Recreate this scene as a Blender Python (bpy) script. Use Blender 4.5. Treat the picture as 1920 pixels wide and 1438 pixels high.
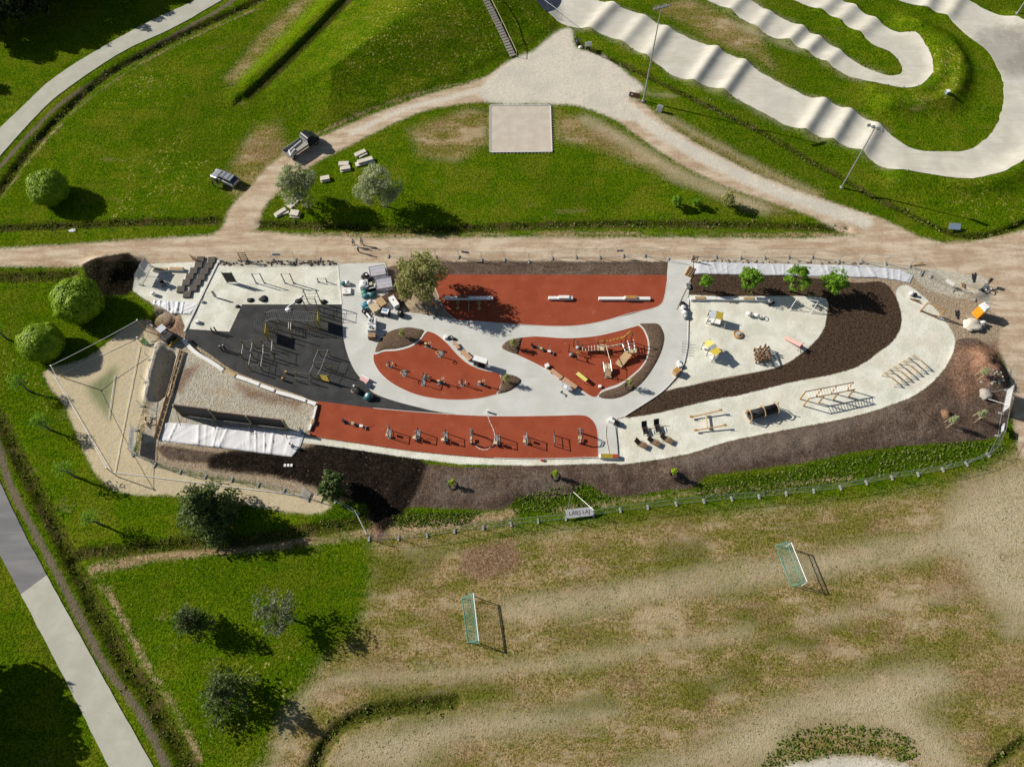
import bpy, bmesh, math, random
import numpy as np
from mathutils import Vector, Matrix
from mathutils.geometry import tessellate_polygon
for o in list(bpy.data.objects): bpy.data.objects.remove(o, do_unlink=True)
sc = bpy.context.scene
COL = sc.collection
R = math.radians
rng = random.Random(7)
nrs = np.random.RandomState(11)

# ---------------------------------------------------------------- camera: a drone 92 m up, tilted 27.4 degrees from straight down
FPX, TILT, CAMH = 1423.0, R(27.4), 92.0
cam_d = bpy.data.cameras.new('camera'); cam = bpy.data.objects.new('camera', cam_d); COL.objects.link(cam)
cam.location = (0, 0, CAMH); cam.rotation_euler = (TILT, 0, 0)
cam_d.sensor_fit = 'HORIZONTAL'; cam_d.sensor_width = 36.0; cam_d.lens = 36.0 * FPX / 1920.0
cam_d.clip_start = 1.0; cam_d.clip_end = 12000.0
sc.camera = cam
sc.render.resolution_x, sc.render.resolution_y = 1024, 766

# ---------------------------------------------------------------- sky, sun, exposure
SUN_EL, SUN_AZ = R(31.0), R(161.0)          # azimuth of the sun in the XY plane, counter-clockwise from +X
world = bpy.data.worlds.new('World'); sc.world = world; world.use_nodes = True
wn = world.node_tree; wn.nodes.clear()
sky = wn.nodes.new('ShaderNodeTexSky'); sky.sky_type = 'NISHITA'; sky.sun_disc = False
sky.sun_elevation = SUN_EL; sky.sun_rotation = R(90) - SUN_AZ
bg = wn.nodes.new('ShaderNodeBackground'); bg.inputs['Strength'].default_value = 0.05
wo = wn.nodes.new('ShaderNodeOutputWorld')
wn.links.new(sky.outputs[0], bg.inputs['Color']); wn.links.new(bg.outputs[0], wo.inputs['Surface'])
sun_d = bpy.data.lights.new('sun', 'SUN'); sun_d.energy = 5.0; sun_d.angle = R(0.5); sun_d.color = (1.0, 0.94, 0.84)
sun = bpy.data.objects.new('sun', sun_d); COL.objects.link(sun)
sdir = Vector((math.cos(SUN_AZ) * math.cos(SUN_EL), math.sin(SUN_AZ) * math.cos(SUN_EL), math.sin(SUN_EL)))
sun.rotation_euler = sdir.to_track_quat('Z', 'Y').to_euler(); sun.location = sdir * 200
sc.view_settings.view_transform = 'Standard'; sc.view_settings.look = 'None'
sc.view_settings.gamma = 1.0; sc.view_settings.use_curve_mapping = False
sc.view_settings.exposure = 0.35
sc.render.engine = 'CYCLES'

# ---------------------------------------------------------------- survey: photograph pixels (1920 wide) to metres on the ground
CT, ST = math.cos(TILT), math.sin(TILT)
def P(x, y, z=0.0):
    u = x - 960.0; v = y - 719.0
    t = (CAMH - z) / (FPX * CT + v * ST)
    return (u * t, (FPX * ST - v * CT) * t, z)
def PW(pts, z=0.0): return np.array([P(a, b, z)[:2] for a, b in pts])
def top_h(b, t):                              # height of an upright thing from its foot and its top
    X, Y, _ = P(*b)
    best = (1e9, 0)
    for k in range(0, 400):
        h = k * 0.05
        dx, dy, dz = X, Y, h - CAMH
        w = dy * ST - dz * CT
        px = 960 + FPX * dx / w; py = 719 + FPX * (-dy * CT - dz * ST) / w
        e = math.hypot(px - t[0], py - t[1])
        if e < best[0]: best = (e, h)
    return best[1]

# ---------------------------------------------------------------- numpy noise and distance helpers
_tabs = {}
def vnoise(X, Y, scale, seed=0):
    if seed not in _tabs: _tabs[seed] = np.random.RandomState(seed + 100).rand(257, 257)
    T = _tabs[seed]
    x = np.asarray(X) / scale + 1000.37; y = np.asarray(Y) / scale + 1000.73
    xi = np.floor(x).astype(int); yi = np.floor(y).astype(int)
    fx = x - xi; fy = y - yi
    fx = fx * fx * (3 - 2 * fx); fy = fy * fy * (3 - 2 * fy)
    xi %= 256; yi %= 256
    a = T[xi, yi]; b = T[xi + 1, yi]; c = T[xi, yi + 1]; d = T[xi + 1, yi + 1]
    return (a * (1 - fx) + b * fx) * (1 - fy) + (c * (1 - fx) + d * fx) * fy
def fbm(X, Y, scale, seed=0, octv=4):
    s = 0; a = 0.5; n = 0
    for k in range(octv):
        s = s + a * vnoise(X, Y, scale / 2 ** k, seed + k); n += a; a *= 0.5
    return s / n
def sstep(a, b, x):
    t = np.clip((x - a) / (b - a), 0, 1); return t * t * (3 - 2 * t)
FAR = 5.0
def poly_sd(pw, X, Y, far=FAR):
    """signed distance, positive inside"""
    out = np.full(X.shape, -float(far))
    x0, y0 = pw.min(0) - far; x1, y1 = pw.max(0) + far
    m = (X > x0) & (X < x1) & (Y > y0) & (Y < y1)
    if not m.any(): return out
    x = X[m]; y = Y[m]; d2 = np.full(x.shape, 1e9); ins = np.zeros(x.shape, bool)
    n = len(pw)
    for i in range(n):
        ax, ay = pw[i]; bx, by = pw[(i + 1) % n]
        ex, ey = bx - ax, by - ay; L = ex * ex + ey * ey + 1e-12
        t = np.clip(((x - ax) * ex + (y - ay) * ey) / L, 0, 1)
        d2 = np.minimum(d2, (x - ax - t * ex) ** 2 + (y - ay - t * ey) ** 2)
        c = (ay > y) != (by > y)
        if ey != 0: ins ^= c & (x < (bx - ax) * (y - ay) / ey + ax)
    d = np.sqrt(d2); out[m] = np.clip(np.where(ins, d, -d), -far, far)
    return out
def line_d(pw, X, Y, far=12.0):
    out = np.full(X.shape, float(far))
    x0, y0 = pw.min(0) - far; x1, y1 = pw.max(0) + far
    m = (X > x0) & (X < x1) & (Y > y0) & (Y < y1)
    if not m.any(): return out
    x = X[m]; y = Y[m]; d2 = np.full(x.shape, far * far)
    for i in range(len(pw) - 1):
        ax, ay = pw[i]; bx, by = pw[i + 1]
        ex, ey = bx - ax, by - ay; L = ex * ex + ey * ey + 1e-12
        t = np.clip(((x - ax) * ex + (y - ay) * ey) / L, 0, 1)
        d2 = np.minimum(d2, (x - ax - t * ex) ** 2 + (y - ay - t * ey) ** 2)
    out[m] = np.sqrt(d2); return out
def smooth(pts, n=6, closed=False):
    """Catmull-Rom through the points"""
    p = [np.array(q, float) for q in pts]; N = len(p); out = []
    rg = range(N if closed else N - 1)
    for i in rg:
        g = (lambda k: p[k % N]) if closed else (lambda k: p[min(max(k, 0), N - 1)])
        a, b, c, d = g(i - 1), g(i), g(i + 1), g(i + 2)
        if abs(b - c).max() < 1e-9: continue
        if abs(a - b).max() < 1e-9: a = b + (b - c) * .001
        if abs(d - c).max() < 1e-9: d = c + (c - b) * .001
        if abs(a - b).max() < 1: a = b - (c - b)          # corner: leave straight
        if abs(d - c).max() < 1: d = c + (c - b)
        for k in range(n):
            t = k / n
            out.append(0.5 * ((2 * b) + (c - a) * t + (2 * a - 5 * b + 4 * c - d) * t * t + (3 * b - a - 3 * c + d) * t ** 3))
    if not closed: out.append(p[-1])
    return [tuple(q) for q in out]

# ---------------------------------------------------------------- materials
class NT:
    def __init__(s, name):
        s.m = bpy.data.materials.new(name); s.m.use_nodes = True
        s.t = s.m.node_tree; s.t.nodes.clear()
    def n(s, kind, **k):
        nd = s.t.nodes.new('ShaderNode' + kind)
        for a, b in k.items(): setattr(nd, a, b)
        return nd
    def put(s, v, sock):
        if isinstance(v, bpy.types.NodeSocket): s.t.links.new(v, sock)
        elif v is not None:
            if sock.type == 'RGBA' and len(v) == 3: v = (*v, 1)
            sock.default_value = v
    def pos(s):
        if not hasattr(s, '_pos'): s._pos = s.n('NewGeometry').outputs['Position']
        return s._pos
    def obj(s):
        if not hasattr(s, '_obj'): s._obj = s.n('TexCoord').outputs['Object']
        return s._obj
    def noise(s, scale, detail=3, rough=0.55, vec=None, dist=0.0):
        nd = s.n('TexNoise'); s.put(vec if vec is not None else s.pos(), nd.inputs['Vector'])
        nd.inputs['Scale'].default_value = scale; nd.inputs['Detail'].default_value = detail
        nd.inputs['Roughness'].default_value = rough; nd.inputs['Distortion'].default_value = dist
        return nd.outputs['Fac']
    def vor(s, scale, vec=None, feature='F1', out='Distance'):
        nd = s.n('TexVoronoi', feature=feature); s.put(vec if vec is not None else s.pos(), nd.inputs['Vector'])
        nd.inputs['Scale'].default_value = scale; return nd.outputs[out]
    def math(s, op, a, b=None, c=None, clamp=False):
        nd = s.n('Math', operation=op, use_clamp=clamp)
        for v, i in ((a, 0), (b, 1), (c, 2)): s.put(v, nd.inputs[i])
        return nd.outputs[0]
    def step(s, v, a, b):
        nd = s.n('MapRange', interpolation_type='SMOOTHSTEP'); s.put(v, nd.inputs['Value'])
        nd.inputs['From Min'].default_value = a; nd.inputs['From Max'].default_value = b
        return nd.outputs['Result']
    def mix(s, f, a, b, blend='MIX'):
        nd = s.n('Mix', data_type='RGBA', blend_type=blend)
        s.put(f, nd.inputs['Factor']); s.put(a, nd.inputs['A']); s.put(b, nd.inputs['B'])
        return nd.outputs['Result'] if False else nd.outputs[2]
    def attr(s, name): return s.n('Attribute', attribute_name=name).outputs['Fac']
    def stretch(s, ang, k):
        mp = s.n('Mapping'); s.put(s.pos(), mp.inputs['Vector'])
        mp.inputs['Rotation'].default_value = (0, 0, ang); mp.inputs['Scale'].default_value = (1.0 / k, 1, 1); return mp.outputs[0]
    def out(s, col, rough=0.9, bump=None, bstr=0.4, bdist=0.05, spec=0.2, metal=0.0, transl=0.0, alpha=None):
        b = s.n('BsdfPrincipled'); s.put(col, b.inputs['Base Color']); s.put(rough, b.inputs['Roughness'])
        b.inputs['Metallic'].default_value = metal; b.inputs['Specular IOR Level'].default_value = spec
        if alpha is not None: s.put(alpha, b.inputs['Alpha'])
        if bump is not None:
            bn = s.n('Bump'); s.put(bump, bn.inputs['Height']); bn.inputs['Strength'].default_value = bstr; bn.inputs['Distance'].default_value = bdist
            s.t.links.new(bn.outputs[0], b.inputs['Normal'])
        sh = b.outputs[0]
        if transl:
            tr = s.n('BsdfTranslucent'); s.put(col, tr.inputs['Color'])
            mx = s.n('MixShader'); mx.inputs[0].default_value = transl
            s.t.links.new(sh, mx.inputs[1]); s.t.links.new(tr.outputs[0], mx.inputs[2]); sh = mx.outputs[0]
        o = s.n('OutputMaterial'); s.t.links.new(sh, o.inputs['Surface'])
        return s.m
def plain(name, col, rough=0.6, metal=0.0, var=0.18, scale=6.0, bump=0.0, spec=0.3, col2=None):
    """one paint, wood or stone with grain, dirt and slight wear"""
    t = NT(name); f = t.noise(scale, 4, 0.6)
    dark = tuple(c * (1 - var) for c in col) if col2 is None else col2
    g = t.noise(scale * 7, 2)
    c = t.mix(t.step(f, 0.3, 0.7), col, dark)
    c = t.mix(t.math('MULTIPLY', t.step(g, 0.5, 0.75), 0.35), c, tuple(x * 0.75 for x in col))
    return t.out(c, rough, bump=g if bump else None, bstr=bump, bdist=0.02, metal=metal, spec=spec)
M = {}
def mk(name, *a, **k): M[name] = plain(name, *a, **k); return M[name]

# ---------------------------------------------------------------- mesh and object helpers
class MB:
    """collects shapes, then links them as one mesh object"""
    def __init__(s): s.v = []; s.f = []; s.mi = []; s.cm = 0
    def add(s, vs, fs):
        o = len(s.v); s.v += [tuple(q) for q in vs]; s.f += [tuple(i + o for i in f) for f in fs]; s.mi += [s.cm] * len(fs); return s
    def box(s, cx, cy, cz, sx, sy, sz, rz=0.0, rx=0.0, ry=0.0, tap=1.0):
        """centre, full sizes"""
        m = Matrix.Rotation(rz, 3, 'Z') @ Matrix.Rotation(ry, 3, 'Y') @ Matrix.Rotation(rx, 3, 'X')
        vs = []
        for dz in (-.5, .5):
            k = tap if dz > 0 else 1.0
            for dx, dy in ((-.5, -.5), (.5, -.5), (.5, .5), (-.5, .5)):
                q = m @ Vector((dx * sx * k, dy * sy * k, dz * sz)); vs.append((q.x + cx, q.y + cy, q.z + cz))
        return s.add(vs, [(3, 2, 1, 0), (4, 5, 6, 7), (0, 1, 5, 4), (1, 2, 6, 5), (2, 3, 7, 6), (3, 0, 4, 7)])
    def tube(s, a, b, r, n=6, r2=None, cap=True):
        a = Vector(a); b = Vector(b); d = (b - a)
        if d.length < 1e-6: return s
        q = d.to_track_quat('Z', 'Y'); r2 = r if r2 is None else r2; vs = []
        for p, rr in ((a, r), (b, r2)):
            for k in range(n):
                w = 2 * math.pi * (k + .5) / n; vs.append(p + q @ Vector((rr * math.cos(w), rr * math.sin(w), 0)))
        fs = [(k, (k + 1) % n, n + (k + 1) % n, n + k) for k in range(n)]
        if cap: fs += [tuple(reversed(range(n))), tuple(range(n, 2 * n))]
        return s.add(vs, fs)
    def path(s, pts, r, n=6):
        for a, b in zip(pts[:-1], pts[1:]): s.tube(a, b, r, n)
        return s
    def beam(s, a, b, w, h):
        """square timber from a to b"""
        a = Vector(a); b = Vector(b); d = b - a; L = d.length; d.normalize()
        side = d.cross(Vector((0, 0, 1)))
        if side.length < 1e-3: side = Vector((1, 0, 0))
        side.normalize(); up = side.cross(d); vs = []
        for p in (a, b):
            for i, j in ((-1, -1), (1, -1), (1, 1), (-1, 1)): vs.append(p + side * (i * w / 2) + up * (j * h / 2))
        return s.add(vs, [(3, 2, 1, 0), (4, 5, 6, 7), (0, 1, 5, 4), (1, 2, 6, 5), (2, 3, 7, 6), (3, 0, 4, 7)])
    def ring(s, c, R_, r, n=16, m=6, axis='Z'):
        vs = []; fs = []
        for i in range(n):
            a = 2 * math.pi * i / n
            for j in range(m):
                b = 2 * math.pi * j / m; q = ((R_ + r * math.cos(b)) * math.cos(a), (R_ + r * math.cos(b)) * math.sin(a), r * math.sin(b))
                if axis == 'X': q = (q[2], q[0], q[1])
                if axis == 'Y': q = (q[0], q[2], q[1])
                vs.append((c[0] + q[0], c[1] + q[1], c[2] + q[2]))
        for i in range(n):
            for j in range(m): fs.append((i * m + j, ((i + 1) % n) * m + j, ((i + 1) % n) * m + (j + 1) % m, i * m + (j + 1) % m))
        return s.add(vs, fs)
    def lathe(s, prof, c=(0, 0, 0), n=16):
        vs = []; fs = []; k = len(prof)
        for i in range(n):
            a = 2 * math.pi * i / n
            for r, z in prof: vs.append((c[0] + r * math.cos(a), c[1] + r * math.sin(a), c[2] + z))
        for i in range(n):
            for j in range(k - 1): fs.append((i * k + j, ((i + 1) % n) * k + j, ((i + 1) % n) * k + j + 1, i * k + j + 1))
        fs.append(tuple(i * k + k - 1 for i in range(n)))
        return s.add(vs, fs)
    def blob(s, c, rx, ry, rz, seed=0, rough=0.25, sub=2, flat=False):
        bm = bmesh.new(); bmesh.ops.create_icosphere(bm, subdivisions=sub, radius=1.0); r = random.Random(seed)
        ph = [r.uniform(0, 6.3) for _ in range(9)]
        vs = []
        for v in bm.verts:
            p = v.co; k = 1 + rough * (math.sin(3 * p.x + ph[0]) * math.sin(3 * p.y + ph[1]) + .6 * math.sin(5 * p.z + ph[2] + 2 * p.x) + .5 * math.sin(7 * p.y + ph[3] - 3 * p.x)) * .6 + r.uniform(-1, 1) * rough * .25
            z = p.z * k * rz
            if flat and z < 0: z = 0
            vs.append((c[0] + p.x * k * rx, c[1] + p.y * k * ry, c[2] + z))
        s.add(vs, [[v.index for v in f.verts] for f in bm.faces]); bm.free(); return s
    def prism(s, pts, z0, z1):
        """outline in XY extruded from z0 to z1"""
        q = []
        for p in pts:
            if not q or math.hypot(p[0] - q[-1][0], p[1] - q[-1][1]) > .004: q.append((float(p[0]), float(p[1])))
        if math.hypot(q[0][0] - q[-1][0], q[0][1] - q[-1][1]) < .004: q.pop()
        pts = q; n = len(pts); ar = sum(pts[i][0] * pts[(i + 1) % n][1] - pts[(i + 1) % n][0] * pts[i][1] for i in range(n))
        if ar < 0: pts = list(reversed(pts))
        vs = [(p[0], p[1], z0) for p in pts] + [(p[0], p[1], z1) for p in pts]
        tri = tessellate_polygon([[Vector((p[0], p[1], 0)) for p in pts]]); top = []
        for f in tri:
            p0, p1, p2 = (pts[i] for i in f)
            if (p1[0] - p0[0]) * (p2[1] - p0[1]) - (p1[1] - p0[1]) * (p2[0] - p0[0]) < 0: f = (f[2], f[1], f[0])
            top.append(tuple(i + n for i in f))
        return s.add(vs, top + [(i, (i + 1) % n, n + (i + 1) % n, n + i) for i in range(n)] + [tuple(i - n for i in reversed(f)) for f in top])
    def side(s, prof, y0, y1, x0=0.0):
        """profile in XZ extruded along Y (vehicle bodies)"""
        n = len(prof); ar = sum(prof[i][0] * prof[(i + 1) % n][1] - prof[(i + 1) % n][0] * prof[i][1] for i in range(n))
        if ar > 0: prof = list(reversed(prof))
        vs = [(p[0] + x0, y0, p[1]) for p in prof] + [(p[0] + x0, y1, p[1]) for p in prof]
        return s.add(vs, [tuple(reversed(range(n))), tuple(range(n, 2 * n))] + [(i, (i + 1) % n, n + (i + 1) % n, n + i) for i in range(n)])
    def mesh(s, name, mats, smooth_=False):
        me = bpy.data.meshes.new(name); me.from_pydata(s.v, [], s.f)
        for m in (mats if isinstance(mats, (list, tuple)) else [mats]): me.materials.append(M[m] if isinstance(m, str) else m)
        if any(s.mi): me.polygons.foreach_set('material_index', s.mi)
        if smooth_: me.polygons.foreach_set('use_smooth', [True] * len(s.f))
        me.update(); return me
    def build(s, name, mats, parent=None, smooth_=False, bevel=0.0):
        me = s.mesh(name, mats, smooth_); o = bpy.data.objects.new(name, me); COL.objects.link(o)
        if parent is not None: o.parent = parent
        if bevel:
            b = o.modifiers.new('bevel', 'BEVEL'); b.width = bevel; b.segments = 2; b.limit_method = 'ANGLE'
        return o
def tag(o, label=None, cat=None, group=None, kind=None):
    if label: o['label'] = label
    if cat: o['category'] = cat
    if group: o['group'] = group
    if kind: o['kind'] = kind
    return o
def thing(name, label, cat, loc, rz=0.0, group=None):
    o = bpy.data.objects.new(name, None); COL.objects.link(o); o.empty_display_size = 0.3
    o.location = loc; o.rotation_euler = (0, 0, rz); return tag(o, label, cat, group)
def at(x, y, dz=0.0):
    """stands on the terrain at this spot of the survey"""
    z = 0.0
    for _ in range(4):
        X, Y, _z = P(x, y, z); z = float(ground_h(np.array([X]), np.array([Y]))[0])
    X, Y, _z = P(x, y, z)
    return (X, Y, z + dz)
def ang(a, b):
    p, q = P(*a), P(*b); return math.atan2(q[1] - p[1], q[0] - p[0])
def dist(a, b):
    p, q = P(*a), P(*b); return math.hypot(q[0] - p[0], q[1] - p[1])
def rel(o, x, y, z=0.0):
    """a survey spot in the thing's own coordinates"""
    X, Y, _ = P(x, y); c, s = math.cos(-o.rotation_euler.z), math.sin(-o.rotation_euler.z)
    dx, dy = X - o.location.x, Y - o.location.y
    return (dx * c - dy * s, dx * s + dy * c, z)
def copy_thing(src, label, loc, rz, group=None, scale=1.0):
    c = src.copy(); COL.objects.link(c); c.location = loc; c.rotation_euler = (0, 0, rz); c.scale = (scale,) * 3
    c['label'] = label
    if group: c['group'] = group
    for ch in list(src.children):
        k = ch.copy(); COL.objects.link(k); k.parent = c
        for g in ch.children:
            d = g.copy(); COL.objects.link(d); d.parent = k
    return c
ORD = ['first', 'second', 'third', 'fourth', 'fifth', 'sixth', 'seventh', 'eighth', 'ninth', 'tenth', 'eleventh', 'twelfth', 'thirteenth', 'fourteenth', 'fifteenth',
       'sixteenth', 'seventeenth', 'eighteenth', 'nineteenth', 'twentieth', 'twenty-first', 'twenty-second', 'twenty-third', 'twenty-fourth', 'twenty-fifth',
       'twenty-sixth', 'twenty-seventh', 'twenty-eighth', 'twenty-ninth', 'thirtieth', 'thirty-first', 'thirty-second', 'thirty-third']
# ================================================================ THE LAND: survey outlines
ASPH_UP = smooth([(520, -75), (440, -40), (364, 2), (290, 36), (220, 73), (140, 120), (90, 155), (50, 193), (0, 240), (-60, 300), (-130, 385)])
ASPH_LO = smooth([(575, -75), (490, -40), (417, 0), (330, 50), (240, 92), (178, 130), (108, 180), (60, 226), (0, 293), (-60, 365), (-120, 450)])
ROAD_L = smooth([(-170, 700), (-80, 890), (-30, 985), (0, 1040), (39, 1114), (110, 1250), (205, 1438), (245, 1515)])
ROAD_R = smooth([(-100, 700), (-40, 815), (0, 903), (45, 998), (88, 1078), (188, 1260), (288, 1438), (330, 1515)])
CONCRETE = smooth([(632, 495), (632, 495), (722, 493), (722, 493), (728, 515), (735, 575), (800, 590), (870, 600), (940, 607), (1000, 611), (1080, 610), (1150, 597), (1210, 582), (1235, 572), (1247, 550),
    (1253, 488), (1253, 488), (1292, 488), (1300, 497), (1291, 553), (1290, 600), (1289, 650), (1280, 690), (1262, 712), (1235, 738), (1170, 781), (1157, 790), (1160, 858), (1160, 858), (1120, 858), (1120, 858),
    (1121, 830), (1115, 800), (1095, 783), (1050, 779), (960, 782), (880, 779), (800, 768), (740, 752), (700, 736), (668, 706), (652, 675), (644, 640), (641, 575)], 4, True)
RED_A = smooth([(812, 515), (812, 515), (1250, 516), (1250, 516), (1250, 530), (1246, 555), (1240, 570), (1222, 579), (1180, 588), (1140, 600), (1090, 610), (1040, 612), (980, 609), (900, 603), (857, 601), (857, 601), (842, 590), (830, 575), (820, 550), (812, 530)], 4, True)
RED_B = smooth([(798, 622), (806, 622), (820, 628), (840, 645), (855, 662), (875, 680), (900, 692), (937, 700), (937, 700), (940, 715), (936, 730), (930, 740), (930, 740), (900, 747), (860, 750), (820, 748), (780, 740), (740, 722), (715, 702), (702, 682), (700, 668), (704, 662), (720, 657), (745, 655), (770, 648), (785, 638), (792, 628)], 4, True)
RED_C = smooth([(978, 633), (978, 633), (1010, 631), (1060, 634), (1110, 631), (1150, 623), (1198, 610), (1198, 610), (1208, 620), (1215, 640), (1215, 660), (1208, 680), (1190, 700), (1165, 718), (1140, 727), (1128, 733), (1120, 743), (1110, 744), (1095, 735), (1075, 722), (1050, 705), (1020, 690), (990, 675), (968, 665), (968, 665), (974, 650)], 4, True)
RED_D = smooth([(597, 752), (597, 752), (700, 765), (820, 775), (930, 780), (1040, 779), (1090, 778), (1107, 784), (1117, 797), (1121, 815), (1122, 857), (1122, 857), (1000, 860), (900, 857), (780, 846), (680, 832), (580, 817), (580, 817)], 4, True)
BLACK = smooth([(454, 571), (454, 571), (641, 571), (641, 571), (642, 620), (650, 660), (665, 695), (690, 725), (700, 737), (740, 752), (790, 765), (838, 777), (838, 777), (700, 766), (597, 753), (560, 740), (480, 712), (430, 690), (395, 665), (346, 634), (346, 634), (352, 617), (352, 617), (430, 622), (430, 622)], 4, True)
BED_B1 = smooth([(704, 661), (708, 645), (720, 628), (740, 618), (765, 614), (782, 616), (796, 621), (788, 636), (770, 647), (745, 655), (720, 657)], 4, True)
BED_B2 = smooth([(939, 702), (939, 702), (960, 703), (975, 710), (977, 716), (965, 727), (950, 735), (933, 739), (933, 739), (938, 725)], 4, True)
BED_C1 = smooth([(941, 652), (950, 640), (965, 635), (979, 633), (979, 633), (975, 650), (971, 665), (971, 665), (958, 661)], 4, True)
BED_C2 = smooth([(1200, 608), (1215, 605), (1232, 607), (1242, 618), (1246, 635), (1240, 660), (1225, 690), (1205, 717), (1180, 737), (1155, 747), (1130, 747), (1122, 742), (1130, 734), (1160, 723), (1190, 701), (1208, 682), (1216, 658), (1215, 638), (1207, 618)], 4, True)
COURT = [(918, 198), (1033, 198), (1036, 286), (918, 287)]
BMX_A1 = smooth([(1110, -30), (1120, 0), (1150, 10), (1210, 33), (1250, 55), (1343, 93), (1396, 118), (1440, 145), (1510, 180), (1545, 190), (1593, 210), (1648, 238), (1703, 276), (1753, 285), (1810, 283), (1840, 268), (1863, 243), (1878, 208), (1882, 163), (1875, 138), (1853, 98), (1815, 68), (1775, 33), (1728, 15), (1690, 3), (1620, -25), (1560, -50)], 5)
BMX_A2 = smooth([(985, -30), (1022, 25), (1060, 48), (1105, 57), (1165, 80), (1230, 120), (1275, 148), (1355, 173), (1440, 217), (1475, 236), (1540, 258), (1615, 288), (1665, 320), (1740, 335), (1815, 343), (1878, 328), (1925, 298), (1962, 260), (1985, 200), (1985, 130), (1955, 75), (1905, 42), (1860, 25), (1812, 0), (1765, -22), (1700, -50), (1620, -80)], 5)
BMX_B1 = smooth([(1330, -40), (1405, 0), (1440, 23), (1503, 54), (1535, 73), (1575, 98), (1615, 123), (1640, 133), (1665, 142), (1685, 141), (1692, 133), (1688, 118), (1670, 98), (1640, 85), (1610, 63), (1570, 38), (1535, 20), (1490, 2), (1420, -30)], 5)
BMX_B2 = smooth([(1250, -40), (1323, 0), (1370, 22), (1440, 67), (1478, 80), (1510, 98), (1548, 118), (1590, 143), (1628, 154), (1665, 163), (1703, 168), (1728, 160), (1745, 143), (1747, 120), (1735, 90), (1710, 68), (1675, 60), (1615, 23), (1500, -40)], 5)
RIBBONS = {'bmx_a': (BMX_A1, BMX_A2, [1150, 1250, 1343, 1396, 1545, 1593, 1645], 1120), 'bmx_b': (BMX_B1, BMX_B2, [], 0)}

def edge_resample(pts, n):
    p = np.array(pts, float); d = np.r_[0, np.cumsum(np.hypot(*np.diff(p, axis=0).T))]
    t = np.linspace(0, d[-1], n); return np.c_[np.interp(t, d, p[:, 0]), np.interp(t, d, p[:, 1])]
def roller_lines():
    """crests across the racing track: (centre, direction along the track, half width, height, spread)"""
    out = []
    def nearest(a, x, lim=None):
        k = np.argmin(np.abs(a[:lim, 0] - x)); return a[k]
    A1 = np.array(BMX_A1); A2 = np.array(BMX_A2)
    pair = [((1150, 10), (1107, 57), .75), ((1208, 33), (1168, 82), .45), ((1250, 55), (1212, 110), .7), ((1343, 93), (1300, 156), .85), ((1396, 118), (1356, 174), .8),
            ((1545, 190), (1508, 247), .8), ((1593, 210), (1560, 264), .8), ((1645, 236), (1615, 288), .7)]
    pair += [((1440, 25), (1418, 55), .55), ((1503, 54), (1478, 80), .7), ((1535, 73), (1512, 98), .7), ((1575, 97), (1550, 118), .5), ((1395, -5), (1370, 22), .6)]
    pair += [((1490, 2), (1560, -8), .0), ((1540, 22), (1568, -5), .6), ((1574, 40), (1602, 14), .6), ((1612, 64), (1640, 38), .6)]
    pair += [((1735, 18), (1752, -20), .6), ((1775, 33), (1800, -4), .6)]
    for a, b, h in pair:
        if h <= 0: continue
        p = np.array(P(*a)[:2]); q = np.array(P(*b)[:2]); c = (p + q) / 2; u = q - p; L = np.hypot(*u); u /= L
        out.append((c, u, L / 2, h))
    return out
ROLLERS = roller_lines()
BERM = PW(smooth([(1690, 335), (1740, 345), (1815, 352), (1885, 335), (1935, 300), (1972, 260), (1995, 200), (1993, 130), (1960, 70), (1910, 38)], 4))
BERM2 = PW(smooth([(1640, 168), (1703, 178), (1738, 168), (1758, 146), (1760, 118), (1745, 82), (1712, 58)], 4))
MOUND = PW(smooth([(1665, 200), (1720, 200), (1775, 190), (1795, 150), (1788, 110), (1760, 75), (1700, 48)], 4))
DITCHES = [  # outline, depth, half width in metres
    ([(-30, 395), (0, 355), (62, 270), (140, 190), (208, 135), (295, 88), (390, 43), (475, 5), (540, -30)], .55, .75),
    ([(-60, 690), (0, 790), (20, 830), (58, 905), (100, 983), (130, 1048), (155, 1093), (175, 1138), (213, 1203), (240, 1255), (270, 1289), (310, 1360), (353, 1432), (400, 1510)], .55, .8),
    ([(135, 1050), (163, 1037), (225, 1032), (325, 1021), (375, 1018), (470, 1012), (560, 998), (640, 985), (700, 978)], .4, .7),
    ([(-60, 434), (0, 428), (150, 422), (280, 416), (410, 413)], .35, .6),
    ([(485, 420), (600, 424), (760, 430), (900, 427), (1100, 421), (1300, 421), (1450, 423), (1590, 430)], .35, .6),
    ([(-60, 522), (0, 520), (60, 519), (140, 518)], .35, .8),
    ([(1085, 75), (1110, 93), (1210, 140), (1310, 190), (1435, 251), (1515, 298), (1580, 333), (1635, 366), (1710, 403), (1767, 430), (1804, 441), (1842, 442), (1879, 434), (1920, 418), (1990, 385)], .6, .40),
    ([(585, 1450), (610, 1395), (650, 1355), (700, 1335), (760, 1325), (850, 1316)], .5, .7),
    ([(430, 862), (500, 856), (580, 851), (640, 862), (700, 890), (716, 930), (712, 1005)], .16, .22), ([(450, 874), (520, 867), (600, 866), (650, 876), (690, 905), (700, 950), (701, 1005)], .16, .22),
    ([(1860, 1440), (1890, 1412), (1930, 1385), (1990, 1350)], .4, .4),
]
DITCH_W = [(PW(smooth(p, 3)), d, w) for p, d, w in DITCHES]
RIDGE = PW([(455, 180), (490, 148), (535, 105), (585, 55), (630, 8), (695, -60)])
HILL = PW(smooth([(560, 215), (500, 178), (560, 110), (640, 30), (720, -60), (860, -120), (1010, -60), (1050, 40), (1000, 80), (955, 105), (860, 150), (720, 200), (620, 238)], 3, True))
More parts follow.
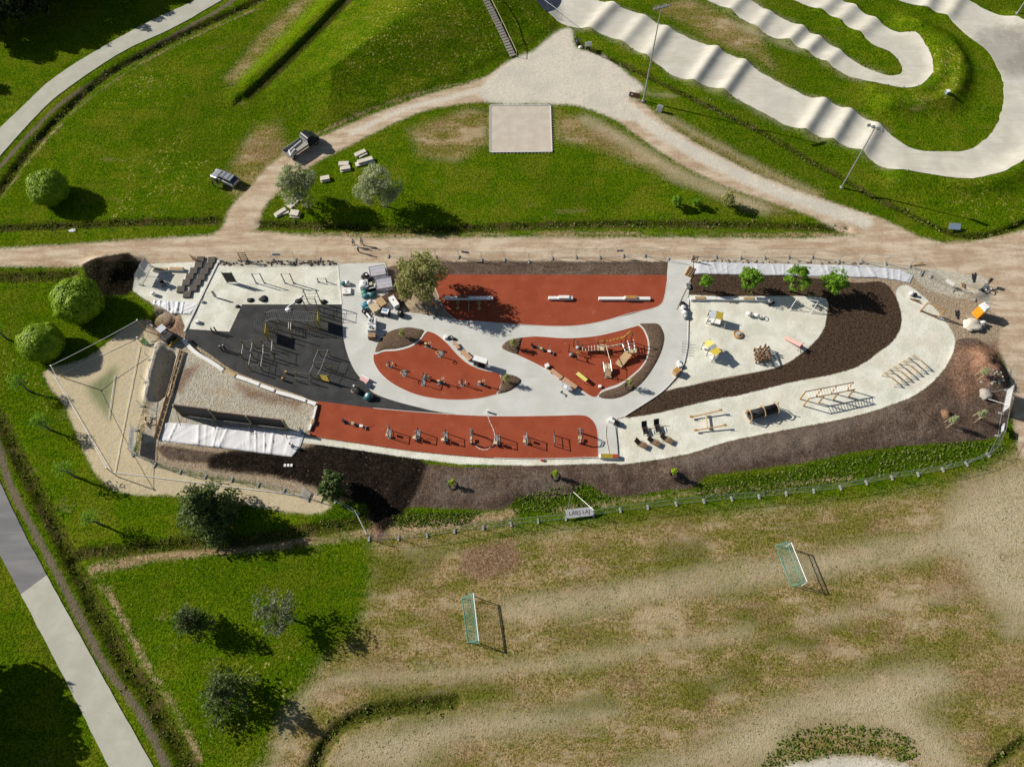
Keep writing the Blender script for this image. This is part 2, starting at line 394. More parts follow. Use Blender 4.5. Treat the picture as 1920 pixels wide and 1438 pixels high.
HEAPS = [(210, 512, 3.6, 2.6, 1.5, 1), (238, 500, 2.2, 2.0, 1.1, 2), (185, 505, 2.0, 1.8, .8, 3), (1838, 682, 2.4, 2.0, 1.3, 4), (1862, 712, 1.9, 1.6, 1.3, 5), (1812, 545, 1.6, 1.2, .5, 6), (1828, 553, 1.0, .8, .45, 7),
         (1842, 552, .9, .7, .4, 8), (1824, 607, 1.3, 1.1, .45, 9), (1266, 893, 1.2, .9, .8, 10), (24, 556, 1.1, .9, .35, 11), (92, 541, 1.1, .9, .35, 12), (782, 575, 1.2, 1.0, .5, 13)]
PIT = PW([(300, 662), (327, 655), (332, 662), (322, 705), (315, 738), (297, 752), (288, 735), (292, 700)])
SPOIL = PW([(300, 650), (291, 680), (284, 710), (279, 745)])
SOILP = smooth([(300, 835), (420, 850), (560, 848), (640, 838), (740, 858), (860, 876), (1000, 870), (1120, 866), (1180, 868), (1290, 850), (1370, 825), (1500, 800), (1600, 780), (1680, 755), (1730, 730), (1770, 690), (1785, 655), (1800, 635), (1850, 645), (1895, 720), (1888, 800), (1840, 825), (1700, 835),
    (1600, 848), (1500, 868), (1400, 882), (1325, 893), (1300, 915), (1250, 918), (1150, 933), (1100, 908), (1060, 930), (980, 930), (940, 955), (880, 955), (800, 952), (740, 955), (716, 1008), (704, 1008), (695, 930), (640, 932), (600, 905), (560, 905), (480, 880), (400, 870), (320, 862)], 3, True)
LIME = [
    smooth([(1290, 555), (1500, 555), (1552, 562), (1551, 600), (1540, 627), (1500, 672), (1440, 692), (1330, 712), (1270, 732), (1240, 738), (1285, 690)], 3, True),
    smooth([(1155, 786), (1190, 779), (1250, 769), (1330, 749), (1400, 736), (1480, 716), (1560, 701), (1610, 685), (1650, 660), (1685, 625), (1690, 590), (1680, 548), (1700, 535), (1735, 560), (1770, 600), (1790, 640), (1770, 690), (1730, 730), (1680, 755), (1600, 780), (1500, 800), (1370, 825), (1290, 850), (1180, 868), (1155, 862)], 3, True),
    [(408, 499), (634, 498), (643, 573), (450, 575), (436, 624), (350, 622)],
    [(250, 545), (256, 520), (268, 497), (405, 490), (350, 620), (340, 590), (290, 572)],
    [(570, 818), (680, 834), (780, 848), (900, 859), (1000, 862), (1160, 860), (1163, 867), (1000, 872), (860, 869), (740, 853), (640, 838), (560, 828)],
    [(1280, 497), (1304, 490), (1300, 560), (1284, 560)],
]
GRAVEL = [[(348, 655), (390, 675), (430, 700), (500, 725), (592, 752), (580, 800), (565, 832), (300, 832), (330, 700)], [(268, 830), (300, 650), (350, 640), (330, 700), (300, 830)],
          [(415, 488), (632, 488), (634, 499), (410, 500)], [(1300, 484), (1640, 490), (1720, 508), (1718, 514), (1640, 498), (1300, 490)], [(1690, 500), (1760, 505), (1850, 520), (1860, 570), (1800, 560), (1740, 545)]]
MULCH = [smooth([(1180, 777), (1230, 741), (1300, 724), (1400, 704), (1470, 687), (1520, 652), (1545, 622), (1553, 592), (1552, 560), (1500, 553), (1296, 551), (1302, 516), (1480, 519), (1600, 532), (1650, 530), (1672, 547), (1686, 582), (1686, 612), (1670, 640), (1640, 662), (1610, 684), (1560, 700), (1480, 715), (1400, 735), (1330, 748), (1250, 768), (1190, 779)], 3, True)]
DARKSOIL = [smooth([(400, 870), (440, 852), (560, 850), (600, 838), (680, 845), (740, 862), (790, 875), (760, 940), (722, 985), (702, 960), (690, 935), (640, 930), (560, 892), (480, 880)], 3, True), [(165, 500), (200, 488), (240, 485), (262, 500), (258, 530), (235, 548), (200, 550), (175, 525)]]
SAND = [smooth([(80, 700), (130, 682), (170, 667), (220, 628), (262, 600), (292, 612), (296, 640), (284, 690), (272, 760), (258, 830), (250, 850), (330, 885), (450, 905), (560, 925), (622, 945), (596, 963), (540, 960), (450, 945), (330, 930), (235, 925), (185, 895), (155, 840), (120, 760)], 3, True)]
DIRT = [
    [(-90, 470), (0, 466), (150, 457), (300, 447), (400, 440), (440, 425), (480, 433), (560, 440), (700, 446), (1000, 444), (1300, 446), (1500, 447), (1610, 440), (1700, 440), (1770, 455), (1840, 450), (1920, 432), (2010, 405), (2010, 900), (1910, 850), (1900, 790), (1895, 720), (1870, 650), (1880, 600), (1800, 540), (1720, 510), (1300, 497), (1255, 492), (1255, 517), (808, 517), (735, 575), (725, 495), (600, 492), (420, 493), (260, 502), (150, 501), (0, 499), (-90, 499)],
    smooth([(400, 440), (418, 425), (430, 392), (470, 350), (500, 315), (545, 282), (620, 248), (700, 215), (800, 178), (900, 150), (965, 112), (1000, 140), (940, 185), (850, 197), (780, 214), (700, 250), (640, 281), (600, 301), (560, 327), (520, 362), (492, 395), (480, 432), (440, 445)], 3, True),
    smooth([(1180, 183), (1240, 225), (1300, 265), (1400, 318), (1480, 350), (1560, 380), (1640, 405), (1700, 432), (1720, 450), (1600, 442), (1520, 405), (1420, 371), (1330, 336), (1240, 286), (1170, 236), (1110, 202), (1035, 192)], 3, True),
]
PALE = [smooth([(900, 165), (960, 112), (1000, 96), (1040, 62), (1072, 54), (1080, 90), (1130, 102), (1180, 142), (1208, 168), (1177, 186), (1200, 225), (1150, 222), (1090, 200), (1035, 195), (920, 193)], 3, True),
        [(1440, 1450), (1475, 1432), (1560, 1418), (1640, 1420), (1700, 1433), (1720, 1450), (1720, 1520), (1440, 1520)]]
PALE_L = [([(1150, 180), (1220, 235), (1320, 295), (1430, 348), (1530, 385), (1620, 415)], 1.3), ([(960, 150), (860, 180), (760, 205), (660, 250)], .55)]
WORN = [smooth([(715, 1040), (850, 1018), (1000, 1000), (1200, 975), (1400, 958), (1600, 938), (1750, 915), (1850, 880), (2010, 860), (2010, 1560), (490, 1560), (505, 1430), (520, 1370), (570, 1300), (610, 1240), (670, 1180), (700, 1110)], 3, True),
        [(480, 235), (520, 230), (540, 280), (480, 345), (440, 370), (420, 340)], [(770, 245), (880, 205), (920, 215), (912, 270), (860, 300), (790, 290)], [(1040, 205), (1150, 240), (1300, 330), (1480, 400), (1400, 390), (1250, 330), (1130, 280), (1045, 260)],
        [(1200, 200), (1300, 245), (1420, 310), (1540, 362), (1530, 372), (1400, 315), (1250, 228)], [(1230, 15), (1330, 70), (1420, 110), (1450, 130), (1420, 60), (1340, 20), (1290, 0)],
        [(436, 160), (500, 92), (590, -2), (600, -12), (582, -20), (495, 62), (428, 145)], [(700, 1000), (740, 985), (800, 990), (960, 985), (960, 1000), (760, 1040), (700, 1050)]]
BARE = [smooth([(1790, 925), (1990, 870), (2010, 1180), (1900, 1160), (1840, 1120), (1800, 1060), (1760, 1010)], 3, True), smooth([(1150, 1450), (1280, 1405), (1440, 1322), (1600, 1272), (1740, 1245), (1795, 1285), (1730, 1330), (1790, 1385), (1810, 1450), (1730, 1450), (1700, 1400), (1600, 1370), (1500, 1370), (1430, 1440)], 3, True),
        
        smooth([(620, 1440), (650, 1385), (740, 1360), (860, 1340), (1000, 1330), (1150, 1320), (1150, 1350), (950, 1380), (820, 1410), (760, 1450)], 3, True), smooth([(1880, 1150), (1925, 1140), (1930, 1180), (1890, 1190)], 2, True)]
BARE_L = [(BMX_A1[8:60:4], .35), (BMX_A2[12:64:4], .4), (BMX_B2[6:40:4], .45), (BMX_B1[6:40:4], .3), ([(960, 1145), (1080, 1130), (1200, 1112), (1340, 1085), (1480, 1065), (1620, 1045), (1760, 1018)], 1.6), ([(520, 1420), (560, 1320), (640, 1275), (760, 1268), (900, 1258), (980, 1250), (1100, 1235), (1200, 1218), (1400, 1185)], .7), ([(1500, 1170), (1640, 1140), (1800, 1110)], .5), ([(1100, 225), (1180, 270), (1260, 320), (1350, 360), (1430, 390)], 1.2), ([(1240, 215), (1400, 300), (1530, 365)], .35), ([(1360, 40), (1450, 75), (1520, 105)], .6), ([(1080, 90), (1180, 165), (1260, 180)], .3)]
DRY_L = [([(175, 1073), (208, 1118), (240, 1183), (273, 1243), (292, 1274), (331, 1335), (374, 1426)], .35), ([(175, 1066), (250, 1050), (325, 1040), (425, 1027), (563, 1017), (648, 1003), (691, 998), (753, 993), (817, 983), (893, 975), (960, 962)], .75),
         ([(0, 372), (70, 280), (150, 200), (220, 148), (300, 100), (400, 53), (480, 18)], .22), ([(1000, 960), (1150, 942), (1300, 925), (1500, 905), (1600, 895)], .25), ([(480, 437), (700, 441), (1000, 438), (1400, 440), (1580, 440)], .4), ([(905, 148), (800, 172), (700, 206), (620, 240), (565, 262)], .25)]
VERGE_L = [([(-30, 345), (0, 312), (55, 252), (110, 198), (180, 150), (250, 107), (330, 64), (400, 25), (440, 0), (470, -20)], .38), ([(-40, 760), (-5, 830), (17, 905), (62, 993), (93, 1048), (125, 1110), (160, 1178), (198, 1250), (258, 1329), (310, 1432), (350, 1510)], .42), ([(-12, 905), (36, 1000), (80, 1085)], .0)]
LUSH = [smooth([(1320, 905), (1500, 875), (1700, 838), (1850, 828), (1880, 850), (1700, 885), (1500, 915), (1330, 935)], 3, True), smooth([(1425, 1440), (1480, 1375), (1570, 1358), (1680, 1372), (1722, 1402), (1705, 1425), (1640, 1415), (1560, 1415), (1470, 1432)], 3, True), [(960, 930), (1100, 905), (1150, 935), (1090, 955), (960, 965)],
        [(735, 965), (900, 960), (870, 985), (740, 990)], [(1850, 1400), (1990, 1290), (1990, 1500), (1830, 1500)], [(160, 725), (215, 685), (222, 692), (205, 790), (185, 770), (168, 745)],
        [(640, 945), (690, 955), (700, 985), (570, 990)], [(1230, 1020), (1310, 1010), (1330, 1050), (1260, 1085), (1230, 1070)]]
GREEN_IN = [[(1225, 1020), (1320, 1010), (1335, 1050), (1250, 1085)], [(1440, 1180), (1540, 1190), (1530, 1220), (1420, 1220)], [(1600, 1240), (1720, 1210), (1760, 1230), (1640, 1260)], [(1350, 1150), (1420, 1140), (1400, 1170)], [(700, 1290), (900, 1275), (1000, 1300), (800, 1345), (650, 1370)], [(1290, 1280), (1400, 1240), (1420, 1270), (1300, 1320)], [(740, 1330), (900, 1320), (850, 1360), (720, 1380)], [(690, 1050), (760, 1035), (860, 1020), (800, 1080), (720, 1110)], [(1000, 1330), (1140, 1290), (1180, 1330), (1060, 1360)]]
DANDY = [smooth([(640, 150), (700, 60), (820, 0), (930, 30), (960, 90), (860, 140), (720, 190)], 3, True), smooth([(250, 300), (330, 250), (400, 320), (300, 390), (200, 410)], 3, True), smooth([(1650, 190), (1760, 210), (1810, 150), (1760, 90), (1700, 160)], 3, True), [(1780, 360), (1920, 330), (1920, 400), (1800, 410)], [(440, 1250), (560, 1210), (540, 1330), (420, 1370)], [(0, 640), (60, 700), (100, 780), (20, 720)], [(930, 0), (1040, 60), (980, 90), (920, 20)], [(240, 120), (330, 130), (300, 200), (220, 190)], [(430, 1160), (520, 1160), (540, 1230), (470, 1230)]]
BROWNP = [[(870, 1030), (960, 1010), (980, 1060), (900, 1090), (860, 1070)], [(270, 605), (325, 595), (372, 595), (345, 625), (300, 640)], [(345, 690), (375, 685), (340, 735), (325, 730)], [(445, 720), (520, 740), (570, 752), (560, 765), (460, 745)], [(1790, 650), (1870, 640), (1880, 700), (1800, 760), (1770, 720)], [(690, 960), (720, 960), (718, 1010), (700, 1010)]]
SITE = [(262, 500), (400, 488), (640, 488), (730, 490), (810, 490), (1260, 490), (1640, 492), (1720, 500), (1860, 510), (1900, 600), (1890, 660), (1800, 650), (1760, 700), (1680, 755), (1500, 800), (1290, 850), (1160, 866), (1000, 868), (860, 865), (740, 850), (600, 835), (640, 935), (578, 931), (484, 907), (385, 892), (290, 870), (256, 851), (262, 822), (285, 650), (300, 630), (290, 575), (252, 545)]
HARD = [CONCRETE, RED_A, RED_B, RED_C, RED_D, BLACK, COURT, ASPH_UP + ASPH_LO[::-1], ROAD_L + ROAD_R[::-1]]
HARD_W = [PW(p) for p in HARD]
SOIL_W = PW(SOILP)

def track_h(X, Y):
    h = np.zeros(X.shape)
    for c, u, hw, hh in ROLLERS:
        dx, dy = X - c[0], Y - c[1]
        m = (np.abs(dx) < 14) & (np.abs(dy) < 14)
        if not m.any(): continue
        a = dx[m] * u[0] + dy[m] * u[1]; b = -dx[m] * u[1] + dy[m] * u[0]
        fall = 1 - sstep(hw - .3, hw + 1.3, np.abs(a))
        h[m] = np.maximum(h[m], hh * np.exp(-(np.abs(b) / 1.2) ** 1.9) * fall)
    return h
def ground_h(X, Y):
    """height of the land"""
    X = np.asarray(X, float); Y = np.asarray(Y, float)
    h = (fbm(X, Y, 9, 3, 3) - .5) * .16 + (fbm(X, Y, 1.2, 9, 2) - .5) * .05
    sd = poly_sd(SOIL_W, X, Y, 4.0); k = sstep(-.4, 1.2, sd)
    h += k * ((fbm(X, Y, 1.6, 21, 4) - .5) * .55 + .25 + .25 * sstep(0, 4, sd))
    hs = poly_sd(HILL, X, Y, 16.0); h += 4.2 * sstep(-1, 15, hs) + .35 * sstep(-.5, 1.5, hs)
    d = line_d(RIDGE, X, Y, 6); r0, r1 = RIDGE[0], RIDGE[-1]; e = (r1 - r0) / np.hypot(*(r1 - r0))
    right = ((X - r0[0]) * e[1] - (Y - r0[1]) * e[0]) > 0; h += .75 * np.where(right, np.exp(-(d / .8) ** 2), np.exp(-(d / 2.3) ** 2))
    d = line_d(BERM, X, Y, 8); h += 1.2 * np.exp(-(d / 2.1) ** 2)
    d = line_d(BERM2, X, Y, 6); h += .7 * np.exp(-(d / 1.3) ** 2)
    d = line_d(MOUND, X, Y, 8); h += 1.5 * np.exp(-(d / 2.2) ** 2) * (1 + .2 * (fbm(X, Y, 1.5, 40, 2) - .5))
    h += track_h(X, Y)
    for pw, dep, w in DITCH_W:
        d = line_d(pw, X, Y, 5); h -= dep * np.exp(-(d / w) ** 2) * (.75 + .5 * vnoise(X, Y, 1.1, 50))
    for i, (px, py, rx, ry, hh, sdd) in enumerate(HEAPS):
        c = P(px, py); dx = (X - c[0]) / rx; dy = (Y - c[1]) / ry; r2 = dx * dx + dy * dy
        m = r2 < 9
        if m.any(): h[m] += hh * np.exp(-r2[m] * 1.3) * (.55 + .9 * fbm(X[m], Y[m], 1.1, 60 + sdd, 3))
    for q in ((24, 556), (92, 541)):          # hollow planting rings
        c = P(*q); r = np.hypot(X - c[0], Y - c[1]); h -= .35 * np.exp(-(r / .5) ** 2)
    ps = poly_sd(PIT, X, Y, 3); h -= 1.1 * sstep(-.3, .8, ps)
    d = line_d(SPOIL, X, Y, 4); h += .75 * np.exp(-(d / .65) ** 2) * (.7 + .6 * vnoise(X, Y, .8, 71))
    c = P(306, 600); r = np.hypot(X - c[0], Y - c[1]); h -= .5 * np.exp(-((r - 1.5) / .35) ** 2)
    hd = np.full(X.shape, -3.0)
    for pw in HARD_W: hd = np.maximum(hd, poly_sd(pw, X, Y, 3.0))
    k = sstep(-1.2, -.15, hd); h = h * (1 - k) - .06 * k
    return h

# ---------------------------------------------------------------- the ground sheet
def axis(a, b, step, reach):
    c = list(np.arange(a, b + 1e-6, step)); g = step; lo = [a]; hi = [c[-1]]
    while lo[-1] > -reach: g *= 1.35; lo.append(lo[-1] - g)
    g = step
    while hi[-1] < reach: g *= 1.35; hi.append(hi[-1] + g)
    return np.array(lo[:0:-1] + c + hi[1:])
gx = axis(-99.0, 99.0, 0.32, 4000.0); gy = axis(-6.0, 134.0, 0.32, 4000.0)
GX, GY = np.meshgrid(gx, gy); nx, ny = len(gx), len(gy)
FX, FY = GX.ravel(), GY.ravel()
FZ = ground_h(FX, FY)
for e1, e2 in ((BMX_A1, BMX_A2), (BMX_B1, BMX_B2)): FZ -= .22 * sstep(.0, .7, poly_sd(PW(list(e1) + list(e2)[::-1]), FX, FY, 3.0))
def zone(polys=(), lines=()):
    s = np.full(FX.shape, -FAR)
    for p in polys: s = np.maximum(s, poly_sd(PW(p), FX, FY))
    for p, w in lines:
        if w > 0: s = np.maximum(s, w - line_d(PW(smooth(p, 3)), FX, FY, 6.0))
    return s
Z = {}
Z['dirt'] = zone(DIRT); Z['pale'] = zone(PALE, PALE_L); Z['worn'] = zone(WORN); Z['bare'] = zone(BARE); Z['bareline'] = zone([], BARE_L); Z['soil'] = zone([SOILP, [(805, 490), (1258, 490), (1258, 518), (805, 518), (740, 590), (725, 500)]]); Z['dark'] = zone(DARKSOIL)
Z['sand'] = zone(SAND); Z['lime'] = zone(LIME); Z['gravel'] = zone(GRAVEL); Z['mulch'] = zone(MULCH); Z['lush'] = zone(LUSH); Z['dandy'] = zone(DANDY)
Z['site'] = zone([SITE]); Z['drysoil'] = zone([[(1240, 866), (1300, 850), (1375, 825), (1500, 800), (1600, 780), (1690, 755), (1660, 790), (1560, 825), (1420, 865), (1300, 888)], [(830, 890), (890, 885), (900, 930), (820, 930)], [(1000, 890), (1050, 885), (1060, 925), (1000, 925)]]); Z['sunlit_paint'] = zone([[(452, 168), (480, 140), (530, 92), (585, 38), (625, -5), (650, -40), (610, -40), (560, 20), (500, 80), (445, 145)]]); Z['verge'] = zone([], VERGE_L); Z['dryline'] = zone([], DRY_L); Z['brown'] = zone(BROWNP); Z['green'] = zone(GREEN_IN)
Z['ditch'] = np.full(FX.shape, -FAR)
for pw, dep, w in [q for q in DITCH_W if q[1] > .2]: Z['ditch'] = np.maximum(Z['ditch'], w * .95 - line_d(pw, FX, FY, 6))
Z['ditch'] = np.maximum(Z['ditch'], .55 - line_d(PW([(468, 182), (500, 155), (546, 111), (596, 61), (641, 14), (706, -54)]), FX, FY, 6))
Z['spoil'] = .8 - line_d(SPOIL, FX, FY, 6)
Z['reddish'] = np.maximum(poly_sd(PW([(1810, 655), (1850, 650), (1868, 680), (1850, 705), (1815, 705)]), FX, FY), -FAR)
me = bpy.data.meshes.new('ground')
idx = np.arange(nx * ny).reshape(ny, nx)
quads = np.stack([idx[:-1, :-1], idx[:-1, 1:], idx[1:, 1:], idx[1:, :-1]], -1).reshape(-1, 4)
me.vertices.add(nx * ny); me.vertices.foreach_set('co', np.c_[FX, FY, FZ].astype(np.float32).ravel())
me.loops.add(quads.size); me.loops.foreach_set('vertex_index', quads.astype(np.int32).ravel())
me.polygons.add(len(quads)); me.polygons.foreach_set('loop_start', np.arange(0, quads.size, 4, dtype=np.int32))
me.polygons.foreach_set('use_smooth', np.ones(len(quads), bool))
me.update(calc_edges=True)
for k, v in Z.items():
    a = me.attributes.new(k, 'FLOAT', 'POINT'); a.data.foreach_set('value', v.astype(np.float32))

t = NT('ground')
n_big = t.noise(.07, 3); n_mid = t.noise(.42, 4, .6); n_sm = t.noise(1.9, 4, .7); n_fine = t.noise(6.5, 3, .75)
n_str = t.noise(.8, 3, .6, vec=t.stretch(R(-8), 6.0)); n_edge = t.math('MULTIPLY_ADD', n_sm, .45, t.math('MULTIPLY', n_mid, .55))
n_brk = t.math('MULTIPLY_ADD', n_fine, .35, t.math('MULTIPLY_ADD', n_sm, .4, t.math('MULTIPLY', n_mid, .25)))
_mk = {}
def mask(name, amp=.9, w=.25, bias=0.0, nz=None):
    key = (name, amp, w, bias, nz)
    if key not in _mk:
        e = t.math('MULTIPLY_ADD', t.math('SUBTRACT', nz if nz is not None else n_edge, .5), amp * 2.6, t.math('ADD', t.attr(name), bias))
        _mk[key] = t.step(e, -w, w)
    return _mk[key]
def mul(a, b): return t.math('MULTIPLY', a, b)
vd = t.n('TexVoronoi'); t.put(t.pos(), vd.inputs['Vector']); vd.inputs['Scale'].default_value = 1.9
sepd = t.n('SeparateColor'); t.put(vd.outputs['Color'], sepd.inputs[0])
def dots(r, dens): return mul(t.step(vd.outputs['Distance'], r, r * .5), t.math('LESS_THAN', sepd.outputs[0], dens))
n_blot = t.noise(.16, 4, .62); n_tuft = t.noise(3.6, 3, .7)
hc = t.math('MULTIPLY_ADD', n_fine, .45, t.math('MULTIPLY_ADD', n_tuft, .35, mul(n_sm, .20)))      # blade and tuft scale
n_wide = t.noise(.035, 3, .6); n_dry = t.noise(.3, 5, .7, vec=t.stretch(R(35), 2.5))
grass = t.mix(t.step(hc, .40, .60), (.018, .044, .001), (.124, .212, .004))
grass = t.mix(mul(t.step(n_mid, .42, .60), .6), grass, t.mix(t.step(hc, .41, .59), (.040, .064, .001), (.190, .256, .008)))
grass = t.mix(mul(t.step(n_blot, .47, .60), .5), grass, t.mix(t.step(hc, .41, .59), (.064, .076, .003), (.230, .236, .020)))
grass = t.mix(mul(t.step(n_wide, .46, .60), .45), grass, t.mix(t.step(hc, .41, .59), (.016, .036, .001), (.086, .145, .003)))
grass = t.mix(mul(t.step(n_str, .53, .65), .5), grass, t.mix(t.step(hc, .41, .6), (.012, .040, .001), (.082, .165, .003)))
grass = t.mix(mul(t.step(n_dry, .60, .70), mul(t.step(hc, .44, .56), .55)), grass, (.27, .225, .085))
grass = t.mix(mul(t.step(n_dry, .62, .72), .25), grass, (.21, .165, .075))
grass = t.mix(mul(mask('lush', .5, .8), .85), grass, t.mix(t.step(hc, .43, .60), (.008, .026, .001), (.100, .180, .006)))
n_patch = t.noise(.23, 5, .68, vec=t.stretch(R(-9), 2.2))
grass = t.mix(mul(mask('sunlit_paint', .6, .6, nz=n_brk), .85), grass, t.mix(t.step(hc, .40, .60), (.060, .110, .002), (.200, .310, .006)))  # sunlight on the ridge's left slope, painted in as brighter grass
dry = t.mix(t.step(hc, .41, .58), (.125, .086, .020), (.42, .315, .165))
dry = t.mix(mul(t.step(n_mid, .42, .60), .65), dry, t.mix(t.step(hc, .42, .58), (.080, .070, .008), (.275, .230, .065)))
dry = t.mix(mul(t.step(n_patch, .47, .57), .75), dry, t.mix(t.step(hc, .42, .58), (.055, .062, .003), (.205, .195, .030)))
dry = t.mix(mul(t.step(n_patch, .46, .36), mul(t.step(hc, .56, .46), .9)), dry, t.mix(n_sm, (.37, .28, .17), (.52, .43, .31)))
dry = t.mix(mul(t.step(n_str, .54, .66), .4), dry, t.mix(t.step(hc, .42, .6), (.21, .155, .08), (.47, .375, .24)))
dry = t.mix(mul(t.step(n_blot, .52, .64), .45), dry, t.mix(t.step(hc, .42, .6), (.15, .085, .042), (.36, .235, .15)))
bare = t.mix(t.step(n_sm, .3, .7), (.39, .335, .215), (.52, .455, .325))
bare = t.mix(mul(t.step(hc, .515, .575), .8), bare, (.15, .125, .035))
bare = t.mix(mul(t.step(n_patch, .50, .60), .35), bare, (.33, .245, .155))
dirt = t.mix(t.step(n_str, .36, .64), (.39, .29, .195), (.56, .465, .345))
dirt = t.mix(mul(t.step(n_mid, .46, .66), .55), dirt, (.345, .235, .15))
dirt = t.mix(mul(t.step(n_sm, .50, .70), .45), dirt, (.62, .545, .435))
dirt = t.mix(mul(t.step(hc, .50, .60), .3), dirt, (.25, .175, .11))
pale = t.mix(t.step(n_sm, .35, .7), (.53, .485, .395), (.65, .61, .525))
pale = t.mix(mul(t.step(hc, .50, .60), .5), pale, (.32, .28, .19))
pale = t.mix(mul(t.step(n_blot, .45, .62), .5), pale, (.45, .425, .375))
soil = t.mix(t.step(hc, .40, .60), (.060, .040, .029), (.170, .122, .092))
soil = t.mix(mul(t.step(n_mid, .46, .64), .55), soil, t.mix(t.step(hc, .42, .58), (.120, .086, .066), (.240, .188, .150)))
soil = t.mix(mul(t.step(n_blot, .46, .60), .45), soil, (.075, .048, .034))
dark = t.mix(t.step(hc, .44, .62), (.007, .006, .005), (.036, .025, .019))
sand = t.mix(t.step(n_sm, .3, .7), (.43, .355, .225), (.54, .47, .325))
sand = t.mix(mul(t.step(hc, .47, .60), .5), sand, (.33, .265, .15))
lime = t.mix(t.step(n_mid, .36, .64), (.575, .575, .485), (.70, .695, .615))
lime = t.mix(mul(t.step(n_blot, .46, .64), .45), lime, (.57, .52, .41))
lime = t.mix(mul(t.step(hc, .51, .62), .35), lime, (.45, .43, .345))
gravel = t.mix(t.step(hc, .41, .58), (.33, .295, .225), (.55, .52, .43))
gravel = t.mix(mul(t.step(n_mid, .48, .64), .45), gravel, (.40, .30, .19))
mulch = t.mix(t.step(hc, .40, .60), (.026, .017, .011), (.120, .080, .054))
mulch = t.mix(mul(t.step(n_sm, .48, .7), .4), mulch, (.066, .043, .029))
weeds = t.mix(t.step(hc, .41, .58), (.007, .012, .001), (.088, .100, .012))
weeds = t.mix(mul(t.step(n_mid, .5, .66), .5), weeds, (.12, .080, .042))
c = t.mix(mask('worn', 2.2, 1.6, nz=n_brk), grass, dry)
c = t.mix(mul(mask('green', 2.0, 1.2, nz=n_brk), .7), c, t.mix(t.step(hc, .42, .58), (.034, .050, .002), (.135, .150, .010)))
n_bl2 = t.math('MULTIPLY_ADD', n_blot, .6, mul(n_brk, .4))
n_rag = t.math('MULTIPLY_ADD', n_patch, .5, mul(hc, .5))
m_bare = mask('bare', 5.0, 2.2, -.5, n_rag)
c = t.mix(mul(m_bare, t.math('MULTIPLY_ADD', t.step(hc, .57, .47), .45, .5)), c, bare)
c = t.mix(mul(mask('bareline', 4.0, 1.2, -.1, n_rag), t.math('MULTIPLY_ADD', t.step(hc, .57, .45), .5, .25)), c, bare)
c = t.mix(mul(mask('dryline', 1.6, .4, -.12, nz=n_brk), mul(t.step(n_patch, .36, .56), .9)), c, t.mix(t.step(hc, .42, .6), (.26, .155, .075), (.53, .405, .265)))
c = t.mix(mul(mask('verge', .5, .25), .9), c, t.mix(hc, (.08, .060, .04), (.26, .21, .155)))
c = t.mix(mul(mask('ditch', 1.0, .35, .18, nz=n_brk), .95), c, weeds)
c = t.mix(mask('site', 1.0, .5, nz=n_brk), c, t.mix(t.step(hc, .42, .6), (.27, .20, .13), (.47, .39, .285)))
c = t.mix(mask('dirt', 1.2, .5, nz=n_brk), c, dirt)
c = t.mix(mask('pale', 1.0, .6, nz=n_brk), c, pale)
c = t.mix(mask('sand', .9, .3, nz=n_brk), c, sand)
c = t.mix(mul(mul(mask('lush', 1.6, .9, -.2, n_brk), .75), mask('sand', .35, .12)), c, t.mix(t.step(hc, .4, .6), (.055, .095, .035), (.16, .20, .09)))
c = t.mix(mask('gravel', .7, .25, nz=n_brk), c, gravel)
c = t.mix(mask('soil', .9, .2, nz=n_brk), c, soil)
c = t.mix(mul(mask('brown', 1.3, .8, nz=n_brk), .8), c, t.mix(t.step(hc, .42, .6), (.13, .065, .038), (.31, .20, .14)))
c = t.mix(mul(mask('drysoil', 1.5, 1.2, nz=n_brk), .75), c, t.mix(t.step(hc, .38, .62), (.115, .088, .068), (.215, .175, .142)))
c = t.mix(mul(mask('dark', 1.3, .4, .7, nz=n_brk), .97), c, dark)
c = t.mix(mask('lime', .25, .10, .08, nz=n_brk), c, lime)
c = t.mix(mask('mulch', .35, .10, .22, nz=n_brk), c, mulch)
c = t.mix(mask('spoil', .4, .2), c, t.mix(hc, (.40, .36, .28), (.58, .53, .44)))
c = t.mix(mask('reddish', .6, .3), c, t.mix(t.step(hc, .4, .6), (.17, .08, .045), (.39, .24, .16)))
def raw(n): return t.step(t.attr(n), -.2, .2)          # blossoms only where grass grows
def mx(a, b): return t.math('MAXIMUM', a, b)
hardz = mx(mx(raw('dirt'), raw('pale')), mx(raw('lime'), raw('sand')))
veg = t.math('SUBTRACT', 1.0, mx(mx(hardz, raw('soil')), mx(raw('mulch'), mx(raw('bare'), raw('site')))))
dd = mul(mx(mul(mul(mask('dandy', 2.0, 1.8), t.step(n_mid, .40, .58)), dots(.36, .6)), mul(dots(.2, .2), .5)), veg)
c = t.mix(dd, c, t.mix(n_sm, (.36, .30, .035), (.34, .33, .15)))
c = t.mix(mul(mul(dots(.2, .25), mx(raw('soil'), raw('bare'))), .4), c, (.34, .29, .24))
bump = mul(t.math('SUBTRACT', t.math('MULTIPLY_ADD', n_fine, .7, t.math('MULTIPLY_ADD', n_tuft, .45, mul(n_sm, .8))), .975), t.math('MULTIPLY_ADD', hardz, -.75, t.math('MULTIPLY_ADD', raw('worn'), -.45, 1.0)))
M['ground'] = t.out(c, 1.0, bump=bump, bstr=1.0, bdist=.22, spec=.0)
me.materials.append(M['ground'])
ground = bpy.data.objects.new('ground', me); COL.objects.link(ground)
try: ground.cycles.shadow_terminator_geometry_offset = .35; ground.cycles.shadow_terminator_offset = .2
except Exception: pass; tag(ground, kind='structure')
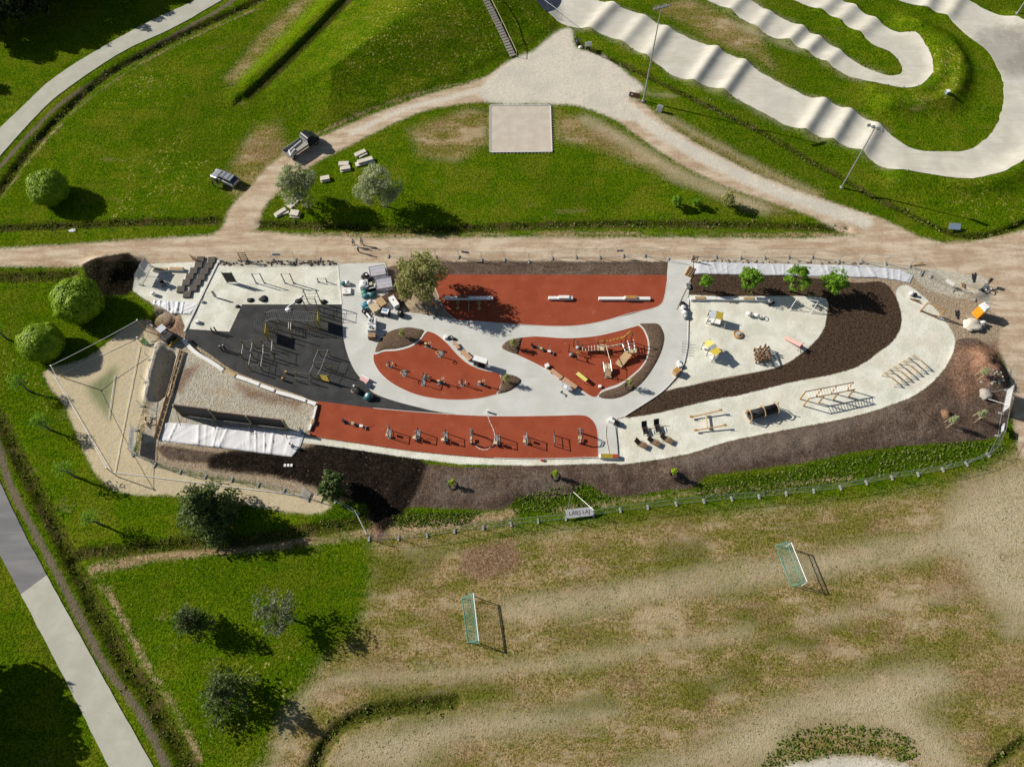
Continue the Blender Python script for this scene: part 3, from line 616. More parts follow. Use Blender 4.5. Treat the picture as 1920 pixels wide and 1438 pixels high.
# ================================================================ paved and rubber surfaces (each a slab with a real edge)
t = NT('asphalt'); f1 = t.noise(.5, 4); f2 = t.noise(14, 3)
c = t.mix(t.step(f1, .35, .7), (.385, .38, .315), (.445, .44, .37)); c = t.mix(t.math('MULTIPLY', t.step(f2, .5, .75), .25), c, (.30, .29, .27))
ck = t.vor(.35, vec=None, feature='DISTANCE_TO_EDGE'); c = t.mix(t.math('MULTIPLY', t.math('MULTIPLY', t.step(ck, .012, .002), t.step(f1, .52, .6)), .25), c, (.20, .195, .185)); c = t.mix(t.math('MULTIPLY', t.step(t.noise(.13, 4), .45, .65), .3), c, (.36, .345, .29)); c = t.mix(t.math('MULTIPLY', t.step(t.noise(2.2, 4, .7), .58, .7), .3), c, (.36, .33, .28))
M['asphalt'] = t.out(c, .85, bump=f2, bstr=.2, bdist=.01)
t = NT('asphalt_dark'); f1 = t.noise(.7, 4, vec=t.stretch(R(-60), 5)); f2 = t.noise(14, 3)
c = t.mix(t.step(f1, .35, .7), (.155, .155, .16), (.215, .212, .21)); c = t.mix(t.math('MULTIPLY', t.step(f2, .5, .75), .3), c, (.11, .11, .11))
M['asphalt_dark'] = t.out(c, .85, bump=f2, bstr=.2, bdist=.01)
t = NT('concrete_path'); f1 = t.noise(.35, 5); f2 = t.noise(3, 5, .65); f3 = t.noise(18, 2)
c = t.mix(t.step(f1, .35, .68), (.50, .50, .46), (.56, .56, .53)); c = t.mix(t.math('MULTIPLY', t.step(f2, .52, .75), .35), c, (.42, .41, .365))
c = t.mix(t.math('MULTIPLY', t.step(t.noise(1.1, 5, .6), .6, .78), .45), c, (.61, .61, .585))
c = t.mix(t.math('MULTIPLY', t.step(t.noise(.6, 5, .7), .54, .66), .35), c, (.50, .44, .35)); c = t.mix(t.math('MULTIPLY', t.step(t.noise(1.4, 4, .6, vec=t.stretch(R(10), 8)), .56, .68), .3), c, (.43, .42, .39))
M['concrete_path'] = t.out(c, .85, bump=f3, bstr=.15, bdist=.01)
t = NT('red_rubber'); f1 = t.noise(.5, 4); f2 = t.noise(22, 3, .7); f3 = t.noise(3, 4)
c = t.mix(t.step(f1, .3, .7), (.265, .057, .026), (.305, .070, .033)); c = t.mix(t.math('MULTIPLY', t.step(f2, .5, .8), .45), c, (.17, .034, .016))
c = t.mix(t.math('MULTIPLY', t.step(f3, .6, .8), .3), c, (.36, .11, .065))
c = t.mix(t.math('MULTIPLY', t.step(t.noise(.9, 5, .75), .57, .70), .35), c, (.40, .17, .115)); c = t.mix(t.math('MULTIPLY', t.step(t.noise(.22, 4, .6), .46, .62), .3), c, (.225, .046, .021))
M['red_rubber'] = t.out(c, .9, bump=f2, bstr=.3, bdist=.01, spec=.1)
t = NT('black_rubber'); f1 = t.noise(.5, 4); f2 = t.noise(9, 3, .7)
c = t.mix(t.step(f1, .35, .7), (.036, .037, .037), (.056, .057, .056)); c = t.mix(t.math('MULTIPLY', t.step(f2, .52, .7), .6), c, (.10, .10, .105))
c = t.mix(t.math('MULTIPLY', t.step(t.noise(1.6, 5), .6, .75), .35), c, (.085, .078, .070))
M['black_rubber'] = t.out(c, .9, bump=f2, bstr=.3, bdist=.01, spec=.1)
t = NT('bark_mulch'); f1 = t.noise(5, 3, .7); f2 = t.noise(1, 4)
c = t.mix(t.step(f1, .3, .7), (.055, .036, .024), (.20, .135, .09)); c = t.mix(t.math('MULTIPLY', f2, .5), c, (.10, .066, .045))
M['bark_mulch'] = t.out(c, .95, bump=f1, bstr=1.0, bdist=.08)
t = NT('bmx_surface'); f1 = t.noise(.4, 4); f2 = t.noise(10, 3); f3 = t.noise(.8, 4, vec=t.stretch(R(-28), 6))
c = t.mix(t.step(f1, .35, .7), (.50, .48, .405), (.58, .56, .485)); c = t.mix(t.math('MULTIPLY', t.step(f3, .5, .75), .35), c, (.44, .405, .325)); c = t.mix(t.math('MULTIPLY', t.step(f2, .55, .8), .2), c, (.36, .33, .28))
dv = t.n('VectorMath', operation='DISTANCE'); t.put(t.pos(), dv.inputs[0]); dv.inputs[1].default_value = (*P(1905, 100)[:2], .5)
c = t.mix(t.math('MULTIPLY', t.step(t.math('MULTIPLY_ADD', f1, 6.0, dv.outputs['Value']), 12.5, 6.5), .75), c, (.20, .185, .16))      # worn asphalt patch on the far bend
c = t.mix(t.math('MULTIPLY', t.step(t.noise(.17, 4), .48, .62), .4), c, (.46, .44, .40))
tl = t.noise(1.6, 3, .6, vec=t.stretch(R(-26), 14)); c = t.mix(t.math('MULTIPLY', t.step(tl, .55, .66), .35), c, (.40, .37, .30)); c = t.mix(t.math('MULTIPLY', t.step(t.noise(1.2, 5, .75), .56, .68), .4), c, (.63, .61, .535))
M['bmx_surface'] = t.out(c, .9, bump=f2, bstr=.25, bdist=.03)
t = NT('bmx_asphalt'); f1 = t.noise(.6, 4); f2 = t.noise(10, 3)
c = t.mix(t.step(f1, .35, .7), (.19, .18, .165), (.27, .26, .235)); M['bmx_asphalt'] = t.out(c, .9, bump=f2, bstr=.15, bdist=.02)
t = NT('court_sand'); f1 = t.noise(.7, 4); f2 = t.noise(12, 3); f3 = t.noise(1.5, 3, vec=t.stretch(R(90), 8))
c = t.mix(t.step(f1, .35, .7), (.47, .415, .345), (.53, .475, .405)); c = t.mix(t.math('MULTIPLY', t.step(f3, .52, .75), .25), c, (.40, .35, .29))
M['court_sand'] = t.out(c, .95, bump=f2, bstr=.2, bdist=.02)
mk('kerb_concrete', (.66, .64, .60), .8, var=.12, scale=2, bump=.2); mk('white_concrete', (.74, .735, .71), .75, var=.08, scale=2.5, bump=.1)
def slab(name, px, z0, z1, mat, kind='structure', label=None):
    o = MB().prism([tuple(q) for q in PW(px)], z0, z1).build(name, mat); tag(o, label=label, kind=kind)
    return o
def strip(name, e1, e2, mat, N=160, Mx=8, lift=.05, kind='structure', jag=.06):
    """a track or road laid over the land between two surveyed edges"""
    a = edge_resample(e1, N); b = edge_resample(e2, N); vs = []; fs = []
    A, B = PW(a), PW(b); U = B - A; U /= np.hypot(U[:, 0], U[:, 1])[:, None]
    A = A + U * ((fbm(A[:, 0], A[:, 1], 1.4, 81, 3) - .5) * 4 * jag)[:, None]; B = B + U * ((fbm(B[:, 0], B[:, 1], 1.4, 83, 3) - .5) * 4 * jag)[:, None]
    for j in range(Mx + 1):
        k = j / Mx; q = A * (1 - k) + B * k; vs.append(q)
    q = np.concatenate(vs); z = ground_h(q[:, 0], q[:, 1]) + lift
    mb = MB(); mb.v = [(x, y, zz) for (x, y), zz in zip(q, z)]
    for j in range(Mx):
        for i in range(N - 1): mb.f.append((j * N + i, (j + 1) * N + i, (j + 1) * N + i + 1, j * N + i + 1)); mb.mi.append(0)
    for j, off in ((0, 1), (Mx, -1)):                # skirts on both sides
        base = len(mb.v); mb.v += [mb.v[j * N + i] for i in range(N)] + [(mb.v[j * N + i][0], mb.v[j * N + i][1], mb.v[j * N + i][2] - .4) for i in range(N)]
        for i in range(N - 1):
            f = (base + i, base + i + 1, base + N + i + 1, base + N + i); mb.f.append(f if off > 0 else f[::-1]); mb.mi.append(0)
    o = mb.build(name, mat, smooth_=True); return tag(o, kind=kind)
strip('asphalt_path', ASPH_UP, ASPH_LO, 'asphalt', 260, 4, .09, jag=.035)
k1 = [i for i, p in enumerate(ROAD_L) if p[1] <= 1114]; k2 = [i for i, p in enumerate(ROAD_R) if p[1] <= 1078]
strip('road', ROAD_L[:k1[-1] + 1], ROAD_R[:k2[-1] + 1], 'asphalt_dark', 140, 4, .09, jag=.035)
strip('concrete_road', ROAD_L[k1[-1]:], ROAD_R[k2[-1]:], 'asphalt', 160, 4, .094, jag=.035)
strip('race_track', BMX_A1, BMX_A2, 'bmx_surface', 520, 14, .07, jag=.10)
strip('race_track_loop', BMX_B1, BMX_B2, 'bmx_surface', 320, 10, .07, jag=.14)
slab('concrete_path', CONCRETE, -.25, .010, 'concrete_path')
slab('red_rubber_court', RED_A, -.25, .020, 'red_rubber'); slab('red_rubber_island', RED_B, -.2, .020, 'red_rubber')
slab('red_rubber_island', RED_C, -.2, .020, 'red_rubber'); slab('red_rubber_strip', RED_D, -.25, .024, 'red_rubber'); slab('black_rubber_floor', BLACK, -.25, .020, 'black_rubber')
def bed(px, lift=.16):
    """mounded planting bed"""
    w = PW(px); cx, cy = w.mean(0); mb = MB(); rings = [1.0, .93, .75, .5, .22]; hs = [.014, .10, lift, lift + .05, lift + .07]; n = len(w)
    for k, hh in zip(rings, hs):
        for (x, y) in w: mb.v.append((cx + (x - cx) * k, cy + (y - cy) * k, hh + (rng.random() - .5) * .05 * (k < 1)))
    for r_ in range(len(rings) - 1):
        for i in range(n): mb.f.append((r_ * n + i, r_ * n + (i + 1) % n, (r_ + 1) * n + (i + 1) % n, (r_ + 1) * n + i)); mb.mi.append(0)
    mb.f.append(tuple((len(rings) - 1) * n + i for i in range(n))); mb.mi.append(0)
    return tag(mb.build('mulch_bed', 'bark_mulch', smooth_=True), kind='structure')
def bed_long(edge1, edge2, lift=.16):
    a = PW(edge_resample(edge1, 40)); b = PW(edge_resample(edge2, 40)); mb = MB(); ks = [0, .12, .35, .65, .88, 1]; hz = [.014, .11, lift, lift, .11, .014]
    for k, hh in zip(ks, hz):
        for i in range(40): q = a[i] * (1 - k) + b[i] * k; mb.v.append((q[0], q[1], hh + (rng.random() - .5) * .05 * (0 < k < 1)))
    for j in range(5):
        for i in range(39): mb.f.append((j * 40 + i, j * 40 + i + 1, (j + 1) * 40 + i + 1, (j + 1) * 40 + i)); mb.mi.append(0)
    return tag(mb.build('mulch_bed', 'bark_mulch', smooth_=True), kind='structure')
bed(BED_B1); bed(BED_B2); bed(BED_C1)
bed_long(smooth([(1200, 608), (1207, 618), (1215, 638), (1216, 658), (1208, 682), (1190, 701), (1160, 723), (1130, 734), (1122, 742)]), smooth([(1202, 607), (1232, 607), (1242, 618), (1246, 635), (1240, 660), (1225, 690), (1205, 717), (1180, 737), (1155, 747), (1130, 747), (1123, 743)]))
def kerb(name, px, w, h, mat='kerb_concrete', closed=False, z=0.0):
    p = PW(px); n = len(p); mb = MB()
    for i in range(n if closed else n - 1):
        a, b = p[i], p[(i + 1) % n]; d = b - a; L = np.hypot(*d)
        if L < 1e-4: continue
        mb.beam((a[0], a[1], z + h / 2), (b[0] + d[0] / L * .004, b[1] + d[1] / L * .004, z + h / 2), w, h)
    return mb.build(name, mat)
tag(kerb('path_kerb', smooth([(703, 664), (720, 658), (745, 656), (770, 649), (786, 638), (794, 627), (800, 621)]), .28, .06), kind='structure')
tag(kerb('path_kerb', smooth([(1197, 609), (1207, 618), (1215, 638), (1216, 660), (1208, 682), (1190, 701), (1160, 723), (1132, 733), (1121, 744)]), .22, .06), kind='structure')
tag(kerb('path_kerb', [(411, 487), (346, 622)], .30, .12), kind='structure')
tag(kerb('path_kerb', smooth([(1291, 560), (1290, 620), (1288, 655), (1279, 690), (1262, 713), (1235, 739), (1170, 781)]), .12, .07, 'kerb_concrete'), kind='structure')
tag(kerb('path_kerb', [(634, 499), (641, 571)], .1, .05), kind='structure')
# sand court north of the road, framed by boards
mk('grey_board', (.36, .33, .29), .85, var=.25, scale=3, bump=.3)
court = tag(MB().prism([tuple(q) for q in PW(COURT)], -.2, .05).build('sand_court', 'court_sand'), kind='structure')
cw = PW(COURT)
for i in range(4):
    a, b = cw[i], cw[(i + 1) % 4]; d = (b - a) / np.hypot(*(b - a)); nrm = np.array([d[1], -d[0]])
    mb = MB(); mb.beam((a[0] + nrm[0] * .08, a[1] + nrm[1] * .08, .05), (b[0] + nrm[0] * .08, b[1] + nrm[1] * .08, .05), .14, .16); mb.build('edging_board', 'kerb_concrete', court)
    mb = MB(); L = np.hypot(*(b - a)); m = int(L / .55); ins = -nrm * .55
    for k in range(1, m):
        q = a + d * (k * L / m); mb.box(q[0] + ins[0] * .35, q[1] + ins[1] * .35, .07, .12, .12, .05, rz=math.atan2(d[1], d[0]))
    mb.build('peg_row', 'grey_board', court)['kind'] = 'stuff'

# pale joint strips where rubber meets concrete
mk('joint_strip', (.60, .44, .38), .85, var=.15)
for px, a, b in ((RED_A, 8, 68), (RED_B, 0, 84), (RED_C, 4, 92), (RED_D, 4, 44)):
    q = [p for p in px[a:b]]; tag(kerb('joint_strip', q, .07, .032), kind='structure')
# ================================================================ paints
mk('galvanized', (.46, .48, .48), .45, metal=.6, var=.15); mk('wire', (.40, .42, .41), .5, metal=.4); mk('foot_concrete', (.36, .36, .35), .9, var=.2, bump=.3)
mk('white_paint', (.80, .80, .78), .5, var=.06); mk('banner_white', (.76, .76, .76), .6, var=.05); mk('banner_grey', (.42, .45, .48), .6, var=.08); mk('sign_blue', (.24, .32, .42), .5); mk('text_red', (.24, .07, .05), .6); mk('text_blue', (.16, .26, .36), .6)
mk('green_pole', (.30, .42, .36), .5, metal=.3); mk('brown_board', (.14, .065, .045), .6); mk('yellow_paint', (.42, .31, .035), .45, var=.25); mk('yellow_bright', (.60, .46, .06), .45, var=.15); mk('black_metal', (.030, .030, .032), .45, var=.2); mk('dark_panel', (.035, .034, .034), .6, var=.25)
mk('steel', (.52, .53, .54), .35, metal=.8); mk('grey_metal', (.28, .29, .30), .5, metal=.3); mk('wood_light', (.52, .36, .19), .7, var=.25, scale=4, bump=.2); mk('wood_orange', (.50, .27, .09), .6, var=.25, scale=4, bump=.2); mk('wood_brown', (.22, .125, .065), .75, var=.3, scale=4, bump=.2)
mk('wood_pale', (.62, .50, .33), .75, var=.2, scale=4, bump=.2); mk('rubber_black', (.018, .018, .019), .7, var=.3); mk('orange_paint', (.78, .33, .02), .4, var=.1); mk('pink_paint', (.72, .42, .38), .45, var=.12); mk('lemon', (.75, .70, .20), .45, var=.12); mk('teal', (.04, .16, .17), .5, var=.3); mk('cyan_bag', (.08, .28, .38), .45, var=.3); mk('green_cloth', (.07, .16, .05), .8)
mk('white_cloth', (.66, .66, .67), .7, var=.05); mk('grey_cloth', (.55, .56, .59), .8, var=.08); mk('red_paint', (.42, .06, .05), .5); mk('net_green', (.10, .32, .26), .6); mk('skin', (.50, .30, .21), .6, var=.05); mk('navy', (.03, .04, .07), .8); mk('denim', (.08, .10, .16), .8); mk('shirt_white', (.70, .70, .70), .8); mk('shirt_red', (.13, .03, .025), .8); mk('vest_orange', (.75, .17, .02), .7); mk('hair', (.05, .03, .02), .8); mk('shirt_blue', (.22, .36, .52), .8)
mk('car_silver', (.52, .54, .56), .25, metal=.6, var=.05, spec=.6); mk('car_dark', (.020, .022, .026), .25, var=.1, spec=.6); mk('light_glass', (.75, .75, .72), .15, spec=.7); mk('tail_red', (.45, .02, .02), .2)
t = NT('banner_fabric'); M['banner_fabric'] = t.out(t.mix(t.noise(2, 3), (.78, .78, .78), (.70, .71, .72)), .7, transl=.5)
t = NT('glass_dark'); M['glass_dark'] = t.out((.010, .012, .014), .06, spec=.8)
t = NT('plastic_film'); M['plastic_film'] = t.out(t.mix(t.noise(3, 3), (.52, .52, .60), (.66, .66, .74)), .25, alpha=.55, spec=.6)

# ================================================================ site fence: panels of steel mesh between concrete feet
_wm = MB()
for k in range(1, 12): _wm.tube((k / 12, 0, .12), (k / 12, 0, 2.02), .0022, 3, cap=False)
for k in range(1, 8): _wm.tube((0, 0, .12 + k * .24), (1, 0, .12 + k * .24), .0022, 3, cap=False)
WIRE = _wm.mesh('wire_mesh', 'wire')
FOOT = MB().box(0, 0, .07, .24, .72, .14, tap=.9).mesh('foot', 'foot_concrete')
panels = {}
def fence_run(key, feet, label, group, last_foot=True):
    for i in range(len(feet) - 1):
        a, b = at(*feet[i]), at(*feet[i + 1]); d = Vector(b) - Vector(a); d.z = 0; L = d.length - .10; rz = math.atan2(d.y, d.x)
        T = thing('fence_panel', label.format(ORD[i]), 'fence panel', a, rz, group)
        s = (b[2] - a[2]) / max(L, .1)
        mb = MB(); z = lambda x, h: (x, 0, h + s * x)
        for x in (.05, L): mb.tube(z(x, .05), z(x, 2.05), .023, 6)
        for h in (.12, 2.04): mb.tube(z(.05, h), z(L, h), .020, 6)
        mb.build('frame', 'galvanized', T)
        w = bpy.data.objects.new('wire_mesh', WIRE); COL.objects.link(w); w.parent = T; w.scale = (L, 1, 1)
        f = bpy.data.objects.new('foot', FOOT); COL.objects.link(f); f.parent = T; f.location = (0, 0, 0); f.rotation_euler = (0, 0, rng.uniform(-.15, .15))
        if last_foot and i == len(feet) - 2:
            f = bpy.data.objects.new('foot', FOOT); COL.objects.link(f); f.parent = T; f.location = (L + .05, 0, s * L)
        panels[(key, i)] = (T, L)
GT = 'site fence panels along the dirt road'
fence_run('t1', [(412, 491), (461, 489.5), (511.5, 488.5), (554, 488), (600, 486.5)], '{} site fence panel right of the stacked rubber mats by the dirt road', GT)
fence_run('t2', [(728, 481), (773, 482), (817, 483), (860, 482.5), (903, 488.5), (946, 488), (991, 491), (1035, 485), (1079.5, 483), (1124, 483), (1168.5, 480.5), (1209, 480.5), (1253.5, 487)], '{} site fence panel right of the people on the dirt road', GT)
fence_run('t3', [(1298, 483), (1342, 482.5), (1388, 484), (1433, 483.5), (1478, 482.5), (1522.5, 483), (1572, 491), (1615, 491), (1660, 494.5), (1706, 499.5), (1745, 519), (1787, 545), (1828, 562)], '{} site fence panel from the slatted crate along the grey fabric', GT)
fence_run('t4', [(283, 500), (264, 535)], '{} corner fence panel carrying a grey banner beside the soil heap', GT)
GB = 'site fence panels along the playing field'
fence_run('l1', [(288, 640), (282, 675), (274, 717), (267, 762), (255, 807), (251, 852.5)], '{} fence panel down the left side between sand and trench', 'site fence panels along the sand')
fence_run('b1', [(251, 852.5), (290, 872.5), (338, 885), (385, 894), (434.5, 900), (484, 909.5), (532, 921), (578, 933.5), (630, 940), (670, 965), (692, 1010.5)], '{} fence panel below the black soil counted from the lettered banner', GB, False)
fence_run('b2', [(692, 1010.5), (747, 1009.5), (800.5, 1004), (852, 996), (906, 989.5), (958, 983), (1009, 977.5), (1061, 972.5), (1113, 966), (1163, 957), (1214.5, 951.5), (1267.5, 945), (1319.5, 940), (1371.5, 935.5), (1423, 931.5), (1474, 926), (1525.5, 921), (1575.5, 914.5), (1624, 905), (1672, 896), (1721, 889.5), (1767.5, 881), (1812, 870), (1852.5, 853)], '{} fence panel from the left along the top of the playing field', GB)
fence_run('r1', [(1852.5, 853), (1870, 818), (1877, 776), (1887, 733), (1893, 690)], '{} fence panel up the right side from the field corner', 'site fence panels at the right edge', False)
def lettering(text, size, mat, parent, name='lettering'):
    """flat painted letters as a mesh of their own"""
    cu = bpy.data.curves.new('tmp', 'FONT'); cu.body = text; cu.size = size; cu.align_x = 'CENTER'; cu.align_y = 'CENTER'; cu.extrude = .004
    o = bpy.data.objects.new('tmp', cu); COL.objects.link(o); dg = bpy.context.evaluated_depsgraph_get()
    me = bpy.data.meshes.new_from_object(o.evaluated_get(dg)); bpy.data.objects.remove(o); me.name = name; me.materials.clear(); me.materials.append(M[mat])
    k = bpy.data.objects.new(name, me); COL.objects.link(k); k.parent = parent; k.scale = (.92, 1.0, 1.0); return k
def board(key, x0, x1, z0, z1, mat, name='banner', off=-.045, text=None, tmat='text_red', ts=.5, flip=False):
    T, L = panels[key]; o = MB().box((x0 + x1) / 2 * L, off, (z0 + z1) / 2, (x1 - x0) * L, .012, z1 - z0).build(name, mat, T)
    if text:
        k = lettering(text, ts, tmat, o)
        k.location = ((x0 + x1) / 2 * L, off + (.012 if flip else -.012), (z0 + z1) / 2); k.rotation_euler = (R(90), 0, R(180) if flip else 0)
    return o
T, L = panels[('b2', 7)]
bn = MB().box(L / 2, 0, 0, L, .012, 1.15).build('banner', 'banner_white', T); bn.location = (0, .35, .75); bn.rotation_euler = (R(-55), 0, 0)
k = lettering('LARS LAJ', .74, 'text_red', bn); k.location = (L / 2, -.012, 0); k.rotation_euler = (R(90), 0, 0)
board(('l1', 4), .02, .98, .5, 1.8, 'banner_fabric', text='LARS LAJ', tmat='text_blue', ts=.75, off=.045, flip=True)
board(('t4', 0), .02, .48, .9, 2.3, 'banner_grey', off=.045); board(('t4', 0), .5, .96, .9, 2.3, 'banner_grey', off=.045)
board(('r1', 2), .0, 1.0, .5, 2.0, 'banner_fabric', off=.05); board(('r1', 1), .05, .4, .9, 1.6, 'banner_fabric', off=.05)
board(('t1', 2), .1, .45, 1.2, 1.75, 'sign_blue', 'sign_board'); board(('t2', 3), .15, .5, 1.25, 1.8, 'banner_grey', 'sign_board'); board(('t2', 9), .7, .98, 1.2, 1.7, 'banner_grey', 'sign_board'); board(('t3', 10), .55, .9, .8, 1.5, 'banner_white', 'sign_board')
for key, xs in ((('b2', 7), (0, 1)), (('t4', 0), (.1, .9)), (('r1', 2), (.1, .9))):     # raking props behind the banners
    T, L = panels[key]; sgn = 1
    for x in xs: MB().tube((x * L, 0, 1.9), (L * .4 + (x - .5) * .3, 3.3 * sgn, .1), .03, 6).build('prop', 'galvanized', T)
# racing track: low posts and rail beside the start slope
T = thing('guard_rail', 'white steel rail beside the dark start slope of the race track', 'railing', at(990, 2), 0)
pts = [rel(T, 985, 0, 1.0), rel(T, 1000, 12, 1.0), rel(T, 1025, 32, 1.0), rel(T, 1052, 52, 1.0)]
MB().path(pts, .035, 6).build('rail', 'galvanized', T)
for q in pts: MB().tube((q[0], q[1], -.6), q, .03, 6).build('post', 'galvanized', T)
# ================================================================ trees and plants
def leaf_mat(name, a, b, tr=.35, sc=1.3):
    t = NT(name); n1 = t.noise(sc, 3); n2 = t.noise(9, 2)
    c = t.mix(t.step(n1, .35, .65), a, b); c = t.mix(t.math('MULTIPLY', t.step(n2, .5, .7), .4), c, tuple(x * .55 for x in a))
    M[name] = t.out(c, .6, transl=tr, spec=.25)
leaf_mat('leaf_bright', (.16, .27, .004), (.27, .40, .008), .06); leaf_mat('leaf_silver', (.29, .34, .15), (.48, .52, .30), .4); leaf_mat('leaf_olive', (.24, .26, .07), (.44, .43, .17), .4); leaf_mat('leaf_lime', (.15, .31, .02), (.25, .43, .035), .45); leaf_mat('leaf_dark', (.055, .085, .018), (.13, .17, .04)); leaf_mat('leaf_spruce', (.075, .125, .03), (.16, .205, .06)); leaf_mat('leaf_grey', (.13, .16, .08), (.25, .28, .16)); leaf_mat('leaf_wood', (.035, .055, .015), (.10, .13, .035))
mk('bark', (.085, .062, .045), .9, var=.35, scale=5, bump=.6); mk('bark_grey', (.17, .15, .125), .9, var=.3, scale=5, bump=.5)
def leaves(lobes, n, size, seed, shell=.55, droop=0.0, gap=.0, out=.75):
    """leaf-sized faces spread through overlapping lobes (cx,cy,cz,rx,ry,rz)"""
    r = np.random.RandomState(seed); L = np.array(lobes, float); w = (L[:, 3] * L[:, 4] * L[:, 5]) ** (2 / 3); w /= w.sum()
    k = r.choice(len(L), n, p=w); d = r.normal(size=(n, 3)); d /= np.linalg.norm(d, axis=1)[:, None]
    rad = 1 - shell * r.rand(n) ** 1.6; rad *= 1 + .16 * (fbm(d[:, 0] * 3 + k * 7, d[:, 1] * 3 + d[:, 2] * 2, .9, seed % 50, 2) - .5) * 2
    p = L[k, :3] + d * rad[:, None] * L[k, 3:]
    if gap > 0:
        keep = fbm(p[:, 0] * 1.0 + seed, p[:, 1] + p[:, 2] * 1.3, 1.0, (seed + 3) % 50, 2) > gap; p = p[keep]; d = d[keep]; n = len(p)
    nrm = d * out + r.normal(size=(n, 3)) * .55 + np.array([0, 0, .25]); nrm /= np.linalg.norm(nrm, axis=1)[:, None]
    a = np.cross(nrm, r.normal(size=(n, 3))); a /= np.linalg.norm(a, axis=1)[:, None]; a[:, 2] -= droop; b = np.cross(nrm, a)
    s = size * (.55 + .9 * r.rand(n)); u = a * s[:, None]; v = b * (s * .55)[:, None]
    V = np.stack([p - u, p - v + u * .1, p + u, p + v + u * .1], 1).reshape(-1, 3)
    return V, np.arange(4 * n).reshape(-1, 4)
def leaf_mesh(name, V, F, mat):
    me = bpy.data.meshes.new(name); n = len(V)
    me.vertices.add(n); me.vertices.foreach_set('co', V.astype(np.float32).ravel())
    me.loops.add(F.size); me.loops.foreach_set('vertex_index', F.astype(np.int32).ravel())
    me.polygons.add(len(F)); me.polygons.foreach_set('loop_start', np.arange(0, F.size, 4, dtype=np.int32)); me.update(calc_edges=True)
    me.materials.append(M[mat]); return me
def limb_mb(h, r, seed, spread, n=7, lo=.35):
    q = random.Random(seed); mb = MB(); pts = [(0, 0, -.3)]
    for k in range(1, 6): pts.append((q.uniform(-.12, .12) * k * .4, q.uniform(-.12, .12) * k * .4, h * k / 5))
    for k in range(5): mb.tube(pts[k], pts[k + 1], r * (1 - k * .17), 7, r * (1 - (k + 1) * .17), cap=False)
    for k in range(n):
        z = h * q.uniform(lo, .92); a = k * 2.4 + q.uniform(-.4, .4); i = min(int(z / h * 5), 4); p = pts[i + 1] if i < 5 else pts[5]
        s = spread * q.uniform(.55, .9) * (1.15 - z / h * .5); e = (p[0] + math.cos(a) * s, p[1] + math.sin(a) * s, z + s * q.uniform(.35, .8))
        m_ = ((p[0] + e[0]) / 2, (p[1] + e[1]) / 2, (z + e[2]) / 2 + .1)
        mb.tube((p[0] * z / (p[2] + 1e-3) if p[2] else 0, p[1], z), m_, r * .42, 5, r * .28, cap=False).tube(m_, e, r * .28, 5, r * .1, cap=False)
        for t_ in range(2): mb.tube(m_, (m_[0] + math.cos(a + (t_ - .5) * 1.8) * s * .5, m_[1] + math.sin(a + (t_ - .5) * 1.8) * s * .5, m_[2] + s * .45), r * .2, 4, r * .07, cap=False)
    return mb
_tm = {}
def tree(name, label, loc, key, make, group=None, rz=0.0, sc=1.0, bark='bark'):
    """trunk and crown; trees of one form share their meshes"""
    if key not in _tm:
        (V, F), lm, mb = make(); _tm[key] = (leaf_mesh('crown', V, F, lm), mb.mesh('trunk', bark))
    cm, tm = _tm[key]; T = thing(name, label, 'tree', loc, rz, group); T.scale = (sc, sc, sc)
    for nm, m_ in (('trunk', tm), ('crown', cm)):
        o = bpy.data.objects.new(nm, m_); COL.objects.link(o); o.parent = T
    return T
def ball(seed, r=3.1):
    q = random.Random(seed); zc = r * .70; rz = r * .78; lob = [(0, 0, zc, r * .95, r * .95, rz)] * 3
    for k in range(22):
        a = q.uniform(0, 6.28); e = q.uniform(-.2, 1.3); s = r * q.uniform(.22, .36)
        lob.append((math.cos(a) * math.cos(e) * r * .72, math.sin(a) * math.cos(e) * r * .72, zc + math.sin(e) * rz * .72, s, s, s))
    return lambda: (leaves(lob, 26000, .12, seed, .16, out=2.8), 'leaf_bright', limb_mb(r * .8, .22, seed, r * .5))
def xy(x, y, z): p = P(x, y, z); return (p[0], p[1], float(ground_h(np.array([p[0]]), np.array([p[1]]))[0]))
GR = 'round clipped willows on the left lawn'
tree('round_willow', 'round clipped willow alone on the lawn above the dirt road', xy(90, 353, 2.1), 'ballA', ball(3), GR, 0)
tree('round_willow', 'largest round willow next to the dark soil heap', xy(146, 565, 2.3), 'ballB', ball(5), GR, 1.2, 1.14)
tree('round_willow', 'round willow at the upper left corner of the sand', xy(77, 643, 2.0), 'ballC', ball(9), GR, 2.5, .97)
def fluffy(seed, r, hc, lm, n=9000, size=.15, gap=.36):
    q = random.Random(seed); lob = [(0, 0, hc, r * .6, r * .6, r * .65)]
    for k in range(26):
        a = k * 2.4 + q.uniform(-.3, .3); e = q.uniform(-.7, 1.3); d = r * q.uniform(.5, .86); s = r * q.uniform(.2, .36)
        lob.append((math.cos(a) * math.cos(e) * d, math.sin(a) * math.cos(e) * d, hc + math.sin(e) * d, s, s, s * 1.1))
    return lambda: (leaves(lob, n, size, seed, .7, .25, gap), lm, limb_mb(hc + r * .4, .17, seed, r * .8))
GS = 'silver willows by the site'
tree('silver_willow', 'silvery willow beside the dirt track bend with stacked slabs below it', at(570, 384), 'silv1', fluffy(21, 3.3, 4.3, 'leaf_silver', 11000, .14, .38), GS, 0)
tree('silver_willow', 'silvery willow standing alone right of the stone slabs on the lawn', at(717, 386), 'silv2', fluffy(24, 3.5, 4.2, 'leaf_silver', 11000, .14, .38), GS, 1.0)
tree('olive_willow', 'olive green willow at the fence beside the pile of building materials', at(789, 556), 'olive', fluffy(33, 4.1, 4.4, 'leaf_olive', 13000, .16, .40), GS, .4)
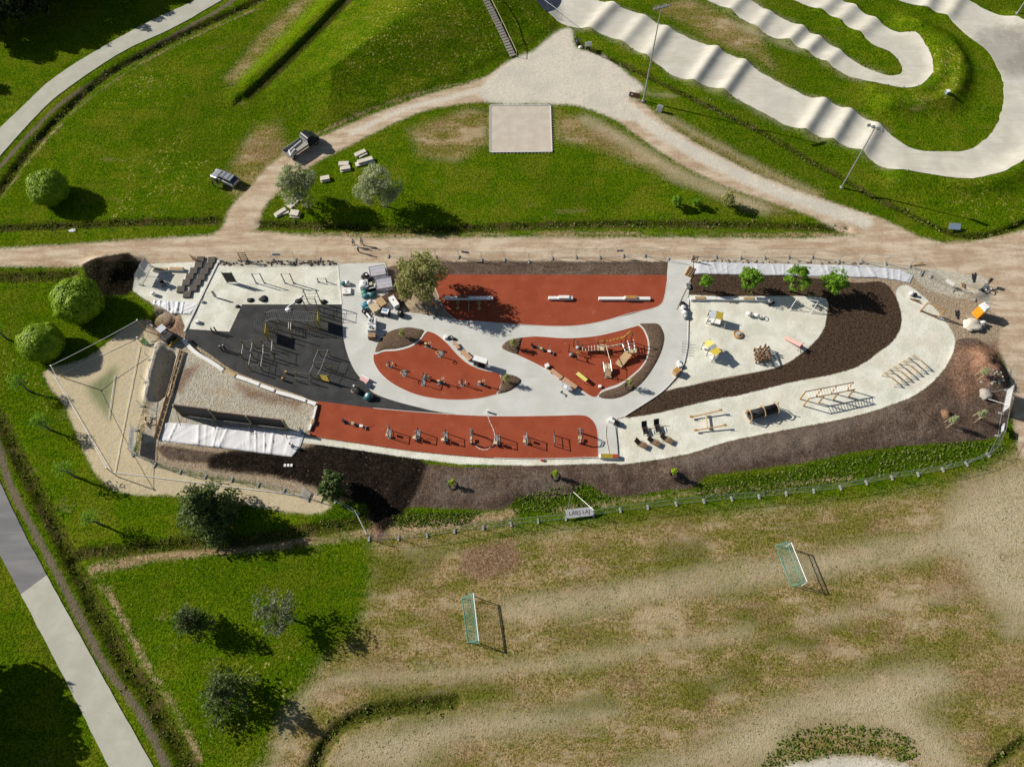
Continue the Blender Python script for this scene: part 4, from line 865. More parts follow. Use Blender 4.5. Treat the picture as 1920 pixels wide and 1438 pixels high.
def young(seed, r, hc, n): return fluffy(seed, r, hc, 'leaf_lime', int(n * 1.9), .14, .36)
GY = 'young lime green trees in the mulch'
tree('young_tree', 'smallest sparse lime green sapling in the mulch by the grey fabric', at(1318, 544), 'y0', young(41, 1.05, 2.2, 500), GY)
tree('young_tree', 'lime green tree second from the path in the mulch', at(1397, 545), 'y1', young(43, 1.75, 2.9, 2600), GY)
tree('young_tree', 'tallest lime green tree in the middle of the mulch row', at(1479.5, 546), 'y2', young(45, 2.1, 3.1, 3600), GY)
tree('young_tree', 'lime green tree at the right end of the mulch row', at(1553, 548), 'y3', young(47, 2.0, 2.9, 3200), GY)
def cone(seed, h, r, lm, n=9000, size=.2, gap=.3, lo=.08, bare=.0):
    """crown of separate branch tufts around a leader"""
    q = random.Random(seed); lob = []
    for k in range(52):
        f = k / 51; z = h * (lo + f * (.95 - lo)); rr = r * (1 - f) ** .75 * q.uniform(.55, 1.25) + .2; a = k * 2.4 + q.uniform(-.5, .5); s_ = rr * q.uniform(.22, .36) + .18
        lob.append((math.cos(a) * rr * .8, math.sin(a) * rr * .8, z + q.uniform(-.3, .3), s_ * 1.3, s_ * 1.3, s_))
        if k % 2: lob.append((math.cos(a) * rr * .4, math.sin(a) * rr * .4, z, s_, s_, s_ * .8))
    return lambda: (leaves(lob, n, size, seed, .9, .1, gap), lm, limb_mb(h * .9, .16, seed, r * .9, 16, .15))
GD = 'dark trees on the lower left lawn'
tree('conifer', 'dense green tree at the edge of the sand by the fence', at(404, 968), 'c1', cone(51, 8.2, 3.3, 'leaf_spruce', 11000, .2, .34), GD)
tree('thin_tree', 'pale sparse tree with fine twigs on the lower lawn, rightmost of the three', at(533, 1156), 'c2', fluffy(53, 3.0, 3.7, 'leaf_grey', 4200, .13, .44), GD, bark='bark_grey')
tree('thin_tree', 'small dark tree on the lower lawn, leftmost of the three', at(372, 1170), 'c3', cone(55, 5.8, 2.0, 'leaf_spruce', 2800, .16, .42, .2), GD)
tree('broad_tree', 'broad dark tree lowest on the lawn above the playing field path', at(438, 1306), 'c4', cone(57, 6.8, 2.7, 'leaf_spruce', 4600, .17, .42, .15), GD)
tree('broad_tree', 'leafy tree growing from the black soil by the fence', at(632, 924), 'c5', fluffy(59, 2.0, 2.6, 'leaf_spruce', 4200, .2, .36), GD)
GW = 'trees of the dark wood in the top left corner'
for i, (x, y, s, lb) in enumerate([(2, 78, .75, 'lowest tree of the dark wood at the left edge'), (52, 52, .95, 'dark wood tree nearest to the curved path'), (98, 36, .85, 'second dark wood tree along the curved path'), (135, 14, .95, 'third dark wood tree along the curved path'), (178, -8, .95, 'dark wood tree cut by the top edge near the path'), (224, -34, .95, 'dark wood tree above the frame whose shadow reaches the path'),
                                   (-35, 30, 1.1, 'tall dark wood tree in the very corner'), (18, 4, 1.15, 'tallest dark wood tree in the corner of the picture'), (80, -30, 1.15, 'dark wood tree deep in the corner behind the others')]):
    tree('wood_tree', lb, at(x, y), 'wood%d' % (i % 3), fluffy(70 + i % 3, 4.2, 5.4, 'leaf_wood', 7000, .3, .32), GW, i * 1.3, s)
GO = 'trees just outside the left edge'
for x, y, s, lb in [(-52, 158, .45, 'tree at the left edge casting a round shadow above the path'), (-95, 1262, 1.05, 'tree left of the road casting its shadow on the lower verge'), (-120, 1345, 1.1, 'second tree left of the road shading the lower left corner'), (-75, 1420, 1.1, 'lowest tree left of the road shading the corner')]:
    tree('roadside_tree', lb, at(x, y), 'wood1', None, GO, x * .1, s)
def sapling(seed, h=3.9, lm='leaf_grey', n=420, r=.9, size=.11): return fluffy(seed, r, h * .75, lm, n, size, .3)
GP = 'thin saplings along the road verge'
for i, (x, y, lb) in enumerate([(14, 636, 'thin sapling left of the round willows at the edge'), (56, 734, 'thin sapling left of the sand corner post'), (96, 807, 'thin sapling beside the middle of the sand'), (142, 895, 'leafier sapling at the lower left bend of the sand'), (189, 984, 'thin sapling alone on the lawn below the sand')]):
    tree('sapling', lb, at(x, y), 'sap%d' % (i % 3), sapling(90 + i % 3, 3.9, 'leaf_lime', 420 + 160 * (i % 3), 1.25, .10), GP, i * 1.1, 1.0 if i != 3 else 1.1, 'bark_grey')
# shrubs standing in rings of woven bark
mk('wicker', (.10, .070, .048), .9, var=.4, scale=9, bump=.6)
def ring_shrub(label, x, y, seed, lm='leaf_olive', h=1.7, n=420, r=.55, z=.16):
    T = thing('ringed_shrub', label, 'shrub', at(x, y, z), 0, 'young shrubs planted in woven rings')
    MB().ring((0, 0, .04), .52, .12, 14, 5).build('woven_ring', 'wicker', T)
    mb = MB(); q = random.Random(seed)
    for k in range(7): mb.tube((0, 0, 0), (q.uniform(-.4, .4), q.uniform(-.4, .4), h * q.uniform(.6, 1.1)), .018, 4, .006)
    mb.build('stems', 'bark', T)
    V, F = leaves([(0, 0, h * .75, r, r, h * .4), (.15, .1, h * .95, r * .6, r * .6, h * .25), (-.2, .1, h * .6, r * .5, r * .5, h * .3)], n, .10, seed, .9, 0, .3)
    o = bpy.data.objects.new('foliage', leaf_mesh('foliage', V, F, lm)); COL.objects.link(o); o.parent = T
ring_shrub('young shrub in the mulch bed left of the red island with bikes', 757, 634, 201)
ring_shrub('young shrub in the small bed at the right tip of the left island', 950, 718, 202)
ring_shrub('young shrub in the pointed bed left of the climbing island', 962, 652, 203)
ring_shrub('young shrub in the crescent bed right of the climbing island', 1178, 726, 204)
ring_shrub('left shrub in the brown soil below the long red strip', 848, 910, 205, 'leaf_bright', 1.4, 300, .4, 0)
ring_shrub('middle shrub in the brown soil below the long red strip', 1040, 893, 206, 'leaf_bright', 1.4, 300, .4, 0)
ring_shrub('shrub on the soil hump at the right end of the brown bank', 1262, 888, 207, 'leaf_bright', 1.2, 260, .4, 0)
def staked(label, x, y, seed):
    T = thing('staked_tree', label, 'tree', at(x, y), 0, 'newly planted trees tied to stakes')
    for a in (0, 2.1, 4.2): MB().tube((.5 * math.cos(a), .5 * math.sin(a), -.2), (.42 * math.cos(a), .42 * math.sin(a), 1.5), .035, 6).build('stake', 'wood_pale', T)
    MB().tube((0, 0, -.2), (0, 0, 2.0), .05, 6, .02).build('trunk', 'bark_grey', T)
    V, F = leaves([(0, 0, 1.7, .5, .5, .7), (0, 0, 2.3, .35, .35, .5)], 420, .10, seed, .9, 0, .25)
    o = bpy.data.objects.new('crown', leaf_mesh('crown', V, F, 'leaf_silver')); COL.objects.link(o); o.parent = T
staked('left of the two small staked trees in the brown soil corner', 1776, 797, 301); staked('right of the two small staked trees near the white banner', 1829, 786, 302); staked('small staked tree on the green heap at the right fence', 1834, 708, 303)
GBU = 'garden bushes on the upper lawn'
for x, y, r, lm, lb, sd in [(1266, 388, 1.0, 'leaf_lime', 'leftmost compact bush above the ditch right of the court', 311), (1303, 386, .95, 'leaf_lime', 'middle bush of three above the ditch right of the court', 312), (1361, 386, 1.35, 'leaf_olive', 'rightmost and tallest yellowish bush above the ditch', 313)]:
    tree('bush', lb, at(x, y), 'bush%d' % sd, fluffy(sd, r, r * 1.25, lm, 1100, .13, .36), GBU)

# ================================================================ weeds and tufts: nobody could count them
leaf_mat('leaf_weed', (.055, .090, .006), (.155, .200, .020), .25, 2.0); leaf_mat('leaf_straw', (.20, .17, .07), (.34, .28, .14), .3, 2.0); leaf_mat('leaf_tuft', (.085, .115, .008), (.210, .235, .030), .3, 2.0)
def tufts(name, pts, mat, size, nb, seed, tall=.5):
    r = np.random.RandomState(seed); p = np.array(pts); n = len(p); z = ground_h(p[:, 0], p[:, 1])
    base = np.repeat(np.c_[p, z], nb, 0); m_ = len(base); a = r.rand(m_) * 6.28; s_ = size * (.5 + r.rand(m_))
    base[:, 0] += r.normal(size=m_) * size * .5; base[:, 1] += r.normal(size=m_) * size * .5
    d = np.c_[np.cos(a), np.sin(a), np.zeros(m_)]; up = np.c_[-np.sin(a) * .5, np.cos(a) * .5, np.full(m_, tall)]
    u = d * (s_ * .45)[:, None]; v = up * s_[:, None]
    V = np.stack([base - u, base + u, base + v + u * .4, base + v - u * .4], 1).reshape(-1, 3); V[:, 2] -= .02
    o = bpy.data.objects.new(name, leaf_mesh(name, V, np.arange(4 * m_).reshape(-1, 4), mat)); COL.objects.link(o); return tag(o, kind='stuff')
def along(pw, w, dens, r):
    out = []
    for a, b in zip(pw[:-1], pw[1:]):
        L = np.hypot(*(b - a)); n = max(1, int(L * dens)); k = r.rand(n)[:, None]; q = a + (b - a) * k; nn = np.array([-(b - a)[1], (b - a)[0]]) / max(L, 1e-6); out.append(q + nn * (r.normal(size=n) * w)[:, None])
    return np.concatenate(out)
def inside(px, n, r, bias=0.0):
    w = PW(px); lo, hi = w.min(0), w.max(0); q = lo + (hi - lo) * r.rand(n, 2); return q[poly_sd(w, q[:, 0], q[:, 1]) > bias]
rr_ = np.random.RandomState(5); dp = np.concatenate([along(pw, w * .7, 5.0, rr_) for pw, d, w in DITCH_W if d > .2])
dp = dp[(np.abs(dp[:, 0]) < 100) & (dp[:, 1] > -3) & (dp[:, 1] < 132)]
tufts('weeds', dp, 'leaf_weed', .24, 4, 31); tufts('dry_weeds', dp[::6] + rr_.normal(size=(len(dp[::6]), 2)) * .5, 'leaf_straw', .22, 3, 32)
tufts('weeds', np.concatenate([inside(LUSH[0], 2600, rr_), inside(LUSH[1], 900, rr_), inside(LUSH[2], 500, rr_), inside(LUSH[3], 500, rr_)]), 'leaf_weed', .24, 3, 33)
fp = inside(WORN[0], 15000, rr_, .5); kp = fbm(fp[:, 0], fp[:, 1], 5.0, 12, 3); tufts('field_tufts', fp[kp > .46], 'leaf_tuft', .13, 3, 34, .4); tufts('straw_tufts', fp[kp < .50], 'leaf_straw', .12, 3, 35, .35)
ed = np.concatenate([along(PW(e), .35, 1.6, rr_) for e in (BMX_A1[5:110], BMX_A2[8:110], BMX_B1[5:80], BMX_B2[5:80])]); 
trk = np.maximum(poly_sd(PW(list(BMX_A1) + list(BMX_A2)[::-1]), ed[:, 0], ed[:, 1]), poly_sd(PW(list(BMX_B1) + list(BMX_B2)[::-1]), ed[:, 0], ed[:, 1])); tufts('verge_tufts', ed[trk < -.05], 'leaf_weed', .22, 4, 36)
lw = np.c_[rr_.uniform(-95, 60, 16000), rr_.uniform(0, 128, 16000)]; ok = np.ones(len(lw), bool)
for q in HARD_W + [PW(p) for p in DIRT + SAND + PALE + LIME + [SITE, SOILP, WORN[0]]] + [PW(list(BMX_A1) + list(BMX_A2)[::-1]), PW(list(BMX_B1) + list(BMX_B2)[::-1])]: ok &= poly_sd(q, lw[:, 0], lw[:, 1]) < -.3
lw = lw[ok]; kl = fbm(lw[:, 0], lw[:, 1], 6.0, 15, 3); tufts('lawn_tufts', lw[kl > .44], 'leaf_tuft', .12, 3, 37, .45)
# ================================================================ vehicles
def wheel(T, x, y, r=.32, w=.2, name='wheel'):
    prof = [(r * .62, -w / 2), (r * .96, -w / 2), (r, -w * .3), (r, w * .3), (r * .96, w / 2), (r * .62, w / 2)]
    mb = MB(); mb.lathe(prof, (0, 0, 0), 18); mb.v = [(a, c, b) for a, b, c in mb.v]; mb.f = [tuple(reversed(f)) for f in mb.f]
    o = mb.build(name, 'rubber_black', T); o.location = (x, y, r)
    m2 = MB().tube((0, -w * .42, 0), (0, w * .42, 0), r * .62, 14); m2.build('rim', 'steel', o)
    return o
a_car = ang((400, 326), (446, 347)) + math.pi
T = thing('parked_car', 'silver estate car with its driver door open on the grass', 'car', at(424, 339), a_car)
HW = .88
low = [(-2.3, .35), (-2.35, .62), (-2.28, .92), (-1.0, 1.0), (.75, .98), (1.75, .88), (2.2, .74), (2.32, .55), (2.25, .32)]
MB().side(low, -HW, HW).build('body', 'car_silver', T, bevel=.07)
gh = MB()                                        # cabin, narrower towards the roof
b0 = [(-2.2, -.80), (1.05, -.80), (1.05, .80), (-2.2, .80)]; t0 = [(-1.75, -.62), (.25, -.62), (.25, .62), (-1.75, .62)]
gh.add([(x, y, .95) for x, y in b0] + [(x, y, 1.46) for x, y in t0], [(0, 1, 5, 4), (1, 2, 6, 5), (2, 3, 7, 6), (3, 0, 4, 7), (4, 5, 6, 7)]); gh.build('windows', 'glass_dark', T)
MB().box(-.75, 0, 1.475, 2.1, 1.3, .05, tap=.95).build('roof', 'car_silver', T, bevel=.02)
for s in (-1, 1):
    MB().beam((-2.2, s * .79, .97), (-1.75, s * .63, 1.47), .07, .05).build('pillar', 'car_silver', T); MB().beam((1.02, s * .79, .97), (.25, s * .63, 1.47), .07, .05).build('pillar', 'car_silver', T); MB().beam((-.6, s * .80, .97), (-.6, s * .64, 1.47), .07, .05).build('pillar', 'car_silver', T)
    MB().tube((-1.6, s * .60, 1.55), (.1, s * .60, 1.55), .018, 6).build('roof_rail', 'black_metal', T)
    MB().box(2.22, s * .62, .68, .16, .36, .14).build('headlight', 'light_glass', T); MB().box(-2.31, s * .72, .8, .08, .2, .3).build('tail_light', 'tail_red', T)
    MB().box(.75, s * .98, 1.02, .12, .2, .13).build('mirror', 'black_metal', T)
for x in (-.3, -1.2): MB().beam((x, -.62, 1.57), (x, .62, 1.57), .06, .03).build('roof_bar', 'black_metal', T)
for x in (-1.45, 1.42):
    for s in (-1, 1): wheel(T, x, s * .80)
d = MB().box(0, 0, .66, 1.05, .06, .62).build('open_door', 'car_silver', T); d.location = (.15, 1.32, 0); d.rotation_euler = (0, 0, R(-62)); d.location = (.28, 1.28, 0)
MB().box(0, 0, 1.18, .9, .03, .4).build('door_window', 'glass_dark', d)

a_tr = ang((536, 288), (588, 252))
T = thing('flatbed_truck', 'small truck with dark cab and open grey bed holding white rolls', 'truck', at(566, 281), a_tr)
MB().box(0, 0, .62, 5.6, .8, .18).build('chassis', 'black_metal', T)
MB().box(-1.0, 0, .92, 3.7, 2.05, .07).build('bed_floor', 'grey_board', T)
for s in (-1, 1): MB().box(-1.0, s * 1.03, 1.14, 3.7, .05, .40).build('bed_side', 'galvanized', T)
MB().box(-2.86, 0, 1.14, .05, 2.1, .40).build('tailgate', 'galvanized', T); MB().box(.88, 0, 1.45, .06, 2.1, 1.0).build('headboard', 'galvanized', T)
cab = [(.98, .5), (.98, 2.15), (1.25, 2.28), (1.95, 2.25), (2.55, 1.5), (3.05, 1.32), (3.15, 1.0), (3.15, .5)]
MB().side(cab, -.95, .95).build('cab', 'car_dark', T, bevel=.06)
MB().add([(2.0, -.78, 2.22), (2.0, .78, 2.22), (2.56, .82, 1.53), (2.56, -.82, 1.53)], [(0, 1, 2, 3)]).build('windscreen', 'glass_dark', T).location = (.03, 0, .02)
for s in (-1, 1): MB().box(1.7, s * .965, 1.8, .95, .02, .5).build('side_window', 'glass_dark', T); MB().box(2.35, s * 1.12, 1.6, .1, .2, .3).build('mirror', 'black_metal', T); MB().box(3.16, s * .7, .85, .05, .3, .18).build('headlight', 'light_glass', T)
for x in (-1.9, 2.3):
    for s in (-1, 1): wheel(T, x, s * .86, .36, .24)
rl = thing('fabric_roll', 'long white roll lying along the truck bed', 'roll', T.location, a_tr, 'white rolls on the truck bed'); MB().tube((-1.9, .25, 1.08), (.6, .55, 1.08), .13, 10).build('roll', 'white_cloth', rl)
rl = thing('fabric_roll', 'short white roll lying crosswise near the tailgate of the truck', 'roll', T.location, a_tr, 'white rolls on the truck bed'); MB().tube((-2.5, -.55, 1.09), (-1.2, -.15, 1.09), .14, 10).build('roll', 'white_cloth', rl)
rl = thing('fabric_roll', 'white bundle in the rear corner of the truck bed', 'roll', T.location, a_tr, 'white rolls on the truck bed'); MB().tube((-2.55, -.8, 1.1), (-2.0, .35, 1.1), .14, 10).build('roll', 'white_cloth', rl)

# mini excavator in the trench
a_ex = ang((318, 630), (286, 602))
T = thing('mini_excavator', 'yellow mini excavator with grey roof digging beside the black rubber', 'excavator', at(316, 634), a_ex)
for s in (-1, 1):
    tr = MB().box(0, s * .62, .24, 1.9, .34, .46).build('track', 'rubber_black', T, bevel=.12)
    for x in (-.6, 0, .6): MB().tube((x, s * .62 - .19, .24), (x, s * .62 + .19, .24), .15, 8).build('roller', 'black_metal', tr)
MB().tube((0, 0, .4), (0, 0, .62), .45, 14).build('turntable', 'black_metal', T)
MB().box(-.55, 0, .95, 1.1, 1.45, .62).build('engine_cover', 'dark_panel', T, bevel=.12); MB().box(.35, -.2, .72, .9, 1.1, .16).build('deck', 'dark_panel', T)
for x, y in ((-.3, -.5), (-.3, .5), (.62, -.5), (.62, .5)): MB().tube((x, y * .95 - .05, .75), (x, y * .9 - .05, 2.3), .035, 6).build('cab_post', 'black_metal', T)
MB().box(.16, -.05, 2.36, 1.15, 1.15, .08, tap=.92).build('cab_roof', 'grey_cloth', T, bevel=.03); MB().box(.1, -.05, 1.05, .45, .5, .5).build('seat', 'rubber_black', T)
MB().beam((.8, .1, .8), (2.0, .15, 2.3), .16, .22).beam((2.0, .15, 2.3), (2.7, .15, 2.0), .15, .2).build('boom', 'black_metal', T); MB().beam((2.65, .15, 2.1), (3.0, .15, .75), .13, .18).build('arm', 'black_metal', T)
MB().prism([(2.75, -.1), (3.25, -.1), (3.25, .4), (2.75, .4)], .25, .7).build('bucket', 'grey_metal', T); MB().box(-.2, 0, .16, .2, 1.7, .3).build('blade', 'yellow_paint', T).location = (-1.1, 0, 0)

# ================================================================ people
def person(label, px, py, face, top, legs, pose='stand', seed=0, extra=None):
    """one continuous figure grown over a jointed skeleton; clothes are colours of its regions"""
    T = thing('person', label, 'person', at(px, py), face, 'people on the site')
    q = random.Random(seed); st = .13 if pose != 'walk' else .30
    kn = 0.0; Hh = 0.0
    if pose == 'crouch':
        J = {'pel': (0, 0, .42), 'ch': (.22, 0, .80), 'nk': (.34, 0, 1.0), 'hd': (.42, 0, 1.10), 'ht': (.47, 0, 1.24),
             'hl': (.02, .11, .40), 'kl': (.42, .17, .48), 'al': (.12, .15, .08), 'tl': (.34, .16, .04), 'hr': (.02, -.11, .40), 'kr': (.36, -.17, .10), 'ar': (-.06, -.15, .07), 'tr': (-.18, -.16, .04),
             'sl': (.26, .2, .86), 'el': (.42, .26, .62), 'wl': (.6, .18, .45), 'sr': (.26, -.2, .86), 'er': (.42, -.26, .6), 'wr': (.6, -.16, .42)}
    else:
        f = .22 if pose == 'walk' else .04
        J = {'pel': (0, 0, .95), 'ch': (.02, 0, 1.28), 'nk': (.02, 0, 1.48), 'hd': (.04, 0, 1.58), 'ht': (.05, 0, 1.72),
             'hl': (0, .10, .90), 'kl': (f * .7, .11, .50), 'al': (f, .12, .08), 'tl': (f + .2, .13, .04), 'hr': (0, -.10, .90), 'kr': (-f * .3, -.11, .50), 'ar': (-f, -.12, .09), 'tr': (-f + .19, -.13, .04),
             'sl': (.01, .19, 1.40), 'el': (-f * .5, .26, 1.12), 'wl': (.10, .25, .90), 'sr': (.01, -.19, 1.40), 'er': (f * .3, -.26, 1.12), 'wr': (.22, -.24, .94)}
    rad = {'pel': .145, 'ch': .15, 'nk': .055, 'hd': .09, 'ht': .085, 'hl': .095, 'kl': .062, 'al': .045, 'tl': .04, 'hr': .095, 'kr': .062, 'ar': .045, 'tr': .04, 'sl': .062, 'el': .045, 'wl': .032, 'sr': .062, 'er': .045, 'wr': .032}
    E_ = [('pel', 'ch'), ('ch', 'nk'), ('nk', 'hd'), ('hd', 'ht'), ('pel', 'hl'), ('hl', 'kl'), ('kl', 'al'), ('al', 'tl'), ('pel', 'hr'), ('hr', 'kr'), ('kr', 'ar'), ('ar', 'tr'), ('ch', 'sl'), ('sl', 'el'), ('el', 'wl'), ('ch', 'sr'), ('sr', 'er'), ('er', 'wr')]
    for s, y in (('l', 1), ('r', -1)):            # palm and five fingers, unequal and bent
        w = Vector(J['w' + s]); e = Vector(J['e' + s]); d = (w - e).normalized(); side = d.cross(Vector((0, y, 0))).normalized()
        J['p' + s] = tuple(w + d * .075); rad['p' + s] = .03; E_.append(('w' + s, 'p' + s))
    names = list(J); me = bpy.data.meshes.new('body'); me.from_pydata([J[n] for n in names], [(names.index(a), names.index(b)) for a, b in E_], [])
    o = bpy.data.objects.new('body', me); COL.objects.link(o)
    m = o.modifiers.new('skin', 'SKIN'); m.use_smooth_shade = True
    for i, n in enumerate(names):
        sv = me.skin_vertices[0].data[i]; r = rad[n]; sv.radius = (r, r * (1.25 if n in ('pel', 'ch') else 1)); sv.use_root = n == 'pel'
    o.modifiers.new('sub', 'SUBSURF').levels = 1
    dg = bpy.context.evaluated_depsgraph_get(); bm_ = bpy.data.meshes.new_from_object(o.evaluated_get(dg)); bpy.data.objects.remove(o)
    mb = MB(); mb.v = [tuple(v.co) for v in bm_.vertices]; hd = Vector(J['hd']); 
    for p in bm_.polygons:
        c = p.center; near = min(names, key=lambda n: (Vector(J[n]) - c).length - rad[n])
        k = 1 if near in ('ch', 'sl', 'sr', 'el', 'er') else 2 if near in ('pel', 'hl', 'hr', 'kl', 'kr') else 3 if near in ('al', 'ar', 'tl', 'tr') else 0
        mb.f.append(tuple(p.vertices)); mb.mi.append(k)
    for s, y in (('l', 1), ('r', -1)):
        w = Vector(J['p' + s]); d = (w - Vector(J['w' + s])).normalized(); sd = Vector((1, 0, 0)) - d * d.x; sd.normalize(); mb.cm = 0
        for i, ln in enumerate((.075, .085, .08, .06)):
            b = w + sd * ((i - 1.5) * .019); mid = b + d * ln * .55; mb.tube(b, mid, .009, 5, .008).tube(mid, mid + d * ln * .4 + Vector((0, -y * .02, 0)), .008, 5, .006)
        tb = Vector(J['w' + s]) + d * .03 + sd * .03; mb.tube(tb, tb + sd * .035 + d * .035, .010, 5, .007)
    me2 = mb.mesh('body', ['skin', top, legs, 'rubber_black'], True); b = bpy.data.objects.new('body', me2); COL.objects.link(b); b.parent = T
    h = Vector(J['ht']); f = MB().blob((h.x - .015, h.y, h.z + .02), .098, .088, .085, seed, .08, 2); f.build('hair', 'hair' if extra is None else extra, T, True)
    fx = h.x + .085; fc = MB().box(fx + .008, 0, h.z - .06, .03, .025, .04)
    for y in (-.034, .034): fc.box(fx - .002, y, h.z - .035, .012, .022, .012)
    fc.box(fx - .004, 0, h.z - .105, .012, .045, .010)
    for y in (-.088, .088): fc.box(h.x, y, h.z - .05, .035, .016, .055)
    fc.build('face', 'skin', T)
    return T
person('person in dark red top standing beside the silver car', 402.5, 351, R(30), 'shirt_red', 'navy', 'stand', 1)
person('person in white walking on the dirt road, left of the pair', 664, 461, R(-60), 'shirt_white', 'navy', 'walk', 2)
person('person in white walking on the dirt road, right of the pair', 679.5, 459, R(-70), 'shirt_white', 'denim', 'walk', 3)
person('person in grey on the dirt road nearest the fence gap', 672.5, 473, R(60), 'grey_cloth', 'navy', 'stand', 4)
person('worker in orange vest standing beside the olive willow', 812, 577, R(-30), 'vest_orange', 'navy', 'stand', 5, 'white_paint')
person('worker in blue crouching at the end of the seating wall', 569, 815, R(120), 'shirt_blue', 'denim', 'crouch', 6)
person('worker in white crouching at the lower edge of the white sheet', 553, 840, R(160), 'shirt_white', 'denim', 'crouch', 7)

# ================================================================ tall masts, signs and boxes by the race track
def mast(label, b, t_, n=4, az=R(200)):
    h = top_h(b, t_); T = thing('floodlight_mast', label, 'light mast', at(*b), 0, 'floodlight masts beside the race track')
    MB().tube((0, 0, -.3), (0, 0, h), .15, 10, .07).build('pole', 'galvanized', T); MB().box(0, 0, .05, .5, .5, .2).build('plinth', 'foot_concrete', T)
    d = Vector((math.cos(az), math.sin(az), 0)); MB().beam(tuple(d * -1.0 + Vector((0, 0, h))), tuple(d * 1.0 + Vector((0, 0, h))), .1, .1).build('crossarm', 'galvanized', T)
    for k in range(n):
        p = d * (-1.0 + 2.0 * k / (n - 1)); l = MB().box(p.x, p.y - .15, h + .15, .42, .36, .3, rx=R(25)).build('floodlight', 'grey_metal', T)
        MB().box(p.x, p.y - .30, h + .08, .34, .02, .26, rx=R(25)).build('lens', 'light_glass', l)
mast('tallest floodlight mast beside the brown sign at the gravel junction', (1206, 190), (1238, 14)); mast('floodlight mast at the bend of the race track', (1578, 352), (1641, 240), az=R(150)); mast('floodlight mast cut off by the top right corner', (1907, 26), (1990, -90))
def sign(label, a, b, h0, h1, mat, name='sign_board'):
    A = at(*a); B = at(*b); L = math.hypot(B[0] - A[0], B[1] - A[1]); T = thing('sign', label, 'sign', A, math.atan2(B[1] - A[1], B[0] - A[0]), 'signs by the race track')
    for x in (.08, L - .08): MB().tube((x, 0, -.2), (x, 0, h1), .035, 6).build('post', 'galvanized', T)
    o = MB().box(L / 2, -.05, (h0 + h1) / 2, L, .04, h1 - h0).build(name, mat, T); return T, o, L
T, o, L = sign('brown info sign at the gravel junction beside the tall mast', (1178, 187), (1198, 191), .7, 1.7, 'brown_board'); MB().box(L * .25, -.075, 1.3, .35, .01, .3).build('pictogram', 'white_paint', o)
sign('white sign board at the start of the ditch by the race track', (1096, 92), (1108, 94), .5, 1.4, 'banner_white'); 
T = thing('ground_sign', 'pale blue sign tilted in the grass at the ditch bend', 'sign', at(1787, 429, .55), R(-6)); MB().box(0, 0, 0, 1.7, .95, .05, rx=R(35)).build('board', 'sign_blue', T)
for x in (-.7, .7): MB().tube((x, .1, -.7), (x, .1, 0), .04, 6).build('post', 'galvanized', T)
T = thing('electric_cabinet', 'grey electric cabinet right of the brown sign', 'cabinet', at(1236, 209), R(-25)); MB().box(0, 0, .55, .9, .45, 1.1).build('housing', 'grey_cloth', T, bevel=.03); MB().box(0, 0, 1.13, 1.0, .55, .06).build('lid', 'galvanized', T); MB().box(0, -.24, .55, .8, .02, .9).build('door', 'banner_grey', T)
T = thing('litter_bin', 'dark litter bin beside the white sign near the race track', 'bin', at(1083, 84), 0); MB().lathe([(.24, 0), (.3, .1), (.32, .85), (.26, .9)], (0, 0, 0), 14).build('bin', 'black_metal', T); MB().ring((0, 0, .88), .3, .03, 14, 5).build('rim', 'grey_metal', T)
T = thing('stone', 'pale round stone at the foot of the litter bin', 'stone', at(1088, 90), 0); MB().blob((0, 0, .1), .4, .3, .25, 5, .2).build('stone', 'white_concrete', T)
T = thing('water_box', 'small pale blue box on the dandelion mound inside the race track', 'box', at(1775, 176), R(20)); MB().box(0, 0, .3, .55, .5, .6).build('housing', 'sign_blue', T); MB().box(0, 0, .62, .6, .55, .05).build('lid', 'banner_white', T)
# start slope: dark asphalt and a boardwalk on the hill
sl = [(985, -25), (1045, -28), (1052, 2), (1038, 22), (1022, 30), (1008, 18), (975, -10)]
w = PW(smooth(sl, 3, True)); mbx = MB(); n = len(w); cx, cy = w.mean(0)
for k in (1, .6, .25):
    q = np.c_[cx + (w[:, 0] - cx) * k, cy + (w[:, 1] - cy) * k]; z = ground_h(q[:, 0], q[:, 1]) + .16
    mbx.v += [(a, b, c_) for (a, b), c_ in zip(q, z)]
for j in range(2):
    for i in range(n): mbx.f.append((j * n + i, j * n + (i + 1) % n, (j + 1) * n + (i + 1) % n, (j + 1) * n + i)); mbx.mi.append(0)
mbx.f.append(tuple(2 * n + i for i in range(n))); mbx.mi.append(0); mk('start_asphalt', (.045, .055, .085), .7, var=.2, scale=2); tag(mbx.build('start_slope', 'start_asphalt', smooth_=True), kind='structure')
T = thing('boardwalk', 'wooden boardwalk with a pale handrail climbing the grassy hill', 'boardwalk', at(962, 108), 0)
pl = [(962, 108), (948, 78), (934, 48), (920, 20), (905, -10), (893, -35)]
W_ = [at(*q) for q in pl]; o0 = Vector(T.location)
for a, b in zip(W_[:-1], W_[1:]):
    a = Vector(a) - o0; b = Vector(b) - o0; d = (b - a); m = int(d.length / .5)
    for k in range(m):
        p = a + d * ((k + .5) / m); MB().box(p.x, p.y, p.z + .22, 1.1, .42, .06, rz=math.atan2(d.y, d.x) - R(90), rx=math.atan2(d.z, math.hypot(d.x, d.y))).build('plank', 'grey_board', T)
rp = [Vector(q) - o0 + Vector((.62, .1, 1.15)) for q in W_]; MB().path(rp, .05, 6).build('handrail', 'wood_pale', T)
for q in rp: MB().tube((q.x, q.y, q.z - 1.2), q, .05, 6).build('post', 'wood_pale', T)
T = thing('white_litter', 'scrap of white plastic in the ditch left of the track junction', 'litter', at(136, 433), 0); MB().blob((0, 0, .1), .5, .3, .12, 8, .5).build('sheet', 'white_cloth', T)
